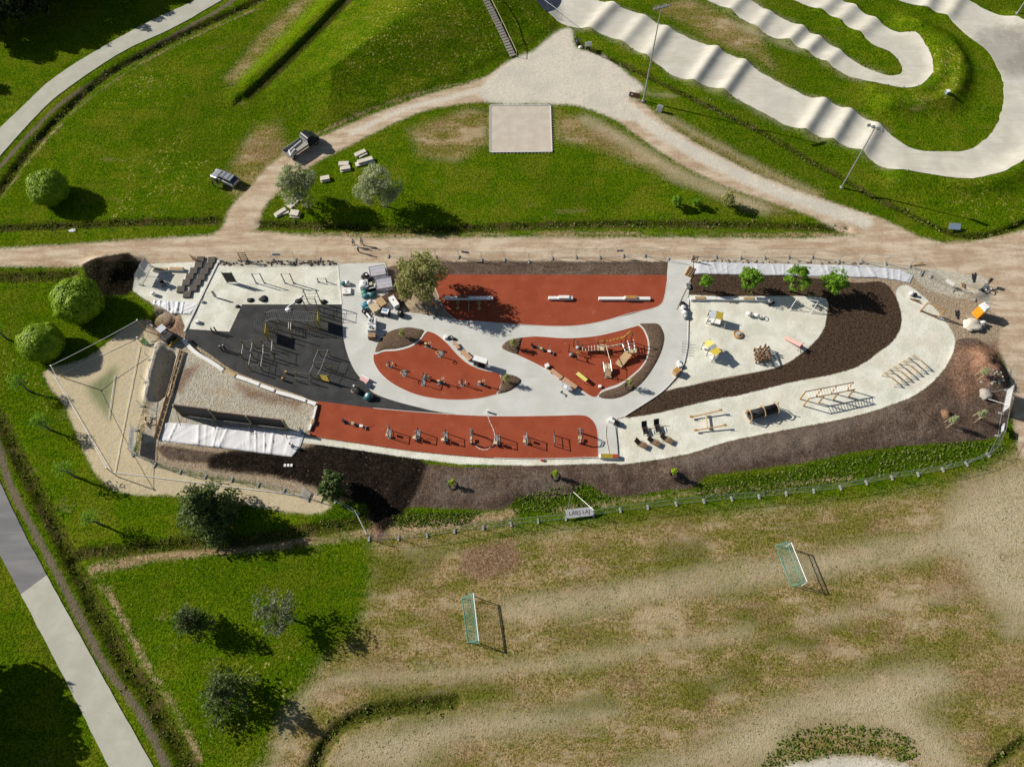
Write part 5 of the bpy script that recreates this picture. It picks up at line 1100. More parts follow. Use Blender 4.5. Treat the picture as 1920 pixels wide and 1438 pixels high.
# ================================================================ stone slabs on the lawn
mk('stone_slab', (.62, .57, .48), .85, var=.12, scale=2.5, bump=.3)
def slabs(label, x, y, rz, lst):
    T = thing('slab_stack', label, 'stone slabs', at(x, y), rz, 'stone slabs stored on the lawn')
    for (dx, dy, z, lx, ly, h, r_) in lst: MB().box(dx, dy, z + h / 2, lx, ly, h, rz=r_).build('slab', 'stone_slab', T, bevel=.03)
slabs('two stone slabs uppermost of the group right of the truck', 676, 289, R(33), [(0, 0, 0, 1.9, .75, .35, 0), (.2, -.62, 0, 1.5, .3, .2, .05)])
slabs('longest stone slab lying on another right of the truck', 684, 305, R(20), [(0, -.1, 0, 3.1, .9, .2, 0), (.15, .1, .2, 2.5, .75, .3, .02)])
slabs('upper square slabs left of the longest slab', 645, 309, R(3), [(0, 0, 0, 1.6, .85, .35, 0)]); slabs('lower fanned slabs left of the longest slab', 648, 319, R(12), [(0, 0, 0, 1.6, .9, .2, .1), (.05, .12, .2, 1.55, .75, .25, 0)])
slabs('single slab pair between the two silvery willows', 610, 338, R(14), [(0, 0, 0, 1.45, .95, .2, .08), (.05, .08, .2, 1.4, .85, .3, 0)])
slabs('flat slab partly under the left silvery willow', 549, 383, R(58), [(0, 0, 0, 1.9, .95, .22, 0), (.9, .5, 0, 1.3, .8, .2, .3)])
slabs('leftmost fanned slabs at the bend of the dirt track', 527, 400, R(40), [(0, 0, 0, 2.1, .85, .22, 0), (.25, -.35, .0, 1.7, .5, .2, -.35), (0, .06, .22, 1.9, .7, .15, .04)])
slabs('slab pair lowest of the group beside the ditch', 554, 404, R(-6), [(0, 0, 0, 1.5, 1.2, .2, .03), (-.1, .15, .2, 1.35, 1.1, .3, -.05)])

# ================================================================ left yard: mats, benches, sheets
def sheet(name, label, px, mat, z=.06, amp=.10, N=46, seed=0, cat='sheet', fold=1.0):
    """fabric lying in folds between surveyed edges"""
    a = PW(edge_resample(px[0], N)); b = PW(edge_resample(px[1], N)); Mx = 12; mb = MB()
    for j in range(Mx + 1):
        k = j / Mx; q = a * (1 - k) + b * k
        s = np.linspace(0, 1, N); w = np.hypot(*(a[-1] - a[0]))
        rg = 1 - np.abs(2 * fbm(q[:, 0] * fold + k * .5 * np.sin(q[:, 0] * .8), q[:, 1] * .22 * fold + k * .4, .85, seed, 2) - 1)
        r2 = 1 - np.abs(2 * fbm(q[:, 0] * .6 - q[:, 1] * .9, q[:, 1] * .3, .9, seed + 11, 2) - 1)
        zz = z + amp * (.8 * rg ** 9 + .5 * r2 ** 10) + .035 * fbm(q[:, 0], q[:, 1], .8, seed + 2, 2)
        zz = np.where((s < .012) | (s > .988) | (k in (0, 1)), z * .3, zz)
        gz = ground_h(q[:, 0], q[:, 1]); mb.v += [(x, y, h + max(g, 0)) for (x, y), h, g in zip(q, zz, gz)]
    for j in range(Mx):
        for i in range(N - 1): mb.f.append((j * N + i, (j + 1) * N + i, (j + 1) * N + i + 1, j * N + i + 1)); mb.mi.append(0)
    o = mb.build(name, mat, smooth_=True); s_ = o.modifiers.new('thickness', 'SOLIDIFY'); s_.thickness = .02; s_.offset = 1
    return tag(o, label, cat)
sheet('ground_sheet', 'white sheet spread below the dark ball wall', ([(308, 792), (400, 797), (500, 803), (572, 812)], [(296, 826), (370, 835), (440, 843), (500, 851), (548, 857), (563, 838)]), 'white_cloth', .025, .17, 170, 4, fold=.8)
sheet('ground_sheet', 'small crumpled white sheet beside the excavator hole', ([(288, 563), (330, 565), (374, 568)], [(287, 572), (303, 576), (322, 589), (357, 590)]), 'white_cloth', .03, .2, 70, 9, fold=1.0)
sheet('fabric_strip', 'long grey fabric strip between the fence and the green trees', ([(1303, 491), (1400, 493), (1500, 496), (1620, 498), (1690, 506), (1713, 517)], [(1303, 514), (1400, 516), (1480, 517), (1560, 520), (1640, 521), (1682, 526), (1706, 531)]), 'grey_cloth', .025, .10, 240, 14, 'fabric', .8)
mk('mat_grey', (.115, .10, .085), .9, var=.35, scale=3, bump=.3)
GM = 'rubber mats laid in two staggered rows'
for i, (cx, cy) in enumerate([(935, 180), (912, 248), (850, 322), (800, 398), (755, 475), (685, 560)]):
    o = MB().box(0, 0, .14, 1.1, 1.05, .28).build('rubber_mat', 'mat_grey', None, bevel=.02); o.location = at(240 + cx / 6.846, 462 + cy / 6.846); o.rotation_euler = (0, 0, R(2)); tag(o, '%s rubber mat from the top in the left staggered row' % ORD[i], 'rubber mat', GM)
for i, (cx, cy) in enumerate([(1080, 185), (1045, 255), (990, 330), (945, 405), (895, 475), (845, 548), (765, 625)]):
    o = MB().box(0, 0, .14, 1.1, 1.05, .28).build('rubber_mat', 'mat_grey', None, bevel=.02); o.location = at(240 + cx / 6.846, 462 + cy / 6.846); o.rotation_euler = (0, 0, R(2)); tag(o, '%s rubber mat from the top in the right staggered row' % ORD[i], 'rubber mat', GM)
def seat_block(label, a, b, wood=True, h=.45, w=.5, mat='white_concrete', wmat='wood_orange', ramp=True):
    """white concrete bench; raised part carries timber slats"""
    A = at(*a); A = (A[0], A[1], .0); L = dist(a, b); T = thing('bench', label, 'bench', A, ang(a, b), 'white concrete benches')
    MB().box(L / 2, 0, h / 2, L, w, h).build('base', mat, T, bevel=.05)
    if wood:
        n = 4
        for k in range(n): MB().box(L / 2, -w / 2 + (k + .5) * w / n, h + .035, L * .9, w / n * .85, .05).build('slat', wmat, T)
    return T
seat_block('left of two slatted benches at the top left corner', (287, 507), (316, 508), True, .4, .55, wmat='wood_light'); seat_block('right of two slatted benches at the top left corner', (318, 507), (346, 507), True, .4, .55, wmat='wood_light')
T = thing('leaning_board', 'dark slatted board propped upright on the pale yard', 'board', at(426, 531), 0)
Lb = dist((426, 531), (444.5, 531))
for k in range(4): MB().box(Lb / 2, 0, .55 + k * .58, Lb, .05, .55).build('panel', 'dark_panel', T)
for x in (.03, Lb - .03): MB().tube((x, .05, -.1), (x, .05, 2.75), .05, 6).build('post', 'black_metal', T)
def pullup(label, a, b, h, bar=True):
    T = thing('pullup_bar', label, 'pull-up bar', at(*a), 0, 'black bars on the pale yard'); e = rel(T, *b)
    for q in ((0, 0), (e[0], e[1])): MB().box(q[0], q[1], h / 2, .11, .11, h).build('post', 'black_metal', T); MB().box(q[0], q[1], .02, .3, .3, .04).build('base_plate', 'galvanized', T)
    MB().tube((0, 0, h - .04), (e[0], e[1], h - .04), .025, 8).build('bar', 'steel', T)
pullup('left tall pull-up bar on the pale yard', (481, 531.5), (496, 531.5), 2.4); pullup('right tall pull-up bar on the pale yard', (535, 531.5), (551, 531.5), 2.4); pullup('low bar right of the two tall pull-up bars', (597, 529), (613, 529), .95)
def posts_pair(label, a, b, h, mat='black_metal'):
    T = thing('step_posts', label, 'posts', at(*a), 0, 'paired posts on the black rubber'); e = rel(T, *b)
    for q in ((0, 0), (e[0], e[1])): MB().box(q[0], q[1], h / 2, .14, .14, h).build('post', mat, T); MB().box(q[0], q[1], h + .02, .16, .16, .04).build('cap', 'galvanized', T)
posts_pair('upper pair of dark posts on the left edge of the rubber', (401, 625), (407, 623), 1.5); posts_pair('lower pair of dark posts on the left edge of the rubber', (418, 659), (424, 657), 1.5)
T = thing('sign_stand', 'narrow dark upright board on the pale yard', 'stand', at(405, 558), 0); MB().box(0, 0, .9, .34, .12, 1.5, rz=R(10)).build('board', 'grey_metal', T); MB().tube((0, 0, 0), (0, 0, .2), .04).build('foot', 'galvanized', T)
T = thing('concrete_stump', 'small dark block on the pale yard', 'block', at(381, 567), R(15)); MB().box(0, 0, .14, .42, .32, .28).build('block', 'foot_concrete', T, bevel=.03)
T = thing('white_crate', 'white cube on the pale yard beside the rubber corner', 'crate', at(371, 605), R(8)); MB().box(0, 0, .24, .5, .45, .48).build('crate', 'white_paint', T, bevel=.02)
T = thing('white_bin', 'white drum standing on the left paved corner', 'drum', at(289, 553), 0); MB().lathe([(.26, 0), (.28, .3), (.26, .62), (.2, .66)], (0, 0, 0), 14).build('drum', 'white_paint', T); MB().tube((0, 0, .64), (0, 0, .69), .2, 12).build('lid', 'banner_white', T)
T = thing('tool_trolley', 'black tool frame standing below the grey banner', 'trolley', at(307, 535), R(30))
for z in (.3, .7): MB().box(0, 0, z, .5, 1.0, .05).build('shelf', 'black_metal', T)
for x in (-.22, .22):
    for y in (-.45, .45): MB().tube((x, y, 0), (x, y, .95), .025, 6).build('leg', 'black_metal', T)
MB().box(0, .2, .95, .45, .4, .35).build('toolbox', 'rubber_black', T)
def pallet_mb(T, z=0.0, mat='wood_light'):
    for k in range(5): MB().box(0, -.4 + k * .2, z + .125, 1.2, .14, .025).build('board', mat, T)
    for x in (-.52, 0, .52): MB().box(x, 0, z + .06, .1, .8, .1).build('bearer', mat, T)
def upright_crate(label, x, y, w, h, rz, mat='wood_brown'):
    T = thing('slatted_crate', label, 'crate', at(x, y), rz, 'upright slatted crates at the fence')
    for k in range(5): MB().box(0, 0, .12 + k * (h - .15) / 4, w, .04, .12).build('slat', mat, T)
    for q in (-w / 2 + .05, w / 2 - .05): MB().box(q, .05, h / 2, .08, .08, h).build('post', mat, T)
upright_crate('slatted crate standing at the fence above the dark board', 459, 489, 1.1, 1.9, R(5)); upright_crate('small slatted frame at the fence above the rubber mats', 366, 490, .9, 1.2, R(-25)); upright_crate('slatted crate at the path end by the grey fabric', 1301, 492, .9, 1.5, R(-10))
T = thing('timber_offcuts', 'heap of pale boards beside the ladder frame', 'timber', at(275, 789), 0)
for k in range(9): MB().box(rng.uniform(-.5, .5), rng.uniform(-.7, .7), .08 + k * .05, rng.uniform(.7, 1.5), .12, .05, rz=rng.uniform(0, 3.1), ry=rng.uniform(-.12, .12)).build('board', 'wood_pale', T)
T = thing('formwork', 'long timber formwork laid like a ladder left of the gravel', 'formwork', at(338, 657), 0)
a, b, c_, d_ = rel(T, 338, 657, .2), rel(T, 290, 822, .2), rel(T, 346, 660, .2), rel(T, 298, 826, .2)
MB().beam(a, b, .06, .3).build('side_board', 'wood_light', T); MB().beam(c_, d_, .06, .3).build('side_board', 'wood_light', T)
for k in range(12):
    s = (k + .5) / 12; p = Vector(a).lerp(Vector(b), s); q = Vector(c_).lerp(Vector(d_), s); MB().beam(p, q, .08, .06).build('rung', 'wood_light', T)
# dark ball wall with raking posts
T = thing('ball_wall', 'dark board wall held by three steel posts above the white sheet', 'wall', at(342, 779), ang((342, 779), (540, 804)))
LW = dist((342, 779), (540, 804)); hs = [3.25, 2.7, 2.7]
for k in range(3):
    x0, x1 = LW * k / 3 + .12, LW * (k + 1) / 3 - .12; n = 4
    for j in range(n): MB().box((x0 + x1) / 2, 0, hs[k] * (j + .5) / n + .1, x1 - x0, .06, hs[k] / n - .012).build('panel', 'dark_panel', T)
    MB().box((x0 + x1) / 2, 0, hs[k] + .13, x1 - x0, .1, .04).build('capping', 'brown_board', T)
for k, h in enumerate((3.2, 3.35, 2.85, 2.8)):
    x = LW * k / 3; MB().box(x, 0, h / 2, .2, .3, h).build('post', 'post_olive' if 'post_olive' in M else 'yellow_paint', T) if False else MB().box(x, 0, h / 2, .2, .3, h).build('post', mk('post_olive', (.30, .27, .16), .6), T)
    MB().beam((x, -.1, h * .65), (x + .3, -1.5, .05), .06, .06).build('prop', 'wood_brown', T)
# curved white seating wall at the rubber edge
def seat_wall(label, runs, woods, w=.5, h=.45):
    a0 = runs[0][0]; A = at(*a0); T = thing('seating_wall', label, 'seating wall', (A[0], A[1], 0), 0, 'white seating walls')
    for r_ in runs:
        pts = [rel(T, *q) for q in r_]; mb = MB()
        for p, q in zip(pts[:-1], pts[1:]):
            d = (Vector(q) - Vector(p)).normalized() * .02; mb.beam((p[0], p[1], h / 2), (q[0] + d.x, q[1] + d.y, h / 2), w, h)
        mb.build('wall', 'white_concrete', T)
    for a, b in woods:
        p, q = Vector(rel(T, *a)), Vector(rel(T, *b)); d = (q - p).normalized(); s = Vector((-d.y, d.x, 0))
        MB().beam((p.x, p.y, h / 2 + .02), (q.x, q.y, h / 2 + .02), w * 1.1, h).build('seat_base', 'white_concrete', T)
        for k in range(4): o_ = s * ((k - 1.5) * w * .26); MB().beam((p.x + o_.x, p.y + o_.y, h + .08), (q.x + o_.x, q.y + o_.y, h + .08), w * .22, .05).build('slat', 'wood_light', T)
seat_wall('curved white seating wall along the lower left edge of the black rubber', [smooth([(345, 639), (360, 656), (375, 668), (392, 678), (408, 688), (419, 696)], 4), [(445, 708), (466, 715), (487, 723)], [(490, 725), (515, 734)], [(519, 737), (546, 744), (574, 753)], [(578, 755), (593, 760)]], [((424, 698), (443, 707))])
seat_wall('white kerb at the left end of the long red strip', [[(594, 762), (587, 790), (580, 808)]], [((589, 788), (586, 797))], .3, .35)

# ================================================================ calisthenics on the black rubber
def pz(T, x, y, z): q = P(x, y, z); return (q[0] - T.location.x, q[1] - T.location.y, z)
YP = 'post_yellow'; mk(YP, (.30, .23, .035), .5, var=.3)
def rig_posts(T, lst, w=.1):
    for x, y, h in lst:
        p = rel(T, x, y); MB().box(p[0], p[1], h / 2, w, w, h).build('post', YP, T)
T = thing('monkey_bars', 'long steel monkey bar rig with yellow posts on the black rubber', 'climbing rig', at(505, 602), 0)
rig_posts(T, [(505, 602, 2.5), (525, 604, 2.7), (523, 619, 2.7), (521, 634, 2.6), (549, 634, 2.6), (553, 603, 2.6), (583, 619, 2.6), (597, 618, 2.6), (555, 619, 2.6), (600, 600, 2.7)])
r1 = [pz(T, 498.5, 586, 2.1), pz(T, 513.5, 580.5, 2.6), pz(T, 591.5, 585.5, 2.6)]; r2 = [pz(T, 496.5, 602, 2.1), pz(T, 511, 597, 2.6), pz(T, 588, 602, 2.6)]
MB().path(r1, .03, 6).build('rail', 'steel', T); MB().path(r2, .03, 6).build('rail', 'steel', T)
for k in range(26):
    s = (k + .5) / 26; f = lambda r_: Vector(r_[1]).lerp(Vector(r_[2]), (s - .16) / .84) if s > .16 else Vector(r_[0]).lerp(Vector(r_[1]), s / .16)
    MB().tube(f(r1), f(r2), .018, 5).build('rung', 'steel', T)
for a, b in (((505.5, 641), (506.5, 622)), ((602, 618), (602, 600))):
    p, q = Vector(rel(T, *a)), Vector(rel(T, *b)); n = 4
    for k in range(n): z = .75 + k * .42; MB().beam((p.x, p.y, z + .2), (q.x, q.y, z + .2), .06, .40).build('climbing_board', 'yellow_bright', T)
    for e in (p, q): MB().box(e.x, e.y, 1.25, .1, .1, 2.5).build('post', YP, T)
T = thing('ladder_wall', 'low steel ladder left of the yellow climbing board', 'ladder', at(489, 625), 0)
a, b, c_, d_ = pz(T, 477, 597, 1.2), pz(T, 496, 604, 1.2), pz(T, 475, 614, 1.2), pz(T, 494, 621, 1.2)
MB().tube(a, b, .025).build('rail', 'black_metal', T); MB().tube(c_, d_, .025).build('rail', 'black_metal', T)
for k in range(6): MB().tube(Vector(a).lerp(Vector(b), (k + .5) / 6), Vector(c_).lerp(Vector(d_), (k + .5) / 6), .018, 5).build('rung', 'steel', T)
for e in (a, b, c_, d_): MB().tube((e[0], e[1], 0), e, .03).build('leg', 'black_metal', T)
T = thing('climbing_gate', 'tall yellow gate of four posts at the top edge of the rubber', 'climbing frame', at(579, 569), 0)
bs = [(579, 569), (602, 568), (577, 585), (600, 585)]; rig_posts(T, [(x, y, 3.5) for x, y in bs], .11); e = [rel(T, *q) for q in bs]
for z in (1.6, 2.5, 3.45):
    for i, j in ((0, 1), (2, 3), (0, 2), (1, 3)): MB().tube((e[i][0], e[i][1], z), (e[j][0], e[j][1], z), .025, 6).build('bar', 'steel' if z < 3 else 'black_metal', T)
T = thing('dip_bars', 'steel parallel dip bars in front of the monkey bars', 'dip bars', at(541, 620), 0)
for x in (541, 545):
    a, b = pz(T, x, 604, 1.3), pz(T, x - .5, 617, 1.3); MB().tube(a, b, .025).build('bar', 'steel', T)
    for q in (a, b): MB().tube((q[0], q[1], 0), q, .035).build('leg', YP, T)
T = thing('parkour_bars', 'grid of ten yellow posts linked by bars on the rubber', 'parkour bars', at(460.7, 653), 0)
ks = [(460.7, 653), (480.4, 652), (497, 652), (517.6, 652), (457.8, 673.5), (476.7, 672.5), (496.5, 672.5), (516, 672), (472, 696), (493, 696)]; hs = [2.3, 2.2, 2.3, 2.2, 2.2, 2.2, 2.3, 2.2, 2.3, 2.2]
rig_posts(T, [(x, y, h) for (x, y), h in zip(ks, hs)], .11); e = [rel(T, *q) for q in ks]
for i, j, z in ((0, 4, 1.3), (1, 5, 1.8), (2, 6, 1.0), (3, 7, 2.0), (5, 8, 1.6), (6, 9, 1.2), (0, 1, 2.0), (2, 3, 1.5), (8, 9, 1.9), (4, 5, .9), (6, 7, 1.7)): MB().tube((e[i][0], e[i][1], z), (e[j][0], e[j][1], z), .025, 6).build('bar', 'steel', T)
T = thing('workout_station', 'yellow workout station with wall bars at the right end of the rubber', 'workout station', at(602, 668), 0)
rig_posts(T, [(602, 668, 1.9), (620, 668.5, 1.9), (593, 690, 1.9), (611, 691, 1.9), (625, 700, 2.2), (601, 714, 2.0), (619, 716, 2.0), (585, 708, 1.5), (585, 718.5, 1.5), (557, 704, 1.1), (557, 715, 1.1)], .11)
e = {q: rel(T, *q) for q in [(602, 668), (620, 668.5), (593, 690), (611, 691), (585, 708), (585, 718.5), (557, 704), (557, 715), (601, 714), (619, 716)]}
for i, j, z in (((602, 668), (593, 690), 1.85), ((620, 668.5), (611, 691), 1.85), ((593, 690), (585, 708), 1.45), ((611, 691), (601, 714), 1.7), ((557, 704), (585, 708), 1.05), ((557, 715), (585, 718.5), 1.05), ((602, 668), (620, 668.5), 1.85), ((593, 690), (611, 691), 1.85)): MB().tube((e[i][0], e[i][1], z), (e[j][0], e[j][1], z), .025, 6).build('bar', 'steel', T)
p, q = e[(601, 714)], e[(619, 716)]
for k in range(8): MB().beam((p[0], p[1], .25 + k * .22), (q[0], q[1], .25 + k * .22), .05, .06).build('wall_bar', 'yellow_bright', T)
for x, y, h, lb in ((532, 714, .8, 'left low yellow post beside the workout station'), (538, 701, .7, 'upper low yellow post beside the workout station')):
    T = thing('balance_post', lb, 'post', at(x, y), 0, 'low posts on the rubber'); MB().box(0, 0, h / 2, .22, .22, h).build('post', YP, T); MB().box(0, 0, h + .02, .26, .26, .04).build('cap', 'wood_orange', T)
T = thing('concrete_footing', 'pale concrete footing block under the monkey bars', 'block', at(541, 582), R(5)); MB().blob((0, 0, .15), .45, .36, .28, 3, .15).build('block', 'white_concrete', T)
T = thing('long_plank', 'long white plank leaning across the rubber edge', 'plank', at(540, 577), 0); MB().beam(rel(T, 538, 577, .12), rel(T, 570, 553, .12), .12, .06).build('plank', 'white_paint', T)
GSO = 'dark heaps of rubber crumb'
for i, (x, y, r_, lb) in enumerate([(470, 563, .42, 'left heap of rubber crumb at the top edge'), (494, 561, .5, 'larger heap of rubber crumb at the top edge'), (560, 565, .42, 'heap of rubber crumb left of the yellow gate'), (607, 566, .4, 'heap of rubber crumb right of the yellow gate'), (446, 575, .3, 'heap of rubber crumb at the rubber corner')]):
    tag(MB().blob(at(x, y), r_ * 1.3, r_, .25, i, .3, 2, True).build('rubber_crumb', 'rubber_black', None, True), lb, 'heap', GSO)
T = thing('garden_hose', 'thin pale hose curling over the lower right of the rubber', 'hose', at(588, 715), 0); MB().path([rel(T, *q, .05) for q in smooth([(588, 714), (600, 722), (612, 727), (620, 731), (632, 730), (645, 724), (650, 717)], 4)], .03, 5).build('hose', 'banner_white', T)

# ================================================================ sand court with ropes between posts
GSP = 'yellow posts on the sand'; spost = {}
for key, b, tp, lb in (('A', (274, 621), (254.5, 602.5), 'yellow rope post at the upper right corner of the sand'), ('B', (121, 709), (94, 687), 'yellow rope post at the upper left corner of the sand'), ('C', (221, 894), (198, 878), 'yellow rope post at the lower bend of the sand'), ('D', (268, 646), (258, 632), 'short yellow rope post beside the green tarp')):
    h = top_h(b, tp); T = thing('rope_post', lb, 'post', at(*b), 0, GSP); MB().tube((0, 0, -.2), (0, 0, h), .06, 8).build('pole', 'yellow_paint', T); MB().box(0, 0, h + .05, .16, .16, .12).build('cap', 'white_paint', T); spost[key] = (T.location.x, T.location.y, h)
def rope(label, a, b, r_=.022, sag=.15, z=True):
    T = thing('rope', label, 'rope', a if z else (a[0], a[1], a[2]), 0, 'white ropes over the sand'); d = Vector(b) - Vector(a); pts = [tuple(d * (k / 8) - Vector((0, 0, sag * 4 * (k / 8) * (1 - k / 8)))) for k in range(9)]
    MB().path(pts, r_, 5).build('rope', 'banner_white', T)
S_ = spost; g = lambda x, y: (*P(x, y)[:2], .14)
rope('white rope along the upper edge of the sand', S_['A'], S_['B'], .035); rope('upper white rope down the left side of the sand', S_['B'], S_['C'], .03); rope('white rope down the right side of the sand', S_['D'], S_['C'], .03)
rope('white line on the sand below the upper rope', g(110, 705), g(262, 632), .03, 0); rope('white line on the sand down the left side', g(102, 706), g(212, 888), .03, 0); rope('white line on the sand down the right side', g(216, 888), g(262, 650), .03, 0); rope('white line running along the lower sand strip', g(212, 886), g(570, 930), .04, 0); rope('short white line beside the green patch', g(205, 785), g(216, 705), .03, 0)
T = thing('green_tarp', 'green tarp hanging from the rope post near the excavator', 'tarp', at(270, 645), 0)
MB().add([pz(T, 262, 641, .3), pz(T, 269, 632, 1.0), pz(T, 280, 644, .5), pz(T, 277, 648, .1)], [(0, 1, 2, 3)]).build('cloth', 'green_cloth', T).modifiers.new('t', 'SOLIDIFY').thickness = .03
T = thing('pallet_stack', 'grey pallet and boards leaning at the fence by the leafy tree', 'pallets', at(596, 934), R(-15)); pallet_mb(T, 0, 'wood_pale'); 
for k in range(5): MB().box(-1.7, -.5 + k * .25, .15 + .02 * k, 1.5, .2, .04, rz=R(-18)).build('board', 'grey_board', T)
T = thing('block_row', 'three small white blocks on the black soil', 'blocks', at(541, 873), 0)
for k in range(3): MB().box((k - 1) * .42, 0, .1, .26, .36, .2).build('block', 'white_paint', T)
# ================================================================ building materials on the path
def simple(name, label, cat, x, y, rz, parts, group=None, z=0.0):
    """thing made of boxes, tubes and blobs: (part name, material, shape, args)"""
    T = thing(name, label, cat, at(x, y, z), rz, group)
    for p in parts:
        mb = MB(); getattr(mb, p[2])(*p[3], **(p[4] if len(p) > 4 else {})); mb.build(p[0], p[1], T, p[2] in ('blob', 'lathe', 'ring'), .015 if p[2] == 'box' else 0)
    return T
GB2 = 'building materials stacked on the path'
def wire_crate(label, x, y, w, d, h, rz):
    T = thing('wire_crate', label, 'crate', at(x, y), rz, GB2)
    MB().box(0, 0, h / 2, w * .96, d * .96, h * .9).build('wrapping', 'plastic_film', T)
    for z in (.08, h):
        mb = MB(); c = [(-w / 2, -d / 2, z), (w / 2, -d / 2, z), (w / 2, d / 2, z), (-w / 2, d / 2, z)]
        for i in range(4): mb.beam(c[i], c[(i + 1) % 4], .06, .06)
        mb.build('rim', 'galvanized', T)
    for i in (-1, 1):
        for j in (-1, 1): MB().tube((i * w / 2, j * d / 2, 0), (i * w / 2, j * d / 2, h), .035, 6).build('corner_post', 'galvanized', T)
    for k in range(3): MB().box(0, -d / 3 + k * d / 3, h * .62, w * .9, .18, .1).build('contents', 'pink_paint' if k < 2 else 'banner_grey', T)
wire_crate('upper wire crate wrapped in film beside the olive willow', 709, 514, 2.3, 1.7, .9, R(12)); wire_crate('lower wire crate wrapped in film beside the olive willow', 721, 537, 2.3, 1.8, .9, R(12))
simple('sack_pile', 'black sacks uppermost in the material pile', 'sacks', 686, 521, 0, [('sack', 'rubber_black', 'blob', ((0, 0, .35), .6, .5, .45, 1, .3)), ('sack', 'black_metal', 'blob', ((.5, -.5, .3), .6, .5, .4, 2, .3)), ('label', 'white_paint', 'box', (.2, .05, .78, .3, .25, .03))], GB2)
simple('bulk_bag', 'big white bulk bag in the material pile', 'bag', 684, 539, .2, [('bag', 'white_cloth', 'box', (0, 0, .5, 1.3, 1.3, 1.0), {'tap': .95}), ('flap', 'white_cloth', 'blob', ((0, 0, 1.0), .6, .6, .18, 4, .3)), ('opening', 'grey_metal', 'tube', ((0, 0, 1.1), (0, 0, 1.22), .12))], GB2)
simple('dark_tub', 'dark plastic tub with white rim in the material pile', 'tub', 698, 543, .3, [('tub', 'rubber_black', 'box', (0, 0, .4, 1.0, .8, .8)), ('rim', 'banner_white', 'box', (.05, -.3, .83, .9, .12, .06)), ('rim', 'banner_white', 'box', (.45, 0, .83, .1, .6, .06)), ('board', 'wood_pale', 'box', (-.1, .45, .85, .7, .5, .06))], GB2)
simple('green_bags', 'teal green bags below the white bulk bag', 'bags', 687, 557, 0, [('bag', 'teal', 'blob', ((0, 0, .3), .7, .5, .4, 5, .3)), ('bag', 'teal', 'blob', ((.9, .1, .35), .7, .5, .45, 6, .3)), ('bag', 'net_green', 'blob', ((-.3, .5, .3), .5, .4, .4, 7, .3)), ('band', 'white_paint', 'box', (.5, .1, .78, .5, .15, .05))], GB2)
simple('blue_bags', 'bright blue bags at the left edge of the material pile', 'bags', 685, 574, 0, [('bag', 'cyan_bag', 'blob', ((0, 0, .3), .55, .6, .4, 8, .35)), ('bag', 'cyan_bag', 'blob', ((.5, -.6, .25), .45, .4, .35, 9, .35)), ('bag', 'white_cloth', 'blob', ((.6, .3, .3), .5, .5, .4, 10, .3))], GB2)
def board_stack(label, x, y, rz, n, w, l, h, mat):
    T = thing('timber_stack', label, 'timber', at(x, y), rz, GB2)
    for k in range(n):
        for z in range(3): MB().box(rng.uniform(-.06, .06), -w / 2 + (k + .5) * w / n, h * (z + .5) / 3, l, w / n * .9, h / 3 * .92).build('board', mat, T)
board_stack('pale yellow timber stack in the middle of the material pile', 716, 571, R(-52), 5, 1.0, 1.5, .8, 'wood_light'); board_stack('white banded timber stack lowest in the material pile', 704, 582, R(-52), 6, 1.15, 1.4, .9, 'wood_pale')
T = thing('brown_beams', 'brown beams lying under the olive willow', 'beams', at(730, 560), R(20), GB2)
for k in range(6): MB().beam((-1.3, -.6 + k * .24, .1 + .03 * (k % 2)), (1.5, -.7 + k * .3, .12), .1, .1).build('beam', 'wood_brown', T)
simple('grey_box', 'long grey metal box beside the olive willow', 'box', 740, 571, R(-58), [('box', 'grey_cloth', 'box', (0, 0, .45, 1.8, .8, .9)), ('lid', 'white_paint', 'box', (0, 0, .93, 1.85, .85, .06)), ('handle', 'black_metal', 'box', (-.2, 0, .98, .25, .15, .05))], GB2)
simple('blue_box', 'white and blue lidded box below the timber stacks', 'box', 724, 590, R(-15), [('box', 'black_metal', 'box', (0, 0, .45, 1.2, .9, .9)), ('lid', 'white_paint', 'box', (0, 0, .94, 1.0, .8, .07)), ('label', 'shirt_blue', 'box', (-.1, .1, .985, .7, .45, .02))], GB2)
simple('black_mixer', 'black mixer drum with white mark right of the blue box', 'mixer', 752, 592, .4, [('drum', 'rubber_black', 'lathe', ([(.35, 0), (.5, .3), (.45, .75), (.25, .95)],)), ('mark', 'white_paint', 'box', (0, 0, .96, .22, .12, .03)), ('handle', 'steel', 'tube', ((.4, 0, .5), (.8, .2, .9), .03))], GB2)
simple('tool_cart', 'black cart with tyres at the left end of the pile', 'cart', 687, 589, R(-50), [('tyre', 'rubber_black', 'ring', ((-.4, 0, .35), .3, .12, 16, 6)), ('tyre', 'rubber_black', 'ring', ((-.2, .3, .5), .28, .1, 16, 6)), ('roll', 'banner_white', 'tube', ((.2, 0, .4), (1.1, 0, .4), .16, 8)), ('frame', 'black_metal', 'box', (.5, 0, .15, 1.6, .6, .12))], GB2)
T = simple('bagged_pallet', 'upper pallet of white bags beside the planting bed', 'pallet', 699, 608, 0, [('bag', 'white_cloth', 'box', (0, 0, .55, 1.15, .95, .8)), ('hose', 'rubber_black', 'ring', ((-.1, 0, 1.02), .22, .05, 14, 5)), ('strap', 'black_metal', 'box', (.2, 0, .97, .1, .9, .03))], GB2); pallet_mb(T)
T = simple('bagged_pallet', 'lower pallet of white bags beside the planting bed', 'pallet', 699, 621, 0, [('bag', 'white_cloth', 'box', (0, 0, .6, 1.15, .95, .9)), ('hose', 'rubber_black', 'ring', ((-.1, 0, 1.1), .2, .05, 14, 5)), ('cloth', 'leaf_lime', 'blob', ((.2, -.2, 1.08), .2, .15, .08, 3, .3))], GB2); pallet_mb(T)
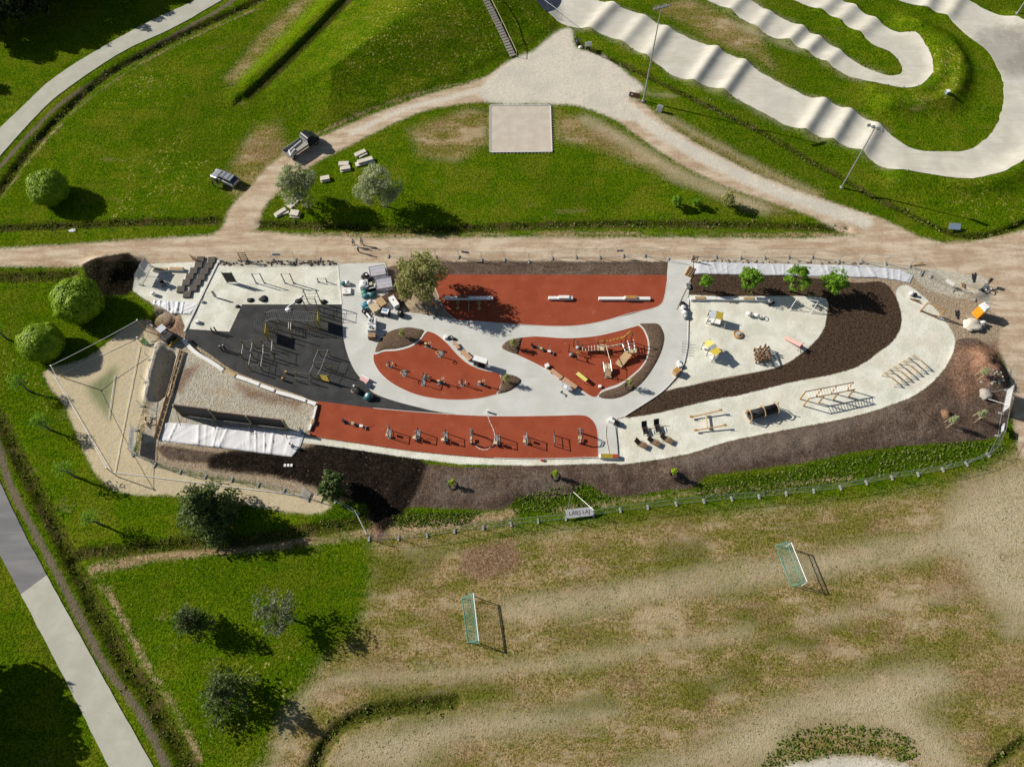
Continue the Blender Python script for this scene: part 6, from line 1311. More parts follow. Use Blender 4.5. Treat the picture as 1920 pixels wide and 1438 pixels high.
simple('brown_crate', 'brown crate with boards at the end of the pallets', 'crate', 699, 634, 0, [('crate', 'wood_brown', 'box', (0, 0, .4, 1.1, .7, .8)), ('lid', 'wood_light', 'box', (0, .2, .83, 1.0, .2, .05)), ('lid', 'wood_light', 'box', (0, -.15, .83, 1.0, .2, .05))], GB2)
simple('teal_sacks', 'teal and white sacks beside the marked white box', 'sacks', 648, 534, 0, [('sack', 'teal', 'blob', ((-.2, 0, .3), .5, .4, .4, 3, .25)), ('sack', 'white_cloth', 'blob', ((.3, .05, .4), .45, .4, .42, 4, .25))], GB2)
T = simple('marked_box', 'cream box with dark marks on its lid', 'box', 651, 548, R(4), [('box', 'wood_pale', 'box', (0, 0, .18, 1.25, 1.1, .36)), ('lid', 'banner_white', 'box', (0, 0, .375, 1.2, 1.05, .03))], GB2)
k = lettering('213', .5, 'black_metal', T.children[1]); k.location = (-.1, 0, .395); k.rotation_euler = (0, 0, R(-80))
simple('pink_stool', 'pink and white folded seat on the path beside the rubber', 'seat', 684, 715, R(-30), [('seat', 'pink_paint', 'box', (0, 0, .42, 1.2, .55, .08)), ('back', 'banner_white', 'box', (0, .35, .55, 1.2, .2, .3)), ('leg', 'grey_metal', 'box', (-.45, 0, .2, .08, .5, .4)), ('leg', 'grey_metal', 'box', (.45, 0, .2, .08, .5, .4)), ('mat', 'navy', 'box', (.9, -.35, .36, .8, .7, .05))])
simple('round_tent', 'teal and black bundle at the tip of the rubber', 'bundle', 692, 746, 0, [('bundle', 'teal', 'blob', ((0, 0, .4), .65, .6, .5, 4, .2)), ('cover', 'white_cloth', 'blob', ((-.1, .05, .75), .3, .3, .2, 5, .2)), ('bag', 'rubber_black', 'blob', ((.5, -.1, .3), .5, .5, .4, 6, .2))])
simple('tool_heap', 'black tool heap between the rubber and the teal bundle', 'tools', 671, 735, R(-40), [('bag', 'rubber_black', 'blob', ((0, 0, .3), .8, .45, .4, 7, .35)), ('cable', 'pink_paint', 'ring', ((-.6, -.3, .08), .25, .04, 12, 5)), ('can', 'white_paint', 'tube', ((-.9, .2, 0), (-.9, .2, .5), .14))])
simple('white_post', 'short white post on the path above the red strip', 'post', 915, 773, 0, [('post', 'white_paint', 'box', (0, 0, .35, .22, .22, .7)), ('cap', 'banner_white', 'box', (0, 0, .72, .26, .26, .05))])
simple('white_cube', 'small white cube near the crescent bed on red rubber', 'cube', 1124.5, 726, .1, [('cube', 'white_paint', 'box', (0, 0, .2, .38, .38, .4))])
T = thing('barrier_tape', 'red and white tape curling over the red strip', 'tape', (*P(914, 778)[:2], .03), 0)
tp = [rel(T, *q, .03) for q in smooth([(914, 778), (918, 790), (924, 803), (928, 818), (925, 832), (915, 842), (903, 843), (893, 837), (888, 829)], 5)]
for i, (a, b) in enumerate(zip(tp[:-1], tp[1:])): MB().beam(a, b, .07, .02).build('tape_piece', 'banner_white' if i % 3 else 'pink_paint', T)

# ================================================================ benches and boards along the path
def long_bench(label, a, b, w, mat='wood_pale', h=.46):
    T = thing('path_bench', label, 'bench', at(*a), ang(a, b), 'timber benches along the path'); T.location.z = 0; L = dist(a, b)
    for x in (.2, L - .2): MB().box(x, 0, h / 2, .12, w * .8, h).build('leg', 'black_metal', T)
    for k in range(4): MB().box(L / 2, (k - 1.5) * w / 4, h + .03, L, w / 4 * .85, .06).build('slat', mat, T)
mk('wood_salmon', (.56, .33, .20), .7, var=.15, scale=4)
long_bench('narrow timber bench with dark frame at the top of the left island', (851, 644), (861, 657), .45, 'wood_salmon'); long_bench('wide timber bench between the two islands beside the white shelter', (866, 661), (883, 677), .75, 'wood_salmon')
long_bench('upper timber bench along the right island', (1033, 697), (1053, 712), .6, 'wood_salmon'); long_bench('lower wide timber bench along the right island', (1055, 714), (1079, 731), .85, 'wood_salmon')
simple('white_cube', 'white cube at the upper end of the left island benches', 'cube', 836, 634, .5, [('cube', 'white_paint', 'box', (0, 0, .25, .5, .5, .5)), ('hose', 'rubber_black', 'ring', ((.6, -.3, .1), .3, .07, 14, 5)), ('bag', 'rubber_black', 'blob', ((.9, -.8, .15), .3, .3, .2, 3, .2))])
simple('white_cube', 'white cube at the upper end of the right island benches', 'cube', 1025.5, 688, .4, [('cube', 'white_paint', 'box', (0, 0, .25, .5, .5, .5)), ('top', 'banner_white', 'box', (0, 0, .52, .54, .54, .04))])
T = thing('info_kiosk', 'white roofed kiosk with dark rack beside the left island', 'kiosk', at(901, 686), ang((889, 683), (912, 690)))
MB().box(0, .05, 1.72, 1.95, .95, .06, rx=R(-14)).build('roof', 'white_paint', T)
for x in (-.85, .85):
    for y in (-.35, .35): MB().tube((x, y, 0), (x, y, 1.65), .04, 6).build('post', 'grey_metal', T)
MB().box(.95, .05, 1.0, .05, .8, 1.4).build('side_panel', 'banner_grey', T)
for z in (.35, .8, 1.2): MB().box(0, -.1, z, 1.7, .5, .05).build('shelf', 'black_metal', T)
MB().box(0, .3, .9, 1.8, .04, 1.5).build('back_panel', 'dark_panel', T)
T = simple('display_board', 'grey board with printed panel beside the right island bench', 'board', 1060, 731, R(-35), [('board', 'banner_grey', 'box', (0, 0, 1.0, 1.2, .08, .9), {'rx': R(-35)}), ('print', 'banner_white', 'box', (0, -.06, 1.03, .5, .02, .5), {'rx': R(-35)}), ('post', 'grey_metal', 'box', (-.5, .1, .5, .08, .08, 1.0)), ('post', 'grey_metal', 'box', (.5, .1, .5, .08, .08, 1.0))])
simple('black_bracket', 'black metal brackets lying left of the lower bench', 'bracket', 1057, 739, R(-30), [('bracket', 'black_metal', 'box', (0, 0, .06, 1.1, .14, .12)), ('bracket', 'black_metal', 'box', (-.4, .15, .06, .16, .4, .1)), ('bracket', 'black_metal', 'box', (.4, -.12, .06, .16, .4, .1))])

# ================================================================ red court: white benches, ring poles
def court_bench(label, a, b, woods=(), step=None):
    T = thing('court_bench', label, 'bench', (*P(*a)[:2], .02), ang(a, b), 'white benches on the upper red court'); L = dist(a, b)
    MB().box(L / 2, 0, .2, L, .5, .4).build('base', 'white_concrete', T, bevel=.05)
    for (s0, s1) in (step or []): MB().box((s0 + s1) / 2 * L, 0, .5, (s1 - s0) * L, .5, .2).build('raised_seat', 'white_concrete', T, bevel=.03)
    for (s0, s1, m) in woods:
        for k in range(4): MB().box((s0 + s1) / 2 * L, (k - 1.5) * .12, .44 + .2, (s1 - s0) * L, .10, .06).build('slat', m, T)
        MB().box((s0 + s1) / 2 * L, 0, .5, (s1 - s0) * L, .48, .2).build('seat_base', 'white_concrete', T)
court_bench('long white bench in the willow shadow on the red court', (833, 561), (925, 561), [(.27, .49, 'wood_brown')]); court_bench('short white bench in the middle of the red court', (1028, 561), (1074, 561), [], [(.42, .85)]); court_bench('long white bench at the right end of the red court', (1122, 562), (1219, 562), [(.52, .73, 'wood_orange')], [(.49, .52)])
GRP = 'yellow ring poles beside the long bench'
for x, y0, y1, rings, lb in ((858.5, 564, 581, (567.5, 578), 'yellow pole with two rings left below the shaded bench'), (879, 564, 582, (), 'plain yellow pole between the two ring poles'), (898.5, 564, 582, (569, 579), 'yellow pole with two rings right below the shaded bench')):
    T = thing('ring_pole', lb, 'pole', (*P(x, y0)[:2], .02), 0, GRP); MB().beam((0, 0, .06), rel(T, x, y1, .06), .12, .08).build('pole', 'wood_light', T)
    for ry in rings: q = rel(T, x, ry, .1); MB().ring(q, .22, .045, 14, 5).build('ring', 'yellow_bright', T)
simple('wheelbarrow', 'wheelbarrow beside the olive willow and the red court', 'wheelbarrow', 812, 586, R(-60), [('tray', 'grey_metal', 'box', (0, 0, .5, .9, .6, .25), {'tap': 1.25}), ('wheel', 'rubber_black', 'ring', ((.65, 0, .2), .16, .05, 12, 5, 'Y')), ('handle', 'wood_light', 'tube', ((.5, .22, .35), (-1.0, .28, .6), .025)), ('handle', 'wood_light', 'tube', ((.5, -.22, .35), (-1.0, -.28, .6), .025)), ('leg', 'black_metal', 'box', (-.3, 0, .2, .05, .5, .4))])

# ================================================================ fitness machines
def machine(label, x, y, rz, kind, group):
    T = thing('fitness_machine', label, 'fitness machine', (*P(x, y)[:2], .022), rz, group); A, B, C = 'grey_metal', 'black_metal', 'wood_pale'
    if kind == 'bike':
        MB().box(0, 0, .03, 1.1, .35, .06).build('base', A, T); MB().tube((-.25, 0, 0), (-.3, 0, .85), .05, 8).build('seat_post', B, T); MB().box(-.3, 0, .88, .35, .25, .08).build('seat', C, T)
        MB().tube((.3, 0, 0), (.35, 0, 1.25), .055, 8).build('column', A, T); MB().tube((.35, -.3, 1.2), (.35, .3, 1.2), .03, 6).build('handlebar', B, T); MB().box(.1, 0, .35, .5, .18, .4).build('crank_case', B, T); MB().ring((.35, 0, 1.35), .16, .04, 12, 5).build('wheel', C, T)
    elif kind == 'walker':
        MB().tube((0, 0, 0), (0, 0, 1.7), .07, 8).build('column', B, T); MB().tube((-.35, 0, 1.55), (.35, 0, 1.55), .04, 6).build('crossbar', A, T)
        for s in (-1, 1): MB().tube((s * .35, 0, 1.5), (s * .4, .25, .3), .03, 6).build('swing_arm', A, T); MB().box(s * .4, .3, .28, .16, .4, .05).build('foot_plate', C, T)
        MB().box(0, 0, .03, .5, .5, .06).build('base', A, T)
    elif kind == 'disc':
        MB().tube((0, 0, 0), (0, 0, 1.4), .06, 8).build('column', B, T); MB().ring((0, .3, 1.45), .26, .04, 16, 5).build('hand_wheel', C, T); MB().tube((0, 0, 1.4), (0, .3, 1.45), .04, 6).build('arm', B, T); MB().lathe([(.3, 0), (.3, .08)], (.1, -.55, 0), 14).build('turntable', A, T); MB().box(0, -.2, .03, .5, .9, .05).build('base', A, T)
    elif kind == 'rower':
        MB().beam((-1.6, .35, .25), (1.6, -.4, .25), .12, .14).build('rail', B, T)
        for q in ((-1.5, .33), (0, 0), (1.5, -.37)): MB().box(q[0], q[1], .12, .15, .5, .24).build('foot', A, T)
        MB().box(-.3, .07, .4, .4, .35, .1).build('seat', C, T); MB().box(.9, -.22, .4, .45, .35, .1).build('seat', 'banner_white', T)
        for s in (-.7, .9): MB().tube((s, -.2, .3), (s + .1, .5, 1.0), .03, 6).build('lever', A, T)
        MB().box(-1.6, .36, .45, .3, .35, .3).build('block', B, T)
    elif kind == 'frame':
        for yy in (-.55, .55): MB().tube((0, yy, 0), (0, yy, 1.75), .06, 8).build('post', B, T)
        MB().tube((0, -.55, 1.7), (0, .55, 1.7), .05, 8).build('crossbar', A, T); MB().tube((-.3, -.5, .5), (-.3, .5, .5), .04, 6).build('bar', A, T)
        for yy in (-.25, .25): MB().tube((0, yy, 1.7), (-.25, yy, .6), .025, 6).build('arm', A, T)
        MB().box(-.25, -.3, .5, .4, .35, .08).build('seat', C, T); MB().box(-.05, .1, .9, .08, .35, .5).build('back_pad', C, T); MB().box(0, 0, .03, .4, 1.4, .06).build('base', A, T)
    elif kind == 'press':
        for yy in (-.6, .6): MB().tube((0, yy, 0), (0, yy * .9, 1.6), .055, 8).build('post', A, T)
        MB().tube((0, -.55, 1.6), (0, .55, 1.6), .045, 8).build('crossbar', B, T); MB().box(-.4, -.45, .42, .45, .4, .09).build('seat', C, T); MB().box(-.12, -.45, .85, .08, .4, .65).build('back_pad', 'wood_pale', T)
        for s in (-1, 1): MB().tube((0, s * .3 - .1, 1.5), (-.55, s * .3 - .3, .95), .03, 6).build('lever', A, T)
        for s in (-1, 1): MB().ring((-.1, s * .35 - .5, .3), .17, .06, 14, 5, 'Y').build('weight', B, T)
        MB().box(0, 0, .03, .5, 1.5, .06).build('base', A, T)
    elif kind == 'rail':
        for yy in (-.8, .8): MB().tube((0, yy, 0), (0, yy, 1.35), .06, 8).build('post', B, T)
        MB().tube((0, -.8, 1.3), (0, .8, 1.3), .05, 8).build('rail', B, T); MB().tube((0, -.8, .7), (0, .8, .7), .04, 8).build('rail', A, T); MB().tube((.3, -.5, .0), (.3, -.5, .9), .04, 6).build('post', A, T)
    elif kind == 'arch':
        pts = [(0, -.75, 0), (0, -.75, 1.1), (.15, -.3, 1.7), (.15, .4, 1.9), (0, .75, 1.3), (0, .75, 0)]
        MB().path(pts, .06, 8).build('frame', B, T); MB().path([(p[0] - .35, p[1], p[2]) for p in pts], .05, 8).build('frame', A, T)
        for k in range(1, 5): MB().tube(pts[k], (pts[k][0] - .35, pts[k][1], pts[k][2]), .03, 6).build('rung', A, T)
        MB().box(-.17, -.2, .5, .4, .5, .1).build('seat', C, T); MB().box(-.17, -.7, .2, .3, .3, .4).build('block', C, T)
    return T
GF = 'fitness machines on the left red island'
for x, y, rz, k, lb in ((803, 651, R(-15), 'bike', 'fitness bike at the top of the left red island'), (825, 668, R(150), 'disc', 'fitness wheel below the benches on the left island'), (732, 688, R(20), 'walker', 'leftmost walker on the left red island'), (758, 704, R(170), 'disc', 'hand wheel machine second from left on the island'), (795, 715, R(170), 'press', 'largest seated machine in the middle of the left island'), (827, 719, R(10), 'bike', 'low bike machine right of the seated machine'), (867, 722, R(0), 'walker', 'walker with wide handles right on the island'), (903, 722, R(-5), 'bike', 'rightmost bike machine on the left island')): machine(lb, x, y, rz, k, GF)
GF2 = 'fitness machines on the long red strip'
machine('long rowing machine at the left end of the red strip', 666, 797, R(-4), 'rower', GF2)
for x, y, k, lb in ((731, 814, 'frame', 'first frame machine after the rower on the red strip'), (784, 817, 'press', 'second machine after the rower with a white pad'), (836, 820, 'press', 'third machine after the rower with yellow feet'), (886, 822, 'arch', 'dark machine inside the curl of tape'), (934, 826, 'press', 'machine just right of the curl of tape'), (987, 826, 'frame', 'tall frame machine third from the right end'), (1039, 826, 'rail', 'plain rail machine second from the right end'), (1089, 821, 'arch', 'arched machine at the right end of the strip')): machine(lb, x, y, R(rng.uniform(-4, 4)), k, GF2)
machine('low black machine at the left tip of the climbing island', 1018, 657, R(-10), 'rower', 'fitness machines on the right island')

# ================================================================ climbing trail on the right island
T = thing('climbing_trail', 'climbing trail with net bridge, platforms, ramp and yellow rails', 'climbing frame', (*P(1126, 655)[:2], .02), 0)
def vpost(x, y, h, m='black_metal', w=.1): p = rel(T, x, y); MB().box(p[0], p[1], h / 2, w, w, h).build('post', m, T)
for x, y, h in ((1066, 660, 2.0), (1075, 649, 2.0), (1081, 674, 1.6), (1083, 650, 1.4), (1120, 652, 1.9), (1131, 651, 1.9), (1122, 662, 1.5), (1132, 661, 1.5), (1163, 649, 1.6), (1171, 644, 2.4), (1182, 641, 2.4), (1168, 661, 1.5), (1192, 660, 1.7), (1186, 667, 1.5), (1176, 668, 1.5), (1090, 662, 1.2), (1091, 654, 1.2)): vpost(x, y, h)
def hb(a, b, m, r_=.04): MB().tube(rel(T, *a), rel(T, *b), r_, 6).build('rail', m, T)
hb((1077, 651, 1.5), (1090, 655, 1.0), 'wood_light', .07); hb((1070, 663, 1.2), (1083, 667, .9), 'wood_light', .07); hb((1081, 668, .9), (1084, 676, .9), 'wood_light', .07); hb((1083, 668, .9), (1090, 663, .9), 'yellow_bright')
for s0, s1 in (((1090, 655), (1121, 651)), ((1091, 663), (1122, 661))): hb((*s0, 1.0), (*s1, 1.2), 'black_metal', .03)
for k in range(11):
    s = (k + .5) / 11; x = 1090 + 31 * s; MB().tube(rel(T, x, 655 - 4 * s, .55), rel(T, x + 1, 663 - 2 * s, .55), .06, 6).build('log_step', 'wood_brown' if k % 2 else 'pink_paint', T)
p = rel(T, 1126, 657); MB().box(p[0], p[1], .75, .95, .95, .08).build('platform', 'wood_pale', T); hb((1131, 657, .75), (1163, 651, .75), 'wood_pale', .11)
hb((1120, 653, 1.85), (1131, 651, 1.85), 'yellow_bright'); zz = [(1133 + k * 3.4, 652 - k * .9, 1.85 if k % 2 else 1.35) for k in range(10)]
MB().path([rel(T, *q) for q in zz], .04, 6).build('zigzag_rail', 'yellow_bright', T); hb((1163, 645, 1.6), (1171, 644, 2.3), 'yellow_bright')
MB().path([rel(T, *q) for q in smooth([(1171, 644, 2.4), (1177, 640, 2.7), (1182, 641, 2.4), (1185, 646, 2.0)], 3)], .045, 6).build('arch_rail', 'yellow_bright', T)
for k in range(5): hb((1164 + k * 5.5, 649 - k * 1.2, 1.0), (1170 + k * 4.6, 664 - k * .4, 1.0), 'wood_brown' if k % 2 else 'steel', .05)
for k in range(3): hb((1166 + k * 1.5, 652 + k * 5, 1.1), (1187 + k * 2.2, 646 + k * 6, 1.1), 'steel', .04)
p = rel(T, 1183, 664); MB().box(p[0], p[1], .95, 1.3, .7, .07, rz=R(-8)).build('platform', 'wood_pale', T)
a, b = Vector(rel(T, 1159, 686, .08)), Vector(rel(T, 1177, 668, .95)); d = b - a
for k in range(7): q = a + d * ((k + .5) / 7); MB().box(q.x, q.y, q.z, 1.1, d.length / 7 * .9, .06, rz=math.atan2(d.y, d.x) - R(90), rx=math.asin(d.z / d.length)).build('ramp_board', 'wood_light', T)
hb((1134, 657, 1.5), (1141, 684, 1.5), 'wood_pale', .07)
for x, y, h in ((1129, 686, 1.3), (1142, 684, 1.6), (1132, 706, 1.3), (1145, 706, 1.5)): vpost(x, y, h)
p = rel(T, 1137, 692); MB().box(p[0], p[1], .8, 1.05, .9, .07).build('platform', 'wood_pale', T)
for k in range(4): p = rel(T, 1138 + k * .5, 699 + k * 3); MB().box(p[0], p[1], .65 - k * .16, .95, .22, .06).build('step', 'wood_pale', T)
hb((1129, 686, 1.2), (1132, 706, 1.2), 'steel', .03); hb((1142, 684, 1.5), (1145, 706, 1.4), 'steel', .03)
simple('climbing_stone', 'two grey stepping pods at the left of the climbing trail', 'stepping pods', 1071, 667, 0, [('pod', 'grey_metal', 'blob', ((0, 0, .25), .35, .3, .3, 2, .1)), ('pod', 'banner_grey', 'blob', ((1.0, 1.2, .25), .35, .3, .3, 3, .1))])
T = thing('balance_bench', 'yellow plank bench with black legs on the right island', 'bench', (*P(1090, 711)[:2], .02), ang((1083, 704), (1097, 715)))
for k in range(3): MB().box(0, -.18 + k * .18, .72, 1.7, .16, .05).build('slat', 'lemon', T)
for x in (-.75, .75): MB().path([(x, -.25, 0), (x, -.25, .7), (x, .25, .7), (x, .25, 0)], .03, 6).build('leg', 'black_metal', T)

# ================================================================ white play yard
def playhouse(label, x, y, rz, cols):
    T = thing('playhouse', label, 'playhouse', at(x, y), rz, 'small playhouses on the white yard')
    for i, (x0, x1, m) in enumerate(cols):
        MB().box((x0 + x1) / 2, 0, 1.72, x1 - x0 - .03, 1.25, .05, ry=R(10 if i % 2 else -10)).build('roof_panel', m, T)
    X0, X1 = cols[0][0], cols[-1][1]
    for a in (X0 + .06, (X0 + X1) / 2, X1 - .06):
        for b in (-.55, .55): MB().tube((a, b, 0), (a, b, 1.85), .045, 6).build('post', 'black_metal', T)
    MB().box((X0 + X1) / 2, .55, .8, X1 - X0 - .2, .04, .8).build('back_wall', 'banner_grey', T); MB().box((X0 + X1) / 2, 0, .4, X1 - X0 - .1, 1.1, .05).build('floor', 'white_paint', T); MB().box(X1 - .08, 0, .85, .04, 1.0, .75).build('side_wall', 'white_paint', T); MB().box(X0 + .3, -.55, .75, .5, .04, .5).build('counter', 'white_paint', T)
playhouse('upper playhouse with grey and yellow roof panels', 1338, 603, R(-12), [(-1.05, -.05, 'banner_grey'), (-.05, .95, 'yellow_bright')]); playhouse('lower playhouse with pale yellow, grey and yellow roof panels', 1331, 664, R(-58), [(-1.35, -.35, 'lemon'), (-.35, .1, 'banner_grey'), (.1, 1.15, 'yellow_bright')])
simple('spring_carousel', 'round orange carousel with grey hub on the white yard', 'carousel', 1383, 628, 0, [('disc', 'wood_light', 'lathe', ([(.0, .0), (.68, .05), (.66, .16), (.5, .2), (.3, .18)],)), ('rim', 'wood_orange', 'ring', ((0, 0, .2), .6, .06, 20, 6)), ('hub', 'banner_grey', 'tube', ((0, 0, .15), (0, 0, .42), .26, 14)), ('handle', 'yellow_bright', 'tube', ((.45, .1, .2), (.45, .1, .6), .03)), ('handle', 'black_metal', 'tube', ((-.4, .25, .2), (-.4, .25, .6), .03)), ('handle', 'yellow_bright', 'tube', ((0, -.45, .2), (0, -.45, .6), .03))])
T = thing('log_climber', 'brown log climbing stack of upright posts and beams', 'climbing frame', at(1426, 668), R(8))
for i in range(4):
    for j in range(4):
        h = [1.2, 1.5, 1.1, .8][(i + j) % 4] * (1.15 if 0 < i < 3 else .9); x, y = -1.0 + i * .62, -.95 + j * .62; MB().box(x + j * .1, y, h / 2, .15, .15, h).build('post', 'wood_brown', T)
for k in range(3):
    z = .45 + .32 * k; MB().box(0, -.65 + k * .62, z, 2.3, .16, .16).build('beam', 'wood_brown', T); MB().box(-.7 + k * .65, 0, z + .16, .16, 2.2, .16).build('beam', 'wood_brown', T)
T = thing('slide', 'pink slide with dark ladder end on the white yard', 'slide', at(1471, 634), ang((1471, 634), (1497, 655)))
Ls = dist((1471, 634), (1497, 655)); MB().beam((0, 0, .15), (Ls, 0, 1.0), .5, .05).build('chute', 'pink_paint', T)
for s in (-1, 1): MB().beam((0, s * .27, .22), (Ls, s * .27, 1.08), .04, .14).build('side', 'pink_paint', T); MB().tube((Ls + .05, s * .27, 0), (Ls + .05, s * .27, 1.6), .04, 6).build('post', 'red_paint', T); MB().tube((Ls + .6, s * .27, 0), (Ls + .05, s * .27, 1.1), .035, 6).build('ladder_side', 'black_metal', T)
for k in range(4): MB().tube((Ls + .5 - k * .12, -.27, .2 + k * .22), (Ls + .5 - k * .12, .27, .2 + k * .22), .025, 6).build('rung', 'black_metal', T)
T = thing('swing_frame', 'white tubular swing frame at the mulch edge of the yard', 'swing frame', at(1487, 575), 0)
e = [rel(T, 1480, 582), rel(T, 1492, 566), rel(T, 1520, 588), rel(T, 1530, 572)]; tA = Vector(((e[0][0] + e[1][0]) / 2, (e[0][1] + e[1][1]) / 2, 2.1)); tB = Vector(((e[2][0] + e[3][0]) / 2, (e[2][1] + e[3][1]) / 2, 2.1))
for i, tt in ((0, tA), (1, tA), (2, tB), (3, tB)): MB().tube(e[i], tt, .05, 8).build('leg', 'white_paint', T)
MB().tube(tA, tB, .055, 8).build('top_bar', 'white_paint', T)
simple('spring_riders', 'white spring riders with pale rims on the yard', 'spring rider', 1415, 594, R(-8), [('seat', 'white_paint', 'blob', ((-.9, .1, .5), .5, .35, .2, 2, .2)), ('spring', 'steel', 'tube', ((-.9, .1, 0), (-.9, .1, .45), .1)), ('seat', 'white_paint', 'blob', ((.2, 0, .5), .4, .3, .2, 3, .2)), ('spring', 'steel', 'tube', ((.2, 0, 0), (.2, 0, .45), .1)), ('hoop', 'banner_white', 'ring', ((.9, 0, .45), .35, .04, 16, 5)), ('handle', 'wood_orange', 'tube', ((-.9, -.2, .8), (-.9, .4, .8), .03))])
seat_wall('white kerb with two timber seats along the mulch of the yard', [[(1294, 563), (1302, 562)], [(1321, 562), (1341, 562)], [(1342, 562), (1392, 563)], [(1413, 563), (1437, 564)]], [((1302, 562), (1321, 562)), ((1393, 563), (1412, 563))], .45, .42)
simple('white_barrow', 'white covered barrow at the right end of the timber kerb', 'barrow', 1442, 568, .2, [('cover', 'white_cloth', 'blob', ((0, .05, .55), .4, .4, .35, 4, .15)), ('tray', 'black_metal', 'box', (.1, -.2, .25, .8, .5, .4)), ('wheel', 'rubber_black', 'ring', ((.6, -.2, .2), .16, .05, 12, 5, 'Y'))])
simple('sack_row', 'black and white sacks in a row at the yard corner', 'sacks', 1282, 583, R(-82), [('sack', 'rubber_black', 'blob', ((-1.0, 0, .25), .5, .4, .3, 1, .3)), ('sack', 'white_cloth', 'blob', ((-.3, 0, .3), .45, .42, .35, 2, .3)), ('sack', 'white_cloth', 'blob', ((.4, .05, .3), .45, .4, .34, 3, .3)), ('sack', 'grey_metal', 'blob', ((1.1, 0, .3), .5, .42, .32, 4, .3)), ('sack', 'rubber_black', 'blob', ((.1, .1, .55), .3, .25, .15, 5, .3))])
T = thing('long_plank', 'long dark plank lying along the path toward the fabric', 'plank', at(1269, 581), 0); MB().beam((0, 0, .06), rel(T, 1299, 516, .06), .12, .06).build('plank', 'wood_brown', T)
T = thing('log_pile', 'short logs piled at the upper end of the path', 'logs', at(1294, 511), R(60))
for k in range(5): MB().tube((-.9, -.3 + .2 * k, .12 + .08 * (k % 2)), (.9, -.35 + .22 * k, .12 + .1 * (k % 2)), .1, 8).build('log', 'wood_brown' if k % 2 else 'wood_light', T)
simple('drain_grate', 'small slotted grate box on the path by the mulch', 'grate', 1290, 538, .1, [('box', 'grey_metal', 'box', (0, 0, .15, .55, .9, .3)), ('bar', 'black_metal', 'box', (-.12, 0, .32, .06, .85, .03)), ('bar', 'black_metal', 'box', (.12, 0, .32, .06, .85, .03))])
T = thing('bike_rack', 'low rack of five steel hoops across the path kerb', 'bike rack', at(1290, 655), R(-98))
for k in range(5): MB().path([(-.9 + k * .45, -.9, .0), (-.9 + k * .45, -.9, .5), (-.9 + k * .45, .2, .5), (-.9 + k * .45, .2, 0)], .025, 6).build('hoop', 'galvanized', T)
simple('white_cube', 'white cube on the kerb above the timber box', 'cube', 1274, 687, .3, [('cube', 'white_paint', 'box', (0, 0, .25, .55, .5, .5)), ('bag', 'white_cloth', 'blob', ((.1, .5, .2), .35, .3, .25, 2, .2))])
simple('timber_box', 'timber box beside the white cube at the yard corner', 'box', 1267, 700, R(40), [('box', 'wood_light', 'box', (0, 0, .45, .9, .7, .9)), ('lid', 'wood_orange', 'box', (0, 0, .92, .95, .75, .05))])
T = simple('generator', 'white and black generator at the lower path corner', 'generator', 1150, 792, R(-25), [('housing', 'white_paint', 'box', (-.25, 0, .4, .8, .7, .8)), ('engine', 'black_metal', 'box', (.45, -.1, .35, .6, .6, .7)), ('tyre', 'rubber_black', 'ring', ((.4, -.2, .78), .2, .07, 14, 5)), ('filter', 'grey_metal', 'tube', ((-.2, .1, .8), (-.2, .1, 1.0), .15, 12))])
for i, (pts, m) in enumerate((([(1137, 798), (1136, 815), (1139, 835), (1142, 850)], 'wood_pale'), ([(1154, 800), (1157, 825), (1159, 852)], 'rubber_black'))):
    T = thing('cable', ('pale hose' if i == 0 else 'black cable') + ' running from the generator to the white bench', 'cable', (*P(*pts[0])[:2], .03), 0); MB().path([rel(T, *q, .02) for q in smooth(pts, 4)], .03, 5).build('cable', m, T)
T = seat_block('white bench with yellow and red slats at the path end', (1124, 857), (1160, 858), True, .42, .6, wmat='yellow_paint'); MB().box(2.0, 0, .52, .7, .5, .04).build('cushion', 'red_paint', T)
simple('red_box', 'small red box on the pale edge below the red strip', 'box', 1017, 863, 0, [('box', 'red_paint', 'box', (0, 0, .12, .5, .22, .24)), ('flap', 'red_paint', 'box', (0, -.12, .22, .3, .1, .03))])

# ================================================================ lower yard: loungers, swing, tunnel, ladders
def lounger(label, x, y, rz, mat, up):
    T = thing('lounger', label, 'lounger', at(x, y), rz, 'timber loungers on the lower yard'); n = 7
    for k in range(n): MB().box(-.55 + k * .16, 0, .38 + .02 * math.sin(k), .14, .72, .05).build('seat_slat', mat, T)
    for k in range(6): MB().box(.55 + k * .14 * math.cos(up), 0, .40 + k * .14 * math.sin(up), .13, .72, .05, ry=-up).build('back_slat', mat, T)
    for s in (-1, 1): MB().path([(-.6, s * .33, 0), (-.5, s * .33, .36), (.5, s * .33, .36), (.62, s * .33, 0)], .03, 6).build('leg', 'wood_brown', T); MB().beam((-.3, s * .37, .55), (.4, s * .37, .6), .06, .04).build('armrest', 'wood_brown', T)
lounger('left black lounger of the upper pair', 1209, 808, R(100), 'rubber_black', R(55)); lounger('right black lounger of the upper pair', 1232, 804, R(100), 'rubber_black', R(55))
for i, (x, y) in enumerate(((1204, 836), (1228, 832), (1252, 827))): lounger(['left', 'middle', 'right'][i] + ' brown lounger of the lower row of three', x, y, R(150), 'wood_brown', R(40))
T = thing('seesaw', 'double seesaw with pale axle and two orange beams', 'seesaw', at(1324, 793), 0)
MB().beam(rel(T, 1321, 776, .45), rel(T, 1325, 804, .45), .16, .16).build('axle', 'wood_pale', T)
